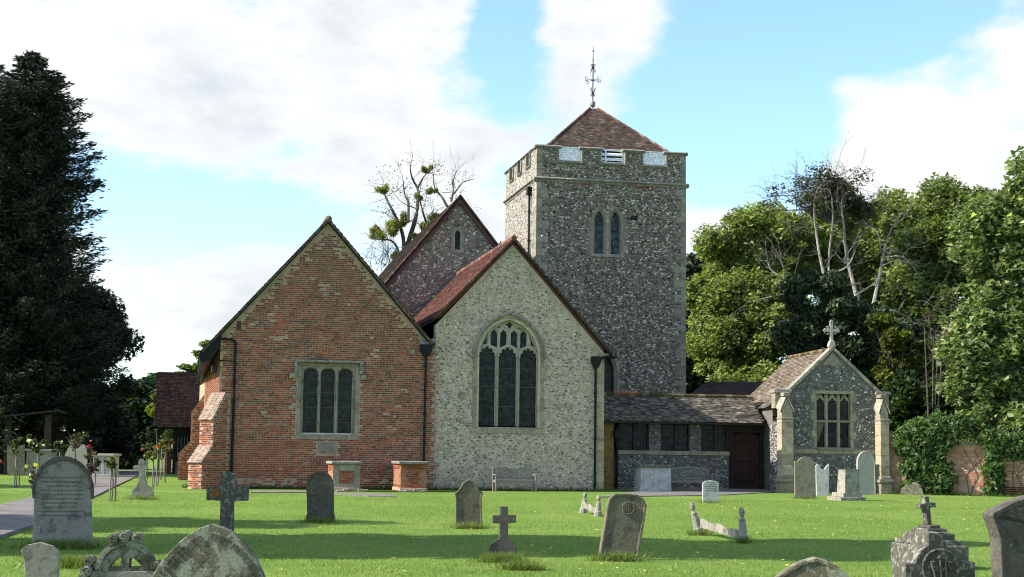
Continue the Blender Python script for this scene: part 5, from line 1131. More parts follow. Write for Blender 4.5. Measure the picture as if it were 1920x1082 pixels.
# big pointed stone with lettering
D = 12.6; F = Fr(388, D, 3)
arcp = [(283, 1084), (297, 1060), (313, 1040), (331, 1021), (352, 1003), (374, 990), (395, 983), (417, 990), (438, 1001), (455, 1016), (469, 1032), (482, 1053), (494, 1082)]
r, F, P_ = headstone('broad pointed gravestone crusted with pale lichen, lettered SACRED TO THE MEMORY round its top', D, [(279, 1180), (279, 1092)]+arcp+[(498, 1092), (498, 1180)], 'gs_lichen', 3, .14, smooth=0, inset=.0)
A2 = smooth_open([F.uz(x, y) for x, y in arcp], 2); cen = F.uz(389, 1085)
ap = [(p[0]+(cen[0]-p[0])*.13, p[1]+(cen[1]-p[1])*.17-.02) for p in A2]
Ls_ = [0]
for i in range(1, len(ap)): Ls_.append(Ls_[-1]+math.dist(ap[i-1], ap[i]))
def onarc(s):
    s = max(0, min(Ls_[-1]-1e-6, s)); i = max(k for k in range(len(Ls_)) if Ls_[k] <= s); i = min(i, len(ap)-2); f = (s-Ls_[i])/(Ls_[i+1]-Ls_[i])
    p = (ap[i][0]+(ap[i+1][0]-ap[i][0])*f, ap[i][1]+(ap[i+1][1]-ap[i][1])*f); return p, math.atan2(ap[i+1][1]-ap[i][1], ap[i+1][0]-ap[i][0])
txt = 'SACRED TO THE MEMORY'; 
for i, ch in enumerate(txt):
    if ch == ' ': continue
    p, an = onarc(Ls_[-1]*(.06+.88*i/(len(txt)-1)))
    cv = bpy.data.curves.new('letter', 'FONT'); cv.body = ch; cv.size = .072; cv.align_x = 'CENTER'; cv.align_y = 'CENTER'; cv.extrude = .003; to = bpy.data.objects.new('letter', cv)
    me = bpy.data.meshes.new_from_object(to); o = link('letter', me, None, r); me.materials.clear(); me.materials.append(M['gs_dark']); bpy.data.objects.remove(to)
    o.rotation_euler = (math.pi/2, -an, 0); o.rotation_euler = (Matrix.Rotation(-an, 3, 'Y') @ Matrix.Rotation(math.pi/2, 3, 'X')).to_euler(); o.location = (p[0], -.003, p[1])
# crosses and other stones
def crossstone(label, D, pts, mat, deg=4, t=.11, **k): return headstone(label, D, pts, mat, deg, t, name='stone_cross', **k)
r, F, P_ = crossstone('rough lichened stone cross with an orange patch, behind the broad pointed stone', 24.0, [(411, 1050), (413, 939), (387, 938), (387, 913), (414, 912), (415, 885), (440, 885), (440, 911), (466, 912), (465, 939), (438, 940), (437, 1050)], 'gs_mottle', 5, .15, sink=.3)
u0_, z0_ = F.uz(396, 932); u1_, z1_ = F.uz(412, 917); mb = MB(); mb.prism(smooth_poly([(u0_, z0_), (u1_, z0_+.01), (u1_+.01, z1_), (u0_+.03, z1_+.01)], 2), -.006, .01); mb.build('lichen_patch', M['gs_orange'], r, color=False)
D = gdist(600, 980)
headstone('round topped dark headstone in front of the brick chapel', D, [(573, 979), (574, 968), (576, 962), (574, 910)]+parc(600, 908, 25, 25, 178, 2, 14)+[(626, 915), (626, 962), (628, 968), (627, 980)], 'gs_dark', 5, .12, inset=.035, depth=.012)
D = gdist(878, 990)
headstone('brown pointed headstone with small shoulders and mossy streak, on the lawn before the chancel bench', D, [(854, 990), (855, 935), (853, 925), (856, 923), (861, 918), (869, 905), (879, 899), (889, 904), (898, 918), (904, 922), (906, 925), (903, 935), (905, 990)], 'gs_moss', 5, .13, inset=.03, depth=.01)
D = gdist(943, 1046)
r, F, P_ = crossstone('small dark stone cross on a rounded shoulder base, tuft of dry grass at its foot', D, [(918, 1050), (917, 1030), (921, 1020), (928, 1014), (936, 1010), (938, 982), (924, 981), (924, 966), (938, 966), (939, 950), (953, 950), (953, 966), (968, 966), (968, 980), (953, 981), (952, 1010), (960, 1014), (967, 1021), (970, 1030), (969, 1050)], 'gs_dark', 4, .13)
D = gdist(1160, 1050)
r, F, P_ = headstone('large mossy headstone leaning to the right, carved roundel near its top', D, [(1123, 1049), (1130, 1012), (1137, 972), (1140, 950), (1144, 935), (1155, 926), (1175, 925), (1198, 928), (1208, 935), (1214, 948), (1210, 975), (1203, 1012), (1196, 1051)], 'gs_moss', 6, .17, inset=.03, depth=.01, smooth=0, back=-3)
u_, z_ = F.uz(1179, 953); mb = MB()
mb.tube([(u_+.085*math.cos(t*.393), -.002, z_+.085*math.sin(t*.393)) for t in range(17)], .010, 6)
for (a, b, c, d_) in ((-.03, .045, -.03, -.045), (.03, .045, .03, -.045), (-.03, 0, .03, 0), (0, .065, 0, -.06)): mb.tube([(u_+a, -.002, z_+b), (u_+c, -.002, z_+d_)], .008, 5)
mb.tube([(u_+.045, -.002, z_+.03), (u_+.06, -.002, z_+.03), (u_+.05, -.002, z_), (u_+.062, -.002, z_-.03), (u_+.045, -.002, z_-.035)], .007, 5)
mb.build('carved_roundel', M['gs_moss'], r, color=False)
D = gdist(1332, 943)
headstone('small pale grey tablet with a low pointed top, on the lawn before the passage bench', D, [(1318, 943), (1318, 906), (1324, 902), (1333, 901), (1343, 902), (1348, 906), (1348, 943)], 'marble', 5, .12, lines=(.35, .62, -.2, .2))
D = gdist(1510, 934)
headstone('tan headstone with a round centre and stepped shoulders, left of the annexe window', D, [(1491, 933), (1490, 868), (1491, 864), (1496, 865), (1499, 861), (1504, 857), (1511, 856), (1519, 858), (1524, 864), (1529, 866), (1529, 872), (1530, 935)], 'gs_tan', 2, .13, smooth=0)
headstone('pale cusped white headstone half hidden behind the tan one', D+3.2, [(1531, 922), (1530, 873), (1534, 870), (1538, 878), (1545, 881), (1550, 874), (1554, 870), (1555, 875), (1554, 921)], 'marble', 3, .1)
D = 58.3
headstone('tall pale round topped headstone beside the annexe right buttress', D, [(1609, 915), (1608, 866)]+parc(1624, 866, 16, 20, 178, 2, 12)+[(1641, 872), (1642, 915)], 'gs_pale', 8, .14, inset=.03, depth=.01, sink=.5)
# pedestal tomb
D = gdist(1600, 939); F = Fr(1600, D, 14); ped = empty('pedestal_tomb', (F.O.x, D, 0), 14, 'square grey pedestal monument on a stepped base, standing alone before the annexe', 'gravestone', 'gravestones in the churchyard')
w_ = F.uz(1615, 900)[0]-F.uz(1584, 900)[0]
for (hw, z0, z1, mt) in ((.50, -.1, .12, 'gs_grey'), (.38, .12, .26, 'gs_grey')): piece('step', M[mt], (-hw, -.1-hw*.6+.3, z0), (hw*.8, hw+.45, z1), ped, .015)
mb = MB(); mb.add([(-.31, 0, .26), (.25, 0, .26), (.25, .6, .26), (-.31, .6, .26), (-.27, .04, 1.0), (.22, .04, 1.0), (.22, .56, 1.0), (-.27, .56, 1.0)], [(0, 1, 5, 4), (1, 2, 6, 5), (2, 3, 7, 6), (3, 0, 4, 7), (4, 5, 6, 7)]); mb.build('die', M['gs_grey'], ped, bevel=.015, color=False)
piece('cap', M['gs_moss'], (-.28, .03, 1.0), (.23, .57, 1.03), ped, .01)
# cross on three steps and the carved monument, right foreground
c8 = lambda x, y: (1640+x/5.945, 900+y/5.945)
D = 21.0; F = Fr(c8(630, 650)[0], D, 12); r = empty('stone_cross', (F.O.x, D, 0), 12, 'plain dark cross leaning slightly on a three stepped plinth, behind the carved monument at right', 'gravestone', 'gravestones in the churchyard')
uf = lambda x, y: F.uz(*c8(x, y))
cp = [uf(*p) for p in [(590, 498), (567, 320), (503, 318), (500, 268), (563, 265), (560, 180), (607, 180), (612, 258), (682, 252), (686, 300), (620, 312), (640, 495)]]
link('cross', slabmesh(list(reversed(cp)), .13), M['gs_mottle'], r, bevel=.01)
for (xa, xb, ya, yb, dp) in ((590, 683, 498, 535, .34), (578, 733, 535, 575, .5), (578, 790, 585, 700, .66), (578, 852, 660, 712, .8)):
    a, z1 = uf(xa, ya); b, z0 = uf(xb, yb); m_ = uf(622, 500)[0]; hw = b-m_; piece('step', M['gs_dark'] if xa > 580 else M['gs_mottle'], (m_-hw, -dp*.4, z0), (b, dp*.6, z1-.002), r, .01)
a, z0 = uf(852, 712); m_ = uf(622, 500)[0]; piece('base', M['gs_mottle'], (m_-(a-m_)*1.1, -.4, -.2), (a+.05, .55, z0-.003), r, .02)
D = 13.2; F = Fr(1760, D, 8); r = empty('headstone', (F.O.x, D, 0), 8, 'carved dark monument with round head, square neck and an intertwined IHS roundel, bottom right', 'gravestone', 'gravestones in the churchyard')
uf = lambda x, y: F.uz(*c8(x, y))
pl_ = [uf(*p) for p in [(350, 1700), (345, 940), (455, 930), (470, 870), (500, 815), (545, 765), (600, 730), (600, 590), (760, 585), (770, 725), (830, 745), (900, 790), (950, 850), (985, 915), (1115, 915), (1140, 1700)]]
link('slab', slabmesh(list(reversed(pl_)), .30), M['gs_mottle'], r, bevel=.015)
cx_, cz_ = uf(735, 985); R_ = uf(920, 985)[0]-cx_
for rr, th in ((R_*1.06, .018), (R_*.86, .012)): mb = MB(); mb.tube([(cx_+rr*math.cos(t*.262), .004, cz_+rr*math.sin(t*.262)) for t in range(25)], th*.8, 8); mb.build('roundel_rim', M['gs_mottle'], r, smooth=True, color=False)
def stroke(nm, lst, th, rt, mt, y=-.008):
    mb = MB()
    for l_ in lst: mb.tube([(a, y, b) for a, b in l_], th, 6)
    return mb.build(nm, M[mt], rt, color=False)
S_ = R_*.62
stroke('monogram', [[(cx_-S_*.9, cz_+S_*.5), (cx_-S_*.5, cz_-S_)], [(cx_-S_*1.0, cz_+S_*.55), (cx_-S_*.65, cz_+S_*.6)], [(cx_-S_*.1, cz_+S_*1.2), (cx_-.0, cz_-S_)], [(cx_-S_*.35, cz_+S_*.95), (cx_+S_*.25, cz_+S_*.95)], [(cx_+S_*.45, cz_+S_*.5), (cx_+S_*.5, cz_-S_)], [(cx_, cz_-S_*.1), (cx_+S_*.5, cz_-S_*.1)],
    [(cx_+S_*1.05, cz_+S_*.45), (cx_+S_*.85, cz_+S_*.6), (cx_+S_*.75, cz_+S_*.3), (cx_+S_*.95, cz_), (cx_+S_*.9, cz_-S_*.5), (cx_+S_*.7, cz_-S_*.55)], [(cx_-S_*.6, cz_-S_*.3), (cx_-S_*.2, cz_+S_*.2), (cx_+S_*.1, cz_-S_*.2), (cx_+S_*.5, cz_+S_*.15)]], .011, r, 'gs_moss')
D = 12.2
headstone('very dark headstone with a broad arched head cut off by the right edge', D, [(1884, 1200), (1876, 1010), (1868, 985), (1861, 968), (1862, 962), (1880, 952), (1905, 940), (1935, 930), (1970, 928), (2005, 938), (2030, 955), (2048, 965), (2042, 985), (2032, 1005), (2030, 1200)], 'gs_dark', 14, .16, inset=.04, depth=.015)
D = 11.5
headstone('pointed dark headstone with rounded flaking top, only its tip above the bottom edge', D, [(1440, 1250), (1440, 1095), (1462, 1080), (1480, 1066), (1505, 1053), (1530, 1046), (1548, 1050), (1570, 1061), (1590, 1078), (1605, 1095), (1610, 1250)], 'gs_lichen', -4, .15, inset=.03, depth=.01)
# small cross on the left lawn
r, F, P_ = crossstone('pale weathered cross with trefoil arms on a flared foot, beside the path', gdist(268, 935), [(247, 933), (247, 922), (251, 915), (256, 911), (260, 897), (261, 884), (256, 882), (250, 879), (249, 875), (254, 872), (260, 874), (259, 867), (262, 861), (267, 860), (271, 865), (270, 872), (274, 874), (275, 879), (271, 882), (271, 895), (275, 909), (283, 914), (287, 922), (289, 934)], 'gs_grey', 6, .14)
# stones in the shade at far left
D = 76
headstone('tall greenish headstone with flat top, far left before the shed', 74, [(14, 890), (13, 833), (18, 836), (24, 838), (36, 836), (46, 833), (46, 889)], 'gs_tan', 4, .12)
headstone('tall tan slab behind the white chest tomb in the left shade', 78, [(100, 884), (100, 829), (108, 826), (118, 829), (123, 834), (123, 884)], 'gs_tan', 4, .12)
headstone('large pale rounded headstone behind the big round headed stone', 72, [(121, 892), (121, 860), (124, 845), (131, 836), (140, 832), (150, 832), (160, 835), (163, 850), (163, 892)], 'gs_pale', 4, .12)
def chest(label, D, x0, x1, ytop, mat, deg=6, dep=1.6, capm='gs_pale', panels=2, brick=False):
    F = Fr((x0+x1)/2, D, deg); a, zt = F.uz(x0, ytop); b, _ = F.uz(x1, ytop); r = empty('chest_tomb', (F.O.x, D, 0), deg, label, 'tomb', 'chest tombs')
    piece('top_slab', M[capm], (a-.08, -.10, zt-.10), (b+.08, dep+.1, zt), r, .02, jit=.02); piece('base', M[mat], (a-.04, -.05, -.15), (b+.04, dep+.04, .14), r, .015)
    if not brick:
        mb = MB(); mb.box((a, 0, .14), (b, dep, zt-.1)); mb.build('chest', M[mat], r, color=False)
        w = (b-a)/panels
        for i in range(panels+1): x = a+w*i-.06; piece('pilaster', M[mat], (max(a-.01, x), -.035, .14), (min(b+.01, x+.12), .0, zt-.1), r, .008)
    return r, F, a, b, zt, dep
chest('pale chest tomb in the left shade behind a white rose bush', 75, 51, 94, 842, 'gs_pale', 4)
chest('pale panelled chest tomb at the path, left of the small rose', 72, 176, 212, 851, 'marble', 4)
chest('white panelled chest tomb against the passage wall', 58.8, 1202, 1257, 871, 'marble', 10, 1.0, 'gs_mottle')
for (lb, x0, x1, yt, D, stonef) in (('tall brick tomb with grey stone surround to its front panel, left of the pair', 625, 676, 865, 53.6, True), ('tall red brick tomb with bright cracked top slab, at the corner of the brick chapel', 752, 800, 865, 54.2, False)):
    r, F, a, b, zt, dep = chest(lb, D, x0, x1, yt, 'mortar_brick', 12, 1.9, 'coping', brick=True)
    mb = MB(); mb.box((a, .04, .1), (b, dep, zt-.1)); bod = mb.build('chest', M['brick_core'], r, color=False)
    pa, pb, pz0, pz1 = a+.22, b-.22, .28, zt-.32
    mb = MB()
    if stonef:
        for p, q in (((a-.005, .0, .14), (pa, .04, zt-.1)), ((pb, .0, .14), (b+.005, .04, zt-.1)), ((pa, .0, pz1), (pb, .04, zt-.1)), ((pa, 0, .14), (pb, .04, pz0))): piece('frame_stone', M['stone'], p, q, r, .006)
    else: brickwork(mb, lambda u, z: pa < u < pb and pz0 < z < pz1, pa, pb, pz0, pz1, fr(.04))
    ts = []; q_ = MB(); in_f = (lambda u, z: pa < u < pb and pz0 < z < pz1) if stonef else (lambda u, z: a < u < b and z < zt-.1 and not (pa < u < pb and pz0 < z < pz1))
    brickwork(q_, in_f, pa if stonef else a, pb if stonef else b, .1, zt-.1, fr(.04), pick=lambda u, z: True, singles=ts, english=stonef)
    for (x0_, x1_, c0_, c1_) in ts: yy = .028 if stonef else .010; block('brick', ub, (x0_, yy, c0_), (x1_, .06, c1_), bod)
    brickwork(mb, lambda v, z: .1 < v < dep and z < zt-.1 and not (.3 < v < dep-.3 and pz0 < z < pz1), .04, dep, .1, zt-.1, lf(a)); 
    mb.build('brickwork', M['brick'], bod, kind='stuff')
    for i in range(5): x = a-.15+random.random()*(b-a+.2); piece('footing_stone', M['stone'], (x, -.28, -.1), (x+.25, .0, .04+.06*random.random()), r, .02, jit=.06)
# kerb pairs: two little posts joined by a plank-like kerb
def kerb(label, A, B, ha, hb, lean=(0, 0), mat='gs_grey', yo=0):
    a, b = gp(*A), gp(*B); r = empty('grave_kerb', (a+b)/2, 0, label, 'grave kerb', 'low kerbs with end posts on old graves'); m_ = (a+b)/2
    for p, h, le in ((a, ha, lean[0]), (b, hb, lean[1])):
        q = p-m_; d = (b-a).normalized(); n_ = Vector((-d.y, d.x, 0)); w = .07
        prof = [(.0, -.1), (.085, -.1), (.085, .12), (.065, .14), (.06, h*.5), (.05, h*.66), (.026, h*.72), (.045, h*.80), (.05, h*.88), (.03, h*.97), (0, h)]
        mb = MB(); mb.lathe((0, 0, 0), [(r_*1.05, z) for r_, z in prof], 8); o = mb.build('post', M[mat], r, color=False); o.location = q; o.rotation_euler = (0, rad(le), 0)
    A_, B_ = a-m_, b-m_; mb = MB(); n_ = 8; vs = []
    for i in range(n_+1):
        t = i/n_; p = A_.lerp(B_, t); zt = .30-.12*t+.02*math.sin(t*17); zb = .14-.1*t; 
        for (dx, z) in ((-.03, zb), (.03, zb), (.03, zt), (-.03, zt)): vs.append((p.x, p.y+dx, z))
    fs = [(4*i+k, 4*i+(k+1) % 4, 4*i+4+(k+1) % 4, 4*i+4+k) for i in range(n_) for k in range(4)]; mb.add(vs, fs); mb.build('kerb', M['gs_grey'], r, bevel=.008, color=False)
kerb('short kerb between two little posts, left of the leaning mossy headstone', (1093, 963), (1121, 969), .52, .50, (6, 2))
kerb('long crooked kerb with one leaning and one upright end post, on the right lawn', (1311, 1003), (1394, 1018), .62, .60, (-14, -3))
# ------------------------------------------------------------------ benches
def bench(label, px, py, w, deg, curve, D=None, plaque=False):
    D = D or gdist(px, py); F = Fr(px, D, deg); r = empty('bench', (F.O.x, D, 0), deg, label, 'bench', 'teak benches against the church'); h = w/2; W_ = M['bench']
    for s_ in (-1, 1):
        x = s_*(h-.035); piece('leg', W_, (x-.03, -.0, -.02), (x+.03, .07, .60), r, .006); piece('leg', W_, (x-.03, .50, -.02), (x+.03, .57, .86), r, .006); piece('armrest', W_, (x-.045, -.03, .60), (x+.045, .55, .635), r, .01); piece('side_rail', W_, (x-.02, .07, .34), (x+.02, .5, .41), r, .005)
    for i in range(5): piece('seat_slat', W_, (-h+.06, .01+i*.095, .41), (h-.06, .085+i*.095, .435), r, .005)
    piece('front_rail', W_, (-h+.065, .02, .33), (h-.065, .05, .41), r, .005); piece('back_rail', W_, (-h+.065, .52, .45), (h-.065, .56, .52), r, .005)
    n_ = 14; up = []; lo = []
    for i in range(n_+1): t = -1+2*i/n_; z = .80+curve*(1-t*t); up.append((t*(h-.065), z+.07)); lo.append((t*(h-.065), z))
    mb = MB(); mb.prism(lo+list(reversed(up)), .515, .555); mb.build('crest_rail', W_, r, bevel=.006, color=False)
    ns = int(w/.085)
    for i in range(ns): x = -h+.1+(w-.2)*i/(ns-1); t = x/(h-.065); piece('back_slat', W_, (x-.023, .525, .522), (x+.023, .545, .80+curve*(1-t*t)-.001), r, .003)
    if plaque: piece('plaque', M['marble'], (-.2, .505, .83+curve*.6), (.2, .515, .89+curve*.6), r, .002)
    return r
bench('slatted grey bench with a small pale plaque, against the chancel wall', 968, 922, 1.56, 12, .03, 55.9, True)
bench('slatted grey bench with arched back, beside the white chest tomb', 1297, 920, 1.75, 10, .10, 60.0)
# ------------------------------------------------------------------ garden wall on the right
FG = Fr(1663, 60.2, -20); gw = empty('garden_wall', FG.O, -20, 'old red brick garden wall with whitened foot, half buried in ivy, right of the annexe', 'wall')
GL = 11.0; top = [(0, 2.35), (.6, 2.3), (1.1, 1.95), (GL, 1.95)]
mb = MB(); mb.prism([(0, -.3), (GL, -.3)]+list(reversed(top)), 0, .34); mb.build('wall_core', M['mortar_brick'], gw, color=False)
mb = MB(); ing = lambda u, z: inpoly([(0, 0), (GL, 0)]+list(reversed(top)), u, z)
SV_ = BRICKC[:]; BRICKC[:] = [(.42, .19, .12), (.50, .25, .17), (.36, .14, .09), (.55, .36, .27), (.30, .13, .09)]; gsg = []  # paler brick palette, sunlight on the wall put into its colour
brickwork(mb, ing, 0, GL, 0, 2.35, fr(0), pick=lambda u, z: (2.2 < u < 4.3 and z < 1.9) or u < .45, singles=gsg, wear=lambda u, z: (.75 if z < .35 else .35 if z < .7 else .1)); mb.build('brickwork', M['brick'], gw, kind='stuff'); BRICKC[:] = SV_; ubp = unitbox('brick', M['brick_one_pale'])
for (x0_, x1_, c0_, c1_) in gsg: block('brick', ubp, (x0_, -.014*(.5+random.random()), c0_), (x1_, .03, c1_), gw)
x = 0
while x < 8: z = 2.37 if x < .6 else 1.97; piece('coping_brick', M['coping'], (x+.004, -.05, z-.03 if x > .6 else z), (x+.21, .39, z+.07), gw, .02, jit=.01); x += .215
mb = MB(); brickwork(mb, lambda u, z: 3.5 < u < 7, 3.5, 7, .0, .38, fr(-.04), pick=None); o = mb.build('footing', M['stone_light'], gw, kind='stuff')
a_, b_ = FG.uz(1690, 905)[0], FG.uz(1722, 905)[0]; mb = MB(); mb.prism(smooth_poly([(a_-.1, -.2), (b_+.3, -.2), (b_+.1, .55), (a_+.1, .35)], 1), -.5, -.35); rs_ = mb.build('ledger_stone', M['gs_tan'], None, bevel=.02, color=False); rs_.location = FG.O; rs_.rotation_euler = (0, 0, rad(-20)); tag(rs_, 'sloping tan stone slab leaning at the foot of the ivy', 'stone slab')
# ------------------------------------------------------------------ vegetation
def unit(n): v = RNG.normal(size=(n, 3)); return v/np.linalg.norm(v, axis=1, keepdims=True)
def leafquads(c, length, width, up=.5, axis=None, ax_w=0.0):
    """one small folded leaf (or spray) at each centre; returns verts and faces"""
    n = len(c); nrm = unit(n); nrm[:, 2] = np.abs(nrm[:, 2])+up; nrm /= np.linalg.norm(nrm, axis=1, keepdims=True)
    a = unit(n)
    if axis is not None: a = a*(1-ax_w)+axis*ax_w
    a -= nrm*np.sum(a*nrm, axis=1, keepdims=True); a /= np.linalg.norm(a, axis=1, keepdims=True)+1e-9
    b = np.cross(nrm, a); s = (.6+.8*RNG.random((n, 1))); L_ = length*s*.5; w = width*s*.5
    V = np.stack([c-a*L_, c+b*w+a*L_*.15, c+a*L_, c-b*w+a*L_*.15], axis=1).reshape(-1, 3)
    return V, np.arange(4*n).reshape(n, 4)
def leaftris(c, length, width, up=.5):
    n = len(c); nrm = unit(n); nrm[:, 2] = np.abs(nrm[:, 2])+up; nrm /= np.linalg.norm(nrm, axis=1, keepdims=True); a = unit(n)
    a -= nrm*np.sum(a*nrm, axis=1, keepdims=True); a /= np.linalg.norm(a, axis=1, keepdims=True)+1e-9; b = np.cross(nrm, a); s = (.6+.8*RNG.random((n, 1)))
    V = np.stack([c-a*length*s*.55, c+a*length*s*.45+b*width*s*.62, c+a*length*s*.35-b*width*s*.62], axis=1).reshape(-1, 3); return V, np.arange(3*n).reshape(n, 3)
def leafcols(n, pal, wts=None, idx=None, tone=None):
    pal = np.array(pal); wts = np.array(wts)/sum(wts) if wts is not None else None
    k = pal[RNG.choice(len(pal), n, p=wts)]*(.65+.7*RNG.random((n, 1)))
    if tone is not None: k = k*tone[idx][:, None]
    return np.clip(k, 0, .8)
def foliage(name, clumps, n, leaf, pal, mat, parent, wts=None, flat=.75, up=.5, shell=.45, vary=.3, o=None):
    cl = np.array([(c[0], c[1], c[2]) for c in clumps]); r = np.array([c[3] for c in clumps]); p = r**2; p /= p.sum()
    idx = RNG.choice(len(cl), n, p=p); d = unit(n); rr = r[idx][:, None]*(RNG.random((n, 1))**shell); off = d*rr; off[:, 2] *= flat
    c = cl[idx]+off
    if o is not None: c = c-np.array(o)
    V, F_ = leaftris(c, leaf[0]*1.08, leaf[1]*1.2, up); tone = 1-vary+2*vary*RNG.random(len(cl)); return bulk(name, V, F_, leafcols(n, pal, wts, idx, tone), M[mat], parent)
def crown(ells, n, rmin, rmax, surf=.35, nz=.18):
    out = []; vol = [e[3]*e[5]+.1 for e in ells]; tot = sum(vol)
    for e, v in zip(ells, vol):
        for _ in range(max(3, int(n*v/tot))):
            d = Vector((random.gauss(0, 1), random.gauss(0, 1), random.gauss(0, 1))).normalized(); q = random.random()**surf
            f = 1+nz*2*noise.noise(Vector((d.x*2.1+e[0], d.y*2.1, d.z*2.1+e[2])))
            out.append((e[0]+d.x*e[3]*q*f, e[1]+d.y*e[4]*q*f, e[2]+d.z*e[5]*q*f, rmin+(rmax-rmin)*random.random()))
    return out
def pe(px, py, rx, ry, D, dd=.8): p = at(px, py, D); k = D/FPX; return (p.x, p.y, p.z, rx*k, rx*k*dd, ry*k)
def limbs(mb, base, clumps, r0, n, up=.45, k=5, col=(1, 1, 1)):
    base = Vector(base); tops = random.sample(clumps, min(n, len(clumps))); zt = max(c[2] for c in clumps)
    H = zt-base.z; tr = [base+Vector((.15*math.sin(i*1.3)*H*.04, .1*math.cos(i)*H*.04, H*.82*i/6)) for i in range(7)]
    cx_ = sum(c[0] for c in clumps)/len(clumps); cy_ = sum(c[1] for c in clumps)/len(clumps)
    for i, p in enumerate(tr): f = (i/6)**1.5; p.x += (cx_-base.x)*f; p.y += (cy_-base.y)*f
    mb.tube(tr, [r0*(1-.8*i/6) for i in range(7)], 9)
    for c in tops:
        c = Vector(c[:3]); f = max(.12, min(.95, (c.z-base.z)/H*up+.05+.2*random.random())); i = f*6; j = min(5, int(i)); s = tr[j].lerp(tr[j+1], i-j); m_ = s.lerp(c, .5)+Vector((0, 0, -.05*(c-s).length+.25*random.random())); rr = r0*(1-.8*f)*.42
        pts = [s, s.lerp(m_, .5)+Vector((random.gauss(0, .05), random.gauss(0, .05), .05)), m_, m_.lerp(c, .5)+Vector((random.gauss(0, .1), random.gauss(0, .1), random.gauss(0, .1))), c]; mb.tube(pts, [rr, rr*.8, rr*.6, rr*.35, rr*.12], k)
def tree(label, base, ells, nclump, rc, nleaf, leaf, pal, mat='leaf', wts=None, r0=.3, nl=26, name='broadleaf_tree', group=None, flat=.75, up=.5, bark='bark', surf=.35, vary=.3, cat='tree', shell=.45, upl=.45, fill=0):
    base = Vector(base); r = empty(name, base, 0, label, cat, group); cl = crown(ells, nclump, rc[0], rc[1], surf)
    cl2 = cl+crown(ells, fill, .9, 1.5, .8, .1) if fill else cl
    mb = MB(); limbs(mb, base, cl, r0, nl, upl); mb.V = [(v[0]-base.x, v[1]-base.y, v[2]-base.z) for v in mb.V]; mb.build('trunk', M[bark], r, smooth=True, color=False)
    foliage('crown', cl2, nleaf, leaf, pal, mat, r, wts, flat, up, shell, vary, o=tuple(base)); return r, cl
G_DARK = [(.022, .034, .015), (.030, .044, .018), (.015, .024, .012), (.035, .045, .02)]
G_MID = [(.07, .12, .028), (.09, .15, .03), (.05, .09, .024), (.12, .17, .04)]
G_OLIVE = [(.15, .19, .065), (.12, .16, .055), (.20, .235, .08), (.085, .115, .04)]
G_YEL = [(.12, .16, .025), (.16, .19, .03), (.09, .13, .022), (.20, .21, .035)]
G_MAPLE = [(.15, .20, .085), (.18, .23, .10), (.10, .145, .06), (.25, .29, .13), (.52, .52, .28)]
YEW = [(.013, .024, .012), (.018, .032, .014), (.010, .018, .010), (.022, .034, .014), (.036, .046, .018)]
def g0(px, D): p = at(px, 845, D); return (p.x, D, 0)
# giant conifer at the left: tiers of boughs with upturned tips
def conifer(label, base, H, prof, nb, nper, r0=.5, pal=YEW, spr=(.27, .075), name='conifer_tree', droop=.10, azr=None, zlo=1.0):
    base = Vector(base); r = empty(name, base, 0, label, 'tree'); mb = MB(); mb.tube([(0, 0, H*i/8) for i in range(9)], [r0*(1-.93*i/8) for i in range(9)], 9)
    Cs = []; Ax = []; T = []
    for i in range(nb):
        z = zlo+(H-zlo)*(i+random.random())/nb; L_ = prof(z/H)*(.72+.42*random.random()); az = random.random()*6.283; d = Vector((math.cos(az), math.sin(az), 0))
        P = []
        for k in range(7): t = k/6; P.append(Vector((0, 0, z))+d*(L_*t)+Vector((0, 0, -droop*L_*math.sin(t*2.6)+.20*L_*max(0, t-.7)*1.2+.1*L_*t)))
        if i % 2 == 0: mb.tube(P, [r0*.16*(1-z/H*.7)*(1-.85*k/6)+.008 for k in range(7)], 4, cap=False)
        m = int(nper*(.4+L_/max(1e-3, prof(.2)))*.75); t = RNG.random(m)**.55; Pn = np.array([tuple(p) for p in P]); f = t*6; j = np.minimum(5, f.astype(int)); c = Pn[j]+(Pn[j+1]-Pn[j])*(f-j)[:, None]
        w = (L_*.20*(1.05-t)+.10)[:, None]; off = RNG.normal(size=(m, 3))*w; off[:, 2] = off[:, 2]*.40-np.abs(off[:, 2])*.25; Cs.append(c+off); Ax.append(np.tile(np.array([d.x, d.y, .25]), (m, 1))+off*.6); T.append(np.full(m, .65+.7*random.random()))
    m = nb*90; zz_ = .9*RNG.random(m)**.9; rr_ = np.array([prof(v) for v in zz_])*.58*np.sqrt(RNG.random(m)); aa_ = RNG.random(m)*6.283; Cs.append(np.stack([rr_*np.cos(aa_), rr_*np.sin(aa_), zlo+(H-zlo)*zz_], 1)); Ax.append(np.stack([np.cos(aa_), np.sin(aa_), np.full(m, -.2)], 1)); T.append(np.full(m, .8))
    c = np.concatenate(Cs); ax = np.concatenate(Ax); ax /= np.linalg.norm(ax, axis=1, keepdims=True); tt = np.concatenate(T)
    V, F_ = leafquads(c, spr[0], spr[1], .3, ax, .75); col = leafcols(len(c), pal, None)*tt[:, None]
    mb.build('trunk', M['bark'], r, smooth=True, color=False); bulk('crown', V, F_, col, M['needle'], r); return r
D = 80; b_ = g0(25, D); Hc = at(25, 100, D).z
def pr1(h): # half width of the outline against relative height, metres
    return float(np.interp(h, [0, .18, .3, .45, .55, .66, .75, .84, .92, 1.0], [4.6, 5.0, 5.0, 4.5, 4.0, 3.9, 3.4, 2.8, 1.9, .3]))
conifer('giant dark conifer rising out of the frame edge at left', b_, Hc, pr1, 620, 300, .5)
conifer('second dark conifer pressed against the left edge, slightly lower', g0(-60, D-3), Hc-.8, lambda h: pr1(h)*.85, 160, 160, .5)
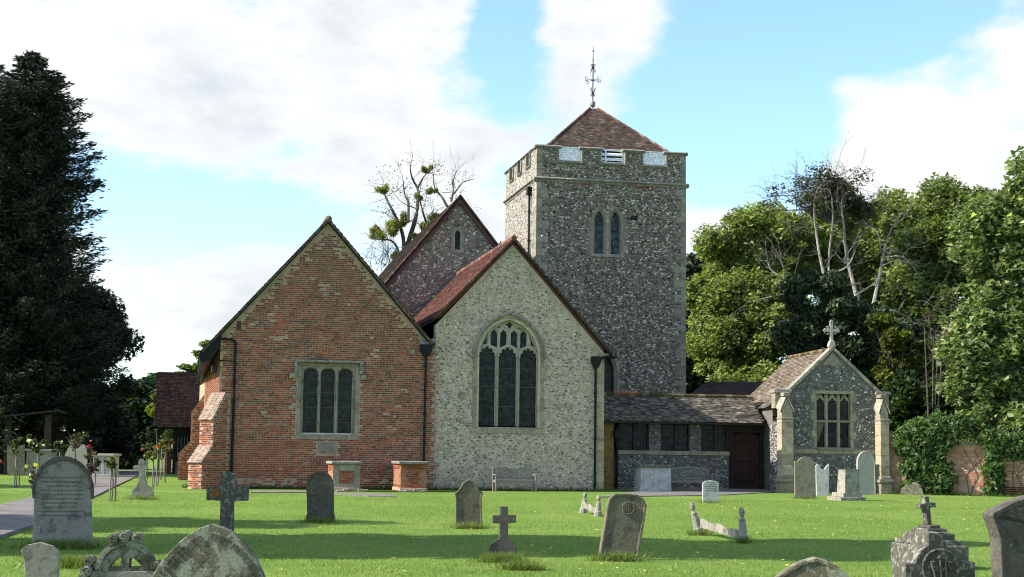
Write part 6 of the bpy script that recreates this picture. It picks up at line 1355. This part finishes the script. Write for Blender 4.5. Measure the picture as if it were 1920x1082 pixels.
tree('broad near black yew under the giant conifer', g0(120, 86), [pe(130, 690, 115, 130, 86), pe(60, 760, 130, 120, 84), pe(150, 620, 60, 95, 86), pe(205, 660, 26, 55, 86), pe(-40, 760, 120, 120, 84), pe(180, 800, 55, 80, 88)], 200, (.7, 1.4), 100000, (.26, .11), YEW, 'needle', None, .5, 20, 'yew_tree', 'dark trees at the left edge', up=.2)
tree('dark green hedge like tree filling the gap left of the timber porch', g0(270, 100), [pe(262, 800, 46, 75, 100), pe(285, 760, 36, 50, 102), pe(240, 840, 40, 50, 98), pe(215, 830, 40, 55, 99)], 60, (.6, 1.1), 22000, (.26, .15), [(.025, .045, .018), (.035, .06, .02), (.02, .035, .015)], 'leaf', None, .2, 10, 'evergreen_tree')
tree('tall rounded dark tree on the skyline left of the timber porch', g0(262, 150), [pe(262, 760, 34, 42, 150), pe(290, 745, 26, 32, 152)], 40, (1.0, 1.8), 9000, (.45, .3), [(.03, .055, .025), (.04, .07, .03)], 'leaf', None, .3, 8)
tree('pale green feathery tree behind the porch roof', g0(372, 112), [pe(362, 690, 32, 26, 112), pe(385, 668, 22, 26, 112), pe(340, 712, 22, 18, 112), pe(372, 730, 34, 30, 113)], 60, (.35, .75), 9000, (.24, .12), [(.16, .19, .06), (.12, .15, .045), (.20, .22, .08), (.09, .12, .04)], 'leaf', None, .25, 24, flat=.45, up=1.2)
tree('small bright yellow green bush at the left end of the porch roof', g0(297, 93), [pe(293, 762, 12, 26, 93)], 12, (.2, .45), 1800, (.18, .1), G_YEL, 'leaf', None, .08, 6, 'bush', cat='bush')
# old tree with mistletoe behind the nave
D = 96.0; q1 = lambda x, y: (640+x/3.731, 290+y/3.731)
b_ = at(*q1(445, 1100), D); mt = empty('mistletoe_tree', (b_.x, D, 0), 0, 'half bare old tree hung with round mistletoe balls behind the nave gable', 'tree')
def twigs(mb, p, d, L_, r, depth, gnarl=.35, n=4, o=None):
    """branch that forks and wanders; p start, d heading"""
    pts = [p]; q = Vector(p); dd = Vector(d).normalized()
    for i in range(n): dd = (dd+Vector((random.gauss(0, gnarl), random.gauss(0, gnarl), random.gauss(0, gnarl*.7)))*.55).normalized(); q = q+dd*(L_/n); pts.append(q.copy())
    mb.tube(pts, [r*(1-.6*i/n) for i in range(n+1)], 4 if r < .05 else 6, cap=False)
    if depth > 0:
        for k in range(random.choice((2, 3))):
            i = random.randint(max(1, n-3), n); nd_ = (dd+Vector((random.gauss(0, .55), random.gauss(0, .4), random.gauss(.1, .5)))).normalized(); twigs(mb, pts[i], nd_, L_*(.55+.25*random.random()), r*.5, depth-1, gnarl, n)
def limb_px(mb, pts, D, r0, r1, q, o, every=1, tw=2, tl=1.0, dd=0.6, dep=2, fork=.5):
    P = [];
    for i, p in enumerate(pts): a = at(*q(*p), D); a.y += dd*math.sin(i*1.7+len(pts)); P.append(a-o)
    for _ in range(2):
        Q = [P[0]]
        for i in range(len(P)-1): Q += [P[i].lerp(P[i+1], .25), P[i].lerp(P[i+1], .75)]
        P = Q+[P[-1]]
    n_ = len(P); mb.tube(P, [r0+(r1-r0)*i/(n_-1) for i in range(n_)], 7, cap=False)
    for i in range(n_//3, n_, every):
        if random.random() < fork:
            d = (P[min(i+1, n_-1)]-P[i-1]).normalized(); rr = (r0+(r1-r0)*i/(n_-1))*.35
            for _ in range(tw): twigs(mb, P[i], d*.5+Vector((random.gauss(0, .8), random.gauss(0, .5), random.gauss(.25, .6))), tl*(.6+.8*random.random()), max(.012, rr), dep)
    twigs(mb, P[-1], (P[-1]-P[-2]), tl*1.2, r1, dep)
O_ = Vector((b_.x, D, 0)); mb = MB()
mb.tube([(0, 0, 0), (.1, 0, at(*q1(445, 690), D).z*.5), tuple(at(*q1(442, 700), D)-O_)], [.5, .4, .30], 9)
for pts, r0, r1 in (([(440, 700), (480, 560), (530, 440), (540, 300), (535, 230), (490, 160), (485, 95)], .26, .04), ([(535, 230), (575, 170), (620, 110)], .10, .03), ([(442, 700), (430, 560), (400, 470), (350, 380), (310, 290), (288, 262)], .22, .04), ([(412, 760), (400, 660), (350, 590), (290, 590)], .16, .05),
                    ([(470, 480), (475, 330), (440, 290), (430, 170)], .15, .03), ([(592, 470), (570, 400), (545, 300)], .12, .05), ([(742, 372), (700, 290), (650, 240), (640, 130)], .14, .03), ([(770, 335), (790, 250), (775, 180), (800, 120)], .12, .025), ([(790, 270), (850, 200), (900, 180)], .08, .02), ([(640, 560), (640, 420), (650, 370)], .1, .03), ([(345, 900), (345, 760), (320, 690), (320, 630)], .06, .02), ([(570, 600), (560, 500), (510, 470)], .08, .03), ([(345, 800), (290, 760), (250, 740)], .05, .02)):
    limb_px(mb, pts, D, r0*.72, r1*.6, q1, O_, tl=1.0, dep=2, tw=1, fork=.42)
for k in range(22):
    p = at(*q1(150+random.random()*200, 700+random.random()*120), D)-O_; twigs(mb, p, (random.gauss(0, .6), random.gauss(0, .3), 1), 1.2, .02, 2)
mb.build('trunk', M['bark'], mt, color=False)
for (x, y, rr) in ((295, 262, 36), (330, 500, 46), (375, 520, 42), (255, 560, 48), (230, 520, 30), (515, 578, 38), (600, 105, 26), (622, 255, 28), (450, 455, 40), (595, 495, 40), (655, 430, 42), (540, 295, 28), (400, 720, 36), (420, 480, 28)):
    p = at(*q1(x, y), D); R_ = 1.25*rr/3.731*D/FPX; cl = [(p.x+random.gauss(0, R_*.42), D+random.gauss(0, R_*.4), p.z+random.gauss(0, R_*.32), R_*.58) for _ in range(6)]
    foliage('mistletoe', cl, int(500+rr*15), (.17, .032), [(.26, .26, .07), (.20, .21, .06), (.32, .31, .08), (.15, .16, .05)], 'leaf', mt, None, .9, .2, .5, .2, o=tuple(O_))
foliage('crown', [(at(*q1(x, y), D).x, D+random.gauss(0, .8), at(*q1(x, y), D).z, .9) for x, y in [(random.uniform(260, 900), random.uniform(90, 480)) for _ in range(26)]], 900, (.10, .06), [(.14, .10, .06), (.10, .09, .05)], 'leaf', mt, o=tuple(O_))
# woodland to the right
q2 = lambda x, y: (1270+x/2.302, 290+y/2.302)
tree('narrow dark cypress like tree close beside the tower', g0(1318, 92), [pe(1312, 500, 26, 66, 92), pe(1318, 620, 40, 110, 92), pe(1300, 700, 30, 90, 92), pe(1335, 470, 12, 36, 92)], 80, (.5, 1.0), 26000, (.30, .11), [(.025, .04, .018), (.035, .055, .022), (.018, .03, .013)], 'needle', None, .3, 16, 'cypress_tree', surf=.45, up=.1)
tree('wide light green feathery tree between the tower and the annexe', g0(1430, 88), [pe(1400, 545, 90, 60, 88), pe(1480, 460, 90, 62, 89), pe(1375, 640, 80, 70, 87), pe(1460, 620, 90, 80, 86), pe(1350, 480, 40, 36, 88), pe(1420, 420, 60, 36, 88), pe(1410, 715, 90, 40, 85), pe(1540, 420, 46, 46, 90), pe(1330, 560, 50, 60, 87), pe(1420, 500, 80, 60, 90)], 620, (.28, .65), 240000, (.20, .11), [(.22, .27, .09), (.26, .31, .105), (.17, .22, .07), (.32, .36, .13), (.12, .16, .055)], 'leaf', None, .32, 40, flat=.85, up=.5, surf=.8, bark='bark', shell=.8, vary=.22, fill=110)
tree('black green yew directly behind the annexe gable', g0(1570, 74), [pe(1570, 600, 62, 62, 74), pe(1530, 660, 70, 70, 74), pe(1630, 650, 80, 90, 75), pe(1545, 545, 40, 46, 74), pe(1690, 720, 80, 100, 76), pe(1600, 740, 120, 90, 76), pe(1500, 560, 26, 22, 74), pe(1700, 650, 50, 50, 76), pe(1755, 720, 60, 80, 77)], 240, (.4, .85), 80000, (.24, .10), [(.03, .048, .02), (.04, .062, .024), (.022, .036, .016), (.055, .075, .028)], 'needle', None, .4, 24, 'yew_tree', 'dark yews behind the annexe', up=.2, surf=.5)
tree('olive green rounded tree on the skyline left of the tall right hand tree', g0(1800, 84), [pe(1800, 400, 76, 60, 84), pe(1760, 480, 80, 70, 84), pe(1830, 500, 90, 90, 83), pe(1740, 590, 80, 90, 82), pe(1850, 390, 30, 40, 84), pe(1780, 370, 30, 30, 84), pe(1760, 660, 90, 90, 84)], 560, (.28, .65), 150000, (.20, .13), G_OLIVE, 'leaf', None, .4, 30, surf=.7, shell=.75, vary=.22, fill=90, flat=.85)
tree('yellow green thin topped tree behind the bare white limbs', g0(1670, 90), [pe(1660, 410, 76, 40, 90), pe(1700, 440, 50, 60, 90), pe(1620, 480, 70, 60, 90), pe(1680, 520, 70, 60, 89), pe(1560, 520, 50, 60, 90), pe(1640, 560, 90, 60, 91), pe(1560, 450, 60, 60, 92)], 460, (.28, .65), 130000, (.25, .12), [(.19, .235, .08), (.22, .265, .09), (.15, .19, .06), (.27, .30, .10)], 'leaf', None, .3, 36, flat=.85, up=.5, surf=.8, shell=.8, vary=.22, fill=80)
tree('patchy yellow leaved shrub in the shade right of the annexe', g0(1680, 71), [pe(1685, 640, 40, 50, 71), pe(1650, 600, 26, 26, 71), pe(1720, 660, 30, 36, 71), pe(1660, 690, 30, 30, 71)], 34, (.25, .5), 5200, (.20, .13), [(.15, .16, .03), (.10, .12, .025), (.06, .08, .02)], 'leaf', None, .12, 26, 'shrub', cat='shrub')
tree('dark leafy understorey bush above the ivy covered wall', g0(1730, 67), [pe(1720, 770, 60, 50, 67), pe(1800, 740, 60, 70, 67), pe(1690, 750, 30, 60, 68)], 50, (.4, .8), 14000, (.2, .13), [(.035, .06, .02), (.05, .085, .025), (.025, .045, .015)], 'leaf', None, .15, 14, 'shrub', cat='shrub')
tree('large fresh green maple at the right edge, yellowing leaves', g0(1905, 61), [pe(1920, 470, 110, 130, 61), pe(1880, 600, 110, 120, 60.5), pe(1900, 740, 110, 120, 60), pe(1960, 380, 70, 70, 61), pe(1930, 350, 34, 50, 61), pe(1830, 650, 56, 60, 60), pe(1990, 600, 130, 160, 61), pe(1880, 810, 50, 50, 60.5), pe(1840, 720, 50, 70, 61)], 760, (.22, .55), 190000, (.19, .15), G_MAPLE, 'leaf', [.3, .3, .2, .16, .035], .45, 30, 'maple_tree', surf=.7, vary=.2, shell=.75, fill=100, flat=.85)
# dying tree with bleached limbs
D = 82.0; b_ = at(*q2(700, 900), D); O_ = Vector((b_.x, D, 0)); dt = empty('dying_tree', O_, 0, 'dying tree with bleached white limbs and a sparse brown top', 'tree')
mb = MB(); mb.tube([(0, 0, 0), tuple(at(*q2(700, 800), D)-O_), tuple(at(*q2(690, 690), D)-O_)], [.5, .38, .3], 9)
for pts, r0, r1 in (([(650, 640), (622, 460), (600, 280), (585, 200), (600, 150)], .16, .05), ([(668, 690), (662, 560), (660, 440), (668, 290), (660, 200)], .16, .05), ([(780, 690), (765, 560), (735, 420), (712, 300), (700, 240)], .22, .05), ([(835, 650), (880, 500), (905, 400), (915, 320), (955, 290)], .17, .04), ([(885, 480), (930, 460), (990, 462)], .09, .03), ([(895, 445), (950, 440), (1000, 460)], .09, .03), ([(665, 640), (690, 600), (722, 570)], .09, .03), ([(692, 700), (720, 640), (820, 575)], .13, .04),
                    ([(495, 670), (470, 620), (458, 560), (460, 520), (448, 480)], .11, .04), ([(490, 716), (440, 720), (400, 750)], .09, .04), ([(545, 620), (450, 605), (345, 628)], .10, .03), ([(885, 675), (940, 677), (1010, 710), (1060, 760)], .12, .04), ([(460, 540), (430, 530), (400, 490)], .06, .02), ([(680, 510), (730, 490), (770, 410)], .09, .03), ([(880, 420), (860, 340), (800, 290)], .08, .03)):
    limb_px(mb, pts, D-1, r0*.62, r1*.6, q2, O_, tl=1.0, dep=2, tw=1, fork=.45)
mb.build('limb', M['bark_pale'], dt, color=False)
mb = MB()
for (x, y) in [(560, 190), (500, 180), (640, 130), (700, 130), (580, 260), (470, 240), (700, 200), (660, 170), (540, 150), (620, 200), (740, 250), (790, 270), (520, 220), (820, 220), (600, 130), (680, 110)]:
    a = at(*q2(650, 290), D)-O_; c = at(*q2(x, y), D)-O_; m_ = a.lerp(c, .5)+Vector((0, random.gauss(0, .6), .3)); mb.tube([a, m_, c], [.06, .045, .03], 5, cap=False)
    for _ in range(4): twigs(mb, c, (random.gauss(0, .8), random.gauss(0, .5), random.gauss(.2, .6)), 1.4, .025, 3, .5)
mb.build('twigs', M['bark'], dt, color=False, kind='stuff')
foliage('crown', [(at(*q2(x, y), D).x, D+random.gauss(0, .9), at(*q2(x, y), D).z, .35+.45*random.random()) for x, y in [(random.gauss(640, 75), random.gauss(165, 38)) for _ in range(60)]], 5200, (.16, .07), [(.06, .065, .045), (.09, .08, .06), (.045, .05, .03)], 'leaf', dt, o=tuple(O_))
foliage('crown', [(at(*q2(x, y), D).x, D+random.gauss(0, .9), at(*q2(x, y), D).z, .4) for x, y in [(random.gauss(770, 50), random.gauss(245, 22)) for _ in range(22)]], 2600, (.16, .07), [(.04, .05, .02), (.06, .07, .03)], 'leaf', dt, o=tuple(O_))
# thin brown dead sprays low at the right
mb = MB(); O_ = at(1745, 800, 66); O_.z = 0; ds = empty('dead_shrub', O_, 0, 'tangle of bare brown twigs before the yew at right', 'shrub')
for _ in range(30): p = at(random.gauss(1755, 30), random.gauss(620, 36), 66)-O_; twigs(mb, p, (random.gauss(.6, .5), random.gauss(0, .4), random.gauss(-.3, .4)), 1.3, .02, 2, .4)
for _ in range(5): c = at(random.gauss(1750, 20), random.gauss(620, 20), 66)-O_; mb.tube([(random.gauss(0, .2), 0, 0), tuple(c*.5), tuple(c)], [.06, .04, .02], 5)
mb.build('twigs', M['bark'], ds, color=False)
# ivy over the garden wall
ivy = empty('ivy', FG.O, -20, 'thick glossy ivy draped over the garden wall', 'ivy')
def ivc(lst, D=59.3): 
    out = []
    for (px, py, rx, ry, n_) in lst:
        for _ in range(n_): x, y = random.gauss(px, rx*.5), random.gauss(py, ry*.5); Dw = 60.2-.34*(x-1663)/47.; p = at(x, y, Dw-.05-.20*random.random()); out.append((p.x, p.y, max(.1, p.z), .22+.22*random.random()))
    return out
cl = ivc([(1735, 822, 46, 34, 60), (1725, 868, 26, 34, 34), (1765, 898, 10, 24, 20), (1692, 840, 10, 26, 10), (1800, 800, 50, 14, 30), (1872, 826, 24, 22, 34), (1866, 880, 7, 30, 14), (1908, 832, 24, 26, 30), (1712, 905, 12, 10, 6)])
foliage('leaves', cl, 26000, (.15, .12), [(.08, .14, .05), (.10, .17, .06), (.06, .10, .04), (.17, .23, .10), (.18, .18, .06)], 'leaf', None, [.3, .3, .2, .15, .05], .9, .1, .5, .25, o=(0, 0, 0))
iv = bpy.data.objects['leaves']; iv.parent = ivy; iv.matrix_parent_inverse = (Matrix.Translation(FG.O) @ Matrix.Rotation(rad(-20), 4, 'Z')).inverted()
mb = MB()
for _ in range(30): x = 1.2+random.random()*7; mb.tube([(x, -.03, 0), (x+random.gauss(0, .2), -.03, .8), (x+random.gauss(0, .4), -.03, 1.8)], [.02, .015, .01], 4)
mb.build('stems', M['bark'], ivy, color=False)
# woods closing the horizon
far = []
for i in range(90): px = -500+i*34; Dd = 170+40*random.random(); p = at(px, 840, Dd); h = (60+30*random.random() if 240 < px < 330 else 95)*Dd/FPX; far.append((p.x, Dd, h*.45, h*.62))
o = foliage('distant_woods', far, 36000, (1.1, .7), [(.03, .05, .02), (.045, .07, .025), (.06, .085, .03)], 'leaf', None, None, 1.0, .3, .3, .25); tag(o, kind='stuff')
# trees standing left of the frame: they throw the long shadows across the lawn
def castree(label, x, y, H, R, zc, n=14000, w=1.0):
    tree(label, (x, y, 0), [(x, y, zc, R*w, R, H-zc), (x, y, zc*.8, R*.9*w, R*.9, zc*.5)], 60, (.7, 1.3), n, (.34, .24), G_MID, 'leaf', None, .35, 20)
castree('broad tree just outside the left edge, its shadow crosses the lawn', -14.2, 22.4, 16.5, 2.9, 11.0, 18000)
castree('second tree outside the left edge, beside the path', -21.5, 27.5, 14.0, 3.0, 9.0, 9000)
castree('third tree outside the left edge, near the shed', -33, 52, 14.0, 3.5, 9.0, 9000)
# ------------------------------------------------------------------ roses
def rose(label, px, py, cy, rx, ry, D, fl=(), stake=True, pal=None, n=420, cane=8, cx=None):
    b = at(px, py, D); b.z = 0; r = empty('standard_rose', b, 0, label, 'rose bush', 'roses planted along the path'); cx = cx or px; k = D/FPX; top = at(cx, cy, D)-b; mb = MB()
    mb.tube([(0, 0, 0), (.02, 0, top.z*.5), (top.x*.6, 0, top.z-ry*k*.8)], .018, 5)
    for _ in range(cane): a = Vector((top.x*.6, 0, top.z-ry*k*.8)); e = top+Vector((random.gauss(0, rx*k*.5), random.gauss(0, rx*k*.4), random.gauss(0, ry*k*.5))); mb.tube([a, a.lerp(e, .5)+Vector((random.gauss(0, .04), random.gauss(0, .04), 0)), e], [.012, .008, .004], 4)
    mb.build('stem', M['bark'], r, color=False)
    if stake:
        for s_ in ((-.07, .02), (.09, .05))[:1+(stake > 1)]: mb = MB(); mb.tube([(s_[0], s_[1], -.1), (s_[0]*.7, s_[1], top.z-ry*k*.7)], .024, 6); mb.build('stake', M['bench'], r, color=False)
    cl = [(top.x+random.gauss(0, rx*k*.45), random.gauss(0, rx*k*.4), top.z+random.gauss(0, ry*k*.42), rx*k*.28) for _ in range(14)]
    foliage('leaves', cl, n, (.085, .055), pal or [(.07, .11, .03), (.12, .14, .04), (.05, .08, .025)], 'leaf', r)
    for (fx_, fy_, c, s_) in fl:
        p = at(fx_, fy_, D)-b; p.y -= .1; cc = [tuple(p+Vector((random.gauss(0, s_*.3), random.gauss(0, s_*.3), random.gauss(0, s_*.3)))) for _ in range(16)]
        V, F_ = leafquads(np.array(cc), s_*1.1, s_*.9, .3); bulk('flower', V, F_, np.tile(np.array(c), (len(F_), 1))*(.8+.4*RNG.random((len(F_), 1))), M['petal'], r)
WH, RD, YL, PK = (.8, .8, .74), (.6, .012, .03), (.75, .68, .2), (.7, .22, .16)
rose('thin standard rose on two stakes at far left', 30, 921, 838, 12, 18, 53, stake=2)
rose('white standard rose before the left chest tomb', 71, 905, 836, 18, 14, 58, [(57, 826, WH, .13), (73, 835, WH, .09), (82, 836, WH, .11), (64, 831, WH, .07)], n=700)
rose('low yellow rose bush left of the big round headed stone', 60, 925, 895, 10, 26, 52, [(51, 874, YL, .08), (69, 873, YL, .10), (58, 890, WH, .05)], 0, [(.08, .06, .03), (.07, .09, .03)], 260)
rose('green standard rose with small white buds behind the big round headed stone', 112, 905, 838, 13, 13, 57, [(116, 830, WH, .08), (107, 829, WH, .05)], n=500)
rose('tall straggly bare rose above the big round headed stone', 140, 905, 825, 24, 20, 57, [(122, 807, WH, .04), (141, 807, WH, .04), (158, 811, WH, .04)], 0, [(.08, .08, .05), (.10, .08, .05)], 260, 26)
rose('dark stemmed rose bush with one red bloom', 178, 905, 862, 18, 30, 56, [(168, 836, RD, .075), (171, 827, PK, .05)], 0, [(.05, .035, .03), (.07, .04, .03), (.09, .08, .03)], 420, 20, 174)
rose('small standard rose on a single stake by the path', 209, 951, 868, 11, 13, 41, (), 2, [(.14, .15, .05), (.10, .12, .04)], 320)
rose('pink rose cut by the left edge of the picture', -8, 925, 880, 12, 12, 54, [(3, 866, PK, .10)], 0, None, 200)
for i, (lb, px, py, cy, cx, rx, ry, fl) in enumerate((('foremost of the rose cluster beside the brick buttress', 288, 918, 850, 285, 13, 18, ()), ('rose with an orange red bloom in the cluster by the buttress', 296, 912, 838, 300, 14, 20, [(297, 838, (.75, .12, .06), .11), (317, 841, PK, .06)]),
        ('yellowing leafy rose in the cluster by the buttress', 310, 906, 836, 312, 14, 14, ()), ('tall reaching rose shoot in the cluster by the buttress', 303, 900, 820, 308, 8, 20, ()), ('leftmost rose of the cluster by the buttress', 275, 908, 845, 277, 10, 18, [(268, 842, PK, .05)]))):
    rose(lb, px, py, cy, rx, ry, gdist(px, py), fl, 1, [(.13, .15, .05), (.16, .15, .05), (.09, .11, .035)], 420, 9, cx)
# ------------------------------------------------------------------ grass and leaves on the ground
def blades(name, pts, h, w, pal, parent=None, lean=.5):
    n = len(pts); a = RNG.random(n)*6.283; hh = h*(.45+.9*RNG.random(n)); ww = w*(.6+.8*RNG.random(n)); d = np.stack([np.cos(a), np.sin(a), np.zeros(n)], 1); ln = RNG.normal(size=(n, 2))*lean
    tip = pts+np.stack([ln[:, 0]*hh, ln[:, 1]*hh, hh], 1); V = np.stack([pts-d*ww[:, None], pts+d*ww[:, None], tip], 1).reshape(-1, 3)
    col = leafcols(n, pal)
    if name == 'grass': w_ = np.clip(PATCH*1.1+.25, 0, 1)[:, None]; col = col*(1-w_*.35)+np.array([.25, .26, .08])*w_*.35; col *= (1-.22*np.clip(-PATCH, 0, 1))[:, None]
    o = bulk(name, V, np.arange(3*n).reshape(n, 3), col, M['leaf'], parent); tag(o, kind='stuff'); return o
def gzn(P): return np.array([gz(x, y) for x, y in P])
n = 330000; y = 9.5+(50-9.5)*RNG.random(n)**1.35; x = (RNG.random(n)*2-1)*(.36*y+.6); P = np.stack([x, y, np.zeros(n)], 1)
lpw = [(p.x, p.y) for p in (gp(a, b) for a, b in lp)]
def inpoly_np(poly, X, Y):
    r = np.zeros(len(X), bool)
    for i in range(len(poly)):
        x0, y0 = poly[i]; x1, y1 = poly[(i+1) % len(poly)]; c = ((y0 > Y) != (y1 > Y)) & (X < (x1-x0)*(Y-y0)/((y1-y0) or 1e-9)+x0); r ^= c
    return r
JX = RNG.normal(size=n)*.09; P = P[~inpoly_np(lpw, P[:, 0]+JX, P[:, 1]+JX)]
xi = np.clip((P[:, 0]+45)/.5, 0, 179).astype(int); yi = np.clip(P[:, 1]/.5, 0, 119).astype(int)
grid = np.array([[gz(-45+i*.5+.25, j*.5+.25) for j in range(120)] for i in range(180)]); P[:, 2] = grid[xi, yi]-.004
PATCH = np.array([noise.noise(Vector((a*.35, b*.35, 0)))+.6*noise.noise(Vector((a*1.4, b*1.4, 4)))+.35*noise.noise(Vector((a*4., b*4., 8))) for a, b in P[:, :2]])
keep = RNG.random(len(P)) < np.clip(.95-.5*np.maximum(0, PATCH), .3, 1); P = P[keep]; PATCH = PATCH[keep]
blades('grass', P, .034, .0048, [(.135, .225, .036), (.17, .26, .046), (.21, .285, .056), (.27, .31, .085), (.11, .19, .03)])
tf = []
for (px, py, w_, n_, D_) in ((75, 1085, 75, 3000, 15.5), (118, 1030, 60, 2400, None), (140, 1050, 60, 2600, 19), (943, 1056, 34, 1300, None), (980, 1070, 36, 700, None), (600, 981, 30, 500, None), (878, 992, 30, 600, None), (1160, 1052, 44, 700, None), (268, 937, 28, 500, None), (1332, 944, 20, 200, None), (1510, 936, 24, 300, None), (220, 1075, 90, 1600, 15.5), (1395, 1019, 14, 200, None), (1312, 1004, 20, 250, None)):
    Dd = D_ or gdist(px, py); c = at(px, py, Dd); s_ = w_*Dd/FPX*.55; q = np.stack([c.x+RNG.normal(size=n_)*s_, Dd+RNG.normal(size=n_)*s_*.45, np.zeros(n_)], 1); tf.append(q)
blades('long_grass', np.concatenate(tf), .13, .006, [(.10, .16, .03), (.15, .20, .045), (.07, .13, .025), (.22, .22, .08)], lean=.7)
vp = []
for (a, b, v) in ((0, 7.95, 0), (7.95, 14.5, .0), (-1.2, 0, 1.0)):
    n_ = int((b-a)*240); u_ = a+(b-a)*RNG.random(n_); vv = v-.05-np.abs(RNG.normal(size=n_))*.12; vp.append(np.stack([FC.O.x+FC.u.x*u_+FC.v.x*vv, FC.O.y+FC.u.y*u_+FC.v.y*vv, np.zeros(n_)], 1))
n_ = 1200; u_ = 7*RNG.random(n_); vv = -.05-np.abs(RNG.normal(size=n_))*.3; vp.append(np.stack([FG.O.x+FG.u.x*u_+FG.v.x*vv, FG.O.y+FG.u.y*u_+FG.v.y*vv, np.zeros(n_)], 1))
blades('wall_foot_grass', np.concatenate(vp), .15, .010, [(.05, .10, .02), (.07, .13, .025), (.10, .14, .04)], lean=.5)
def scatter(name, n, pal, size, reg):
    px = reg[0]+(reg[1]-reg[0])*RNG.random(n); py = reg[2]+(reg[3]-reg[2])*RNG.random(n)**1.2; c = np.array([tuple(gp(a, b, .03)) for a, b in zip(px, py)]); c[:, 2] = .03+.012*RNG.random(n); V, F_ = leafquads(c, size, size*.75, 3.0); return V, F_, leafcols(n, pal)
VV = []; FF = []; CC = []; b0 = 0
for n_, reg in ((320, (1450, 1920, 925, 1000)), (170, (1000, 1920, 930, 1080)), (110, (500, 1500, 935, 1080)), (90, (1280, 1420, 928, 960)), (260, (1650, 1920, 926, 950))):
    V, F_, c_ = scatter('x', n_, [(.55, .42, .06), (.45, .30, .05), (.30, .15, .05), (.62, .55, .18), (.5, .4, .1)], .06, reg); VV.append(V); FF.append(F_+b0); CC.append(c_); b0 += len(V)
o = bulk('fallen_leaves', np.concatenate(VV), np.concatenate(FF), np.concatenate(CC), M['petal']); tag(o, kind='stuff')
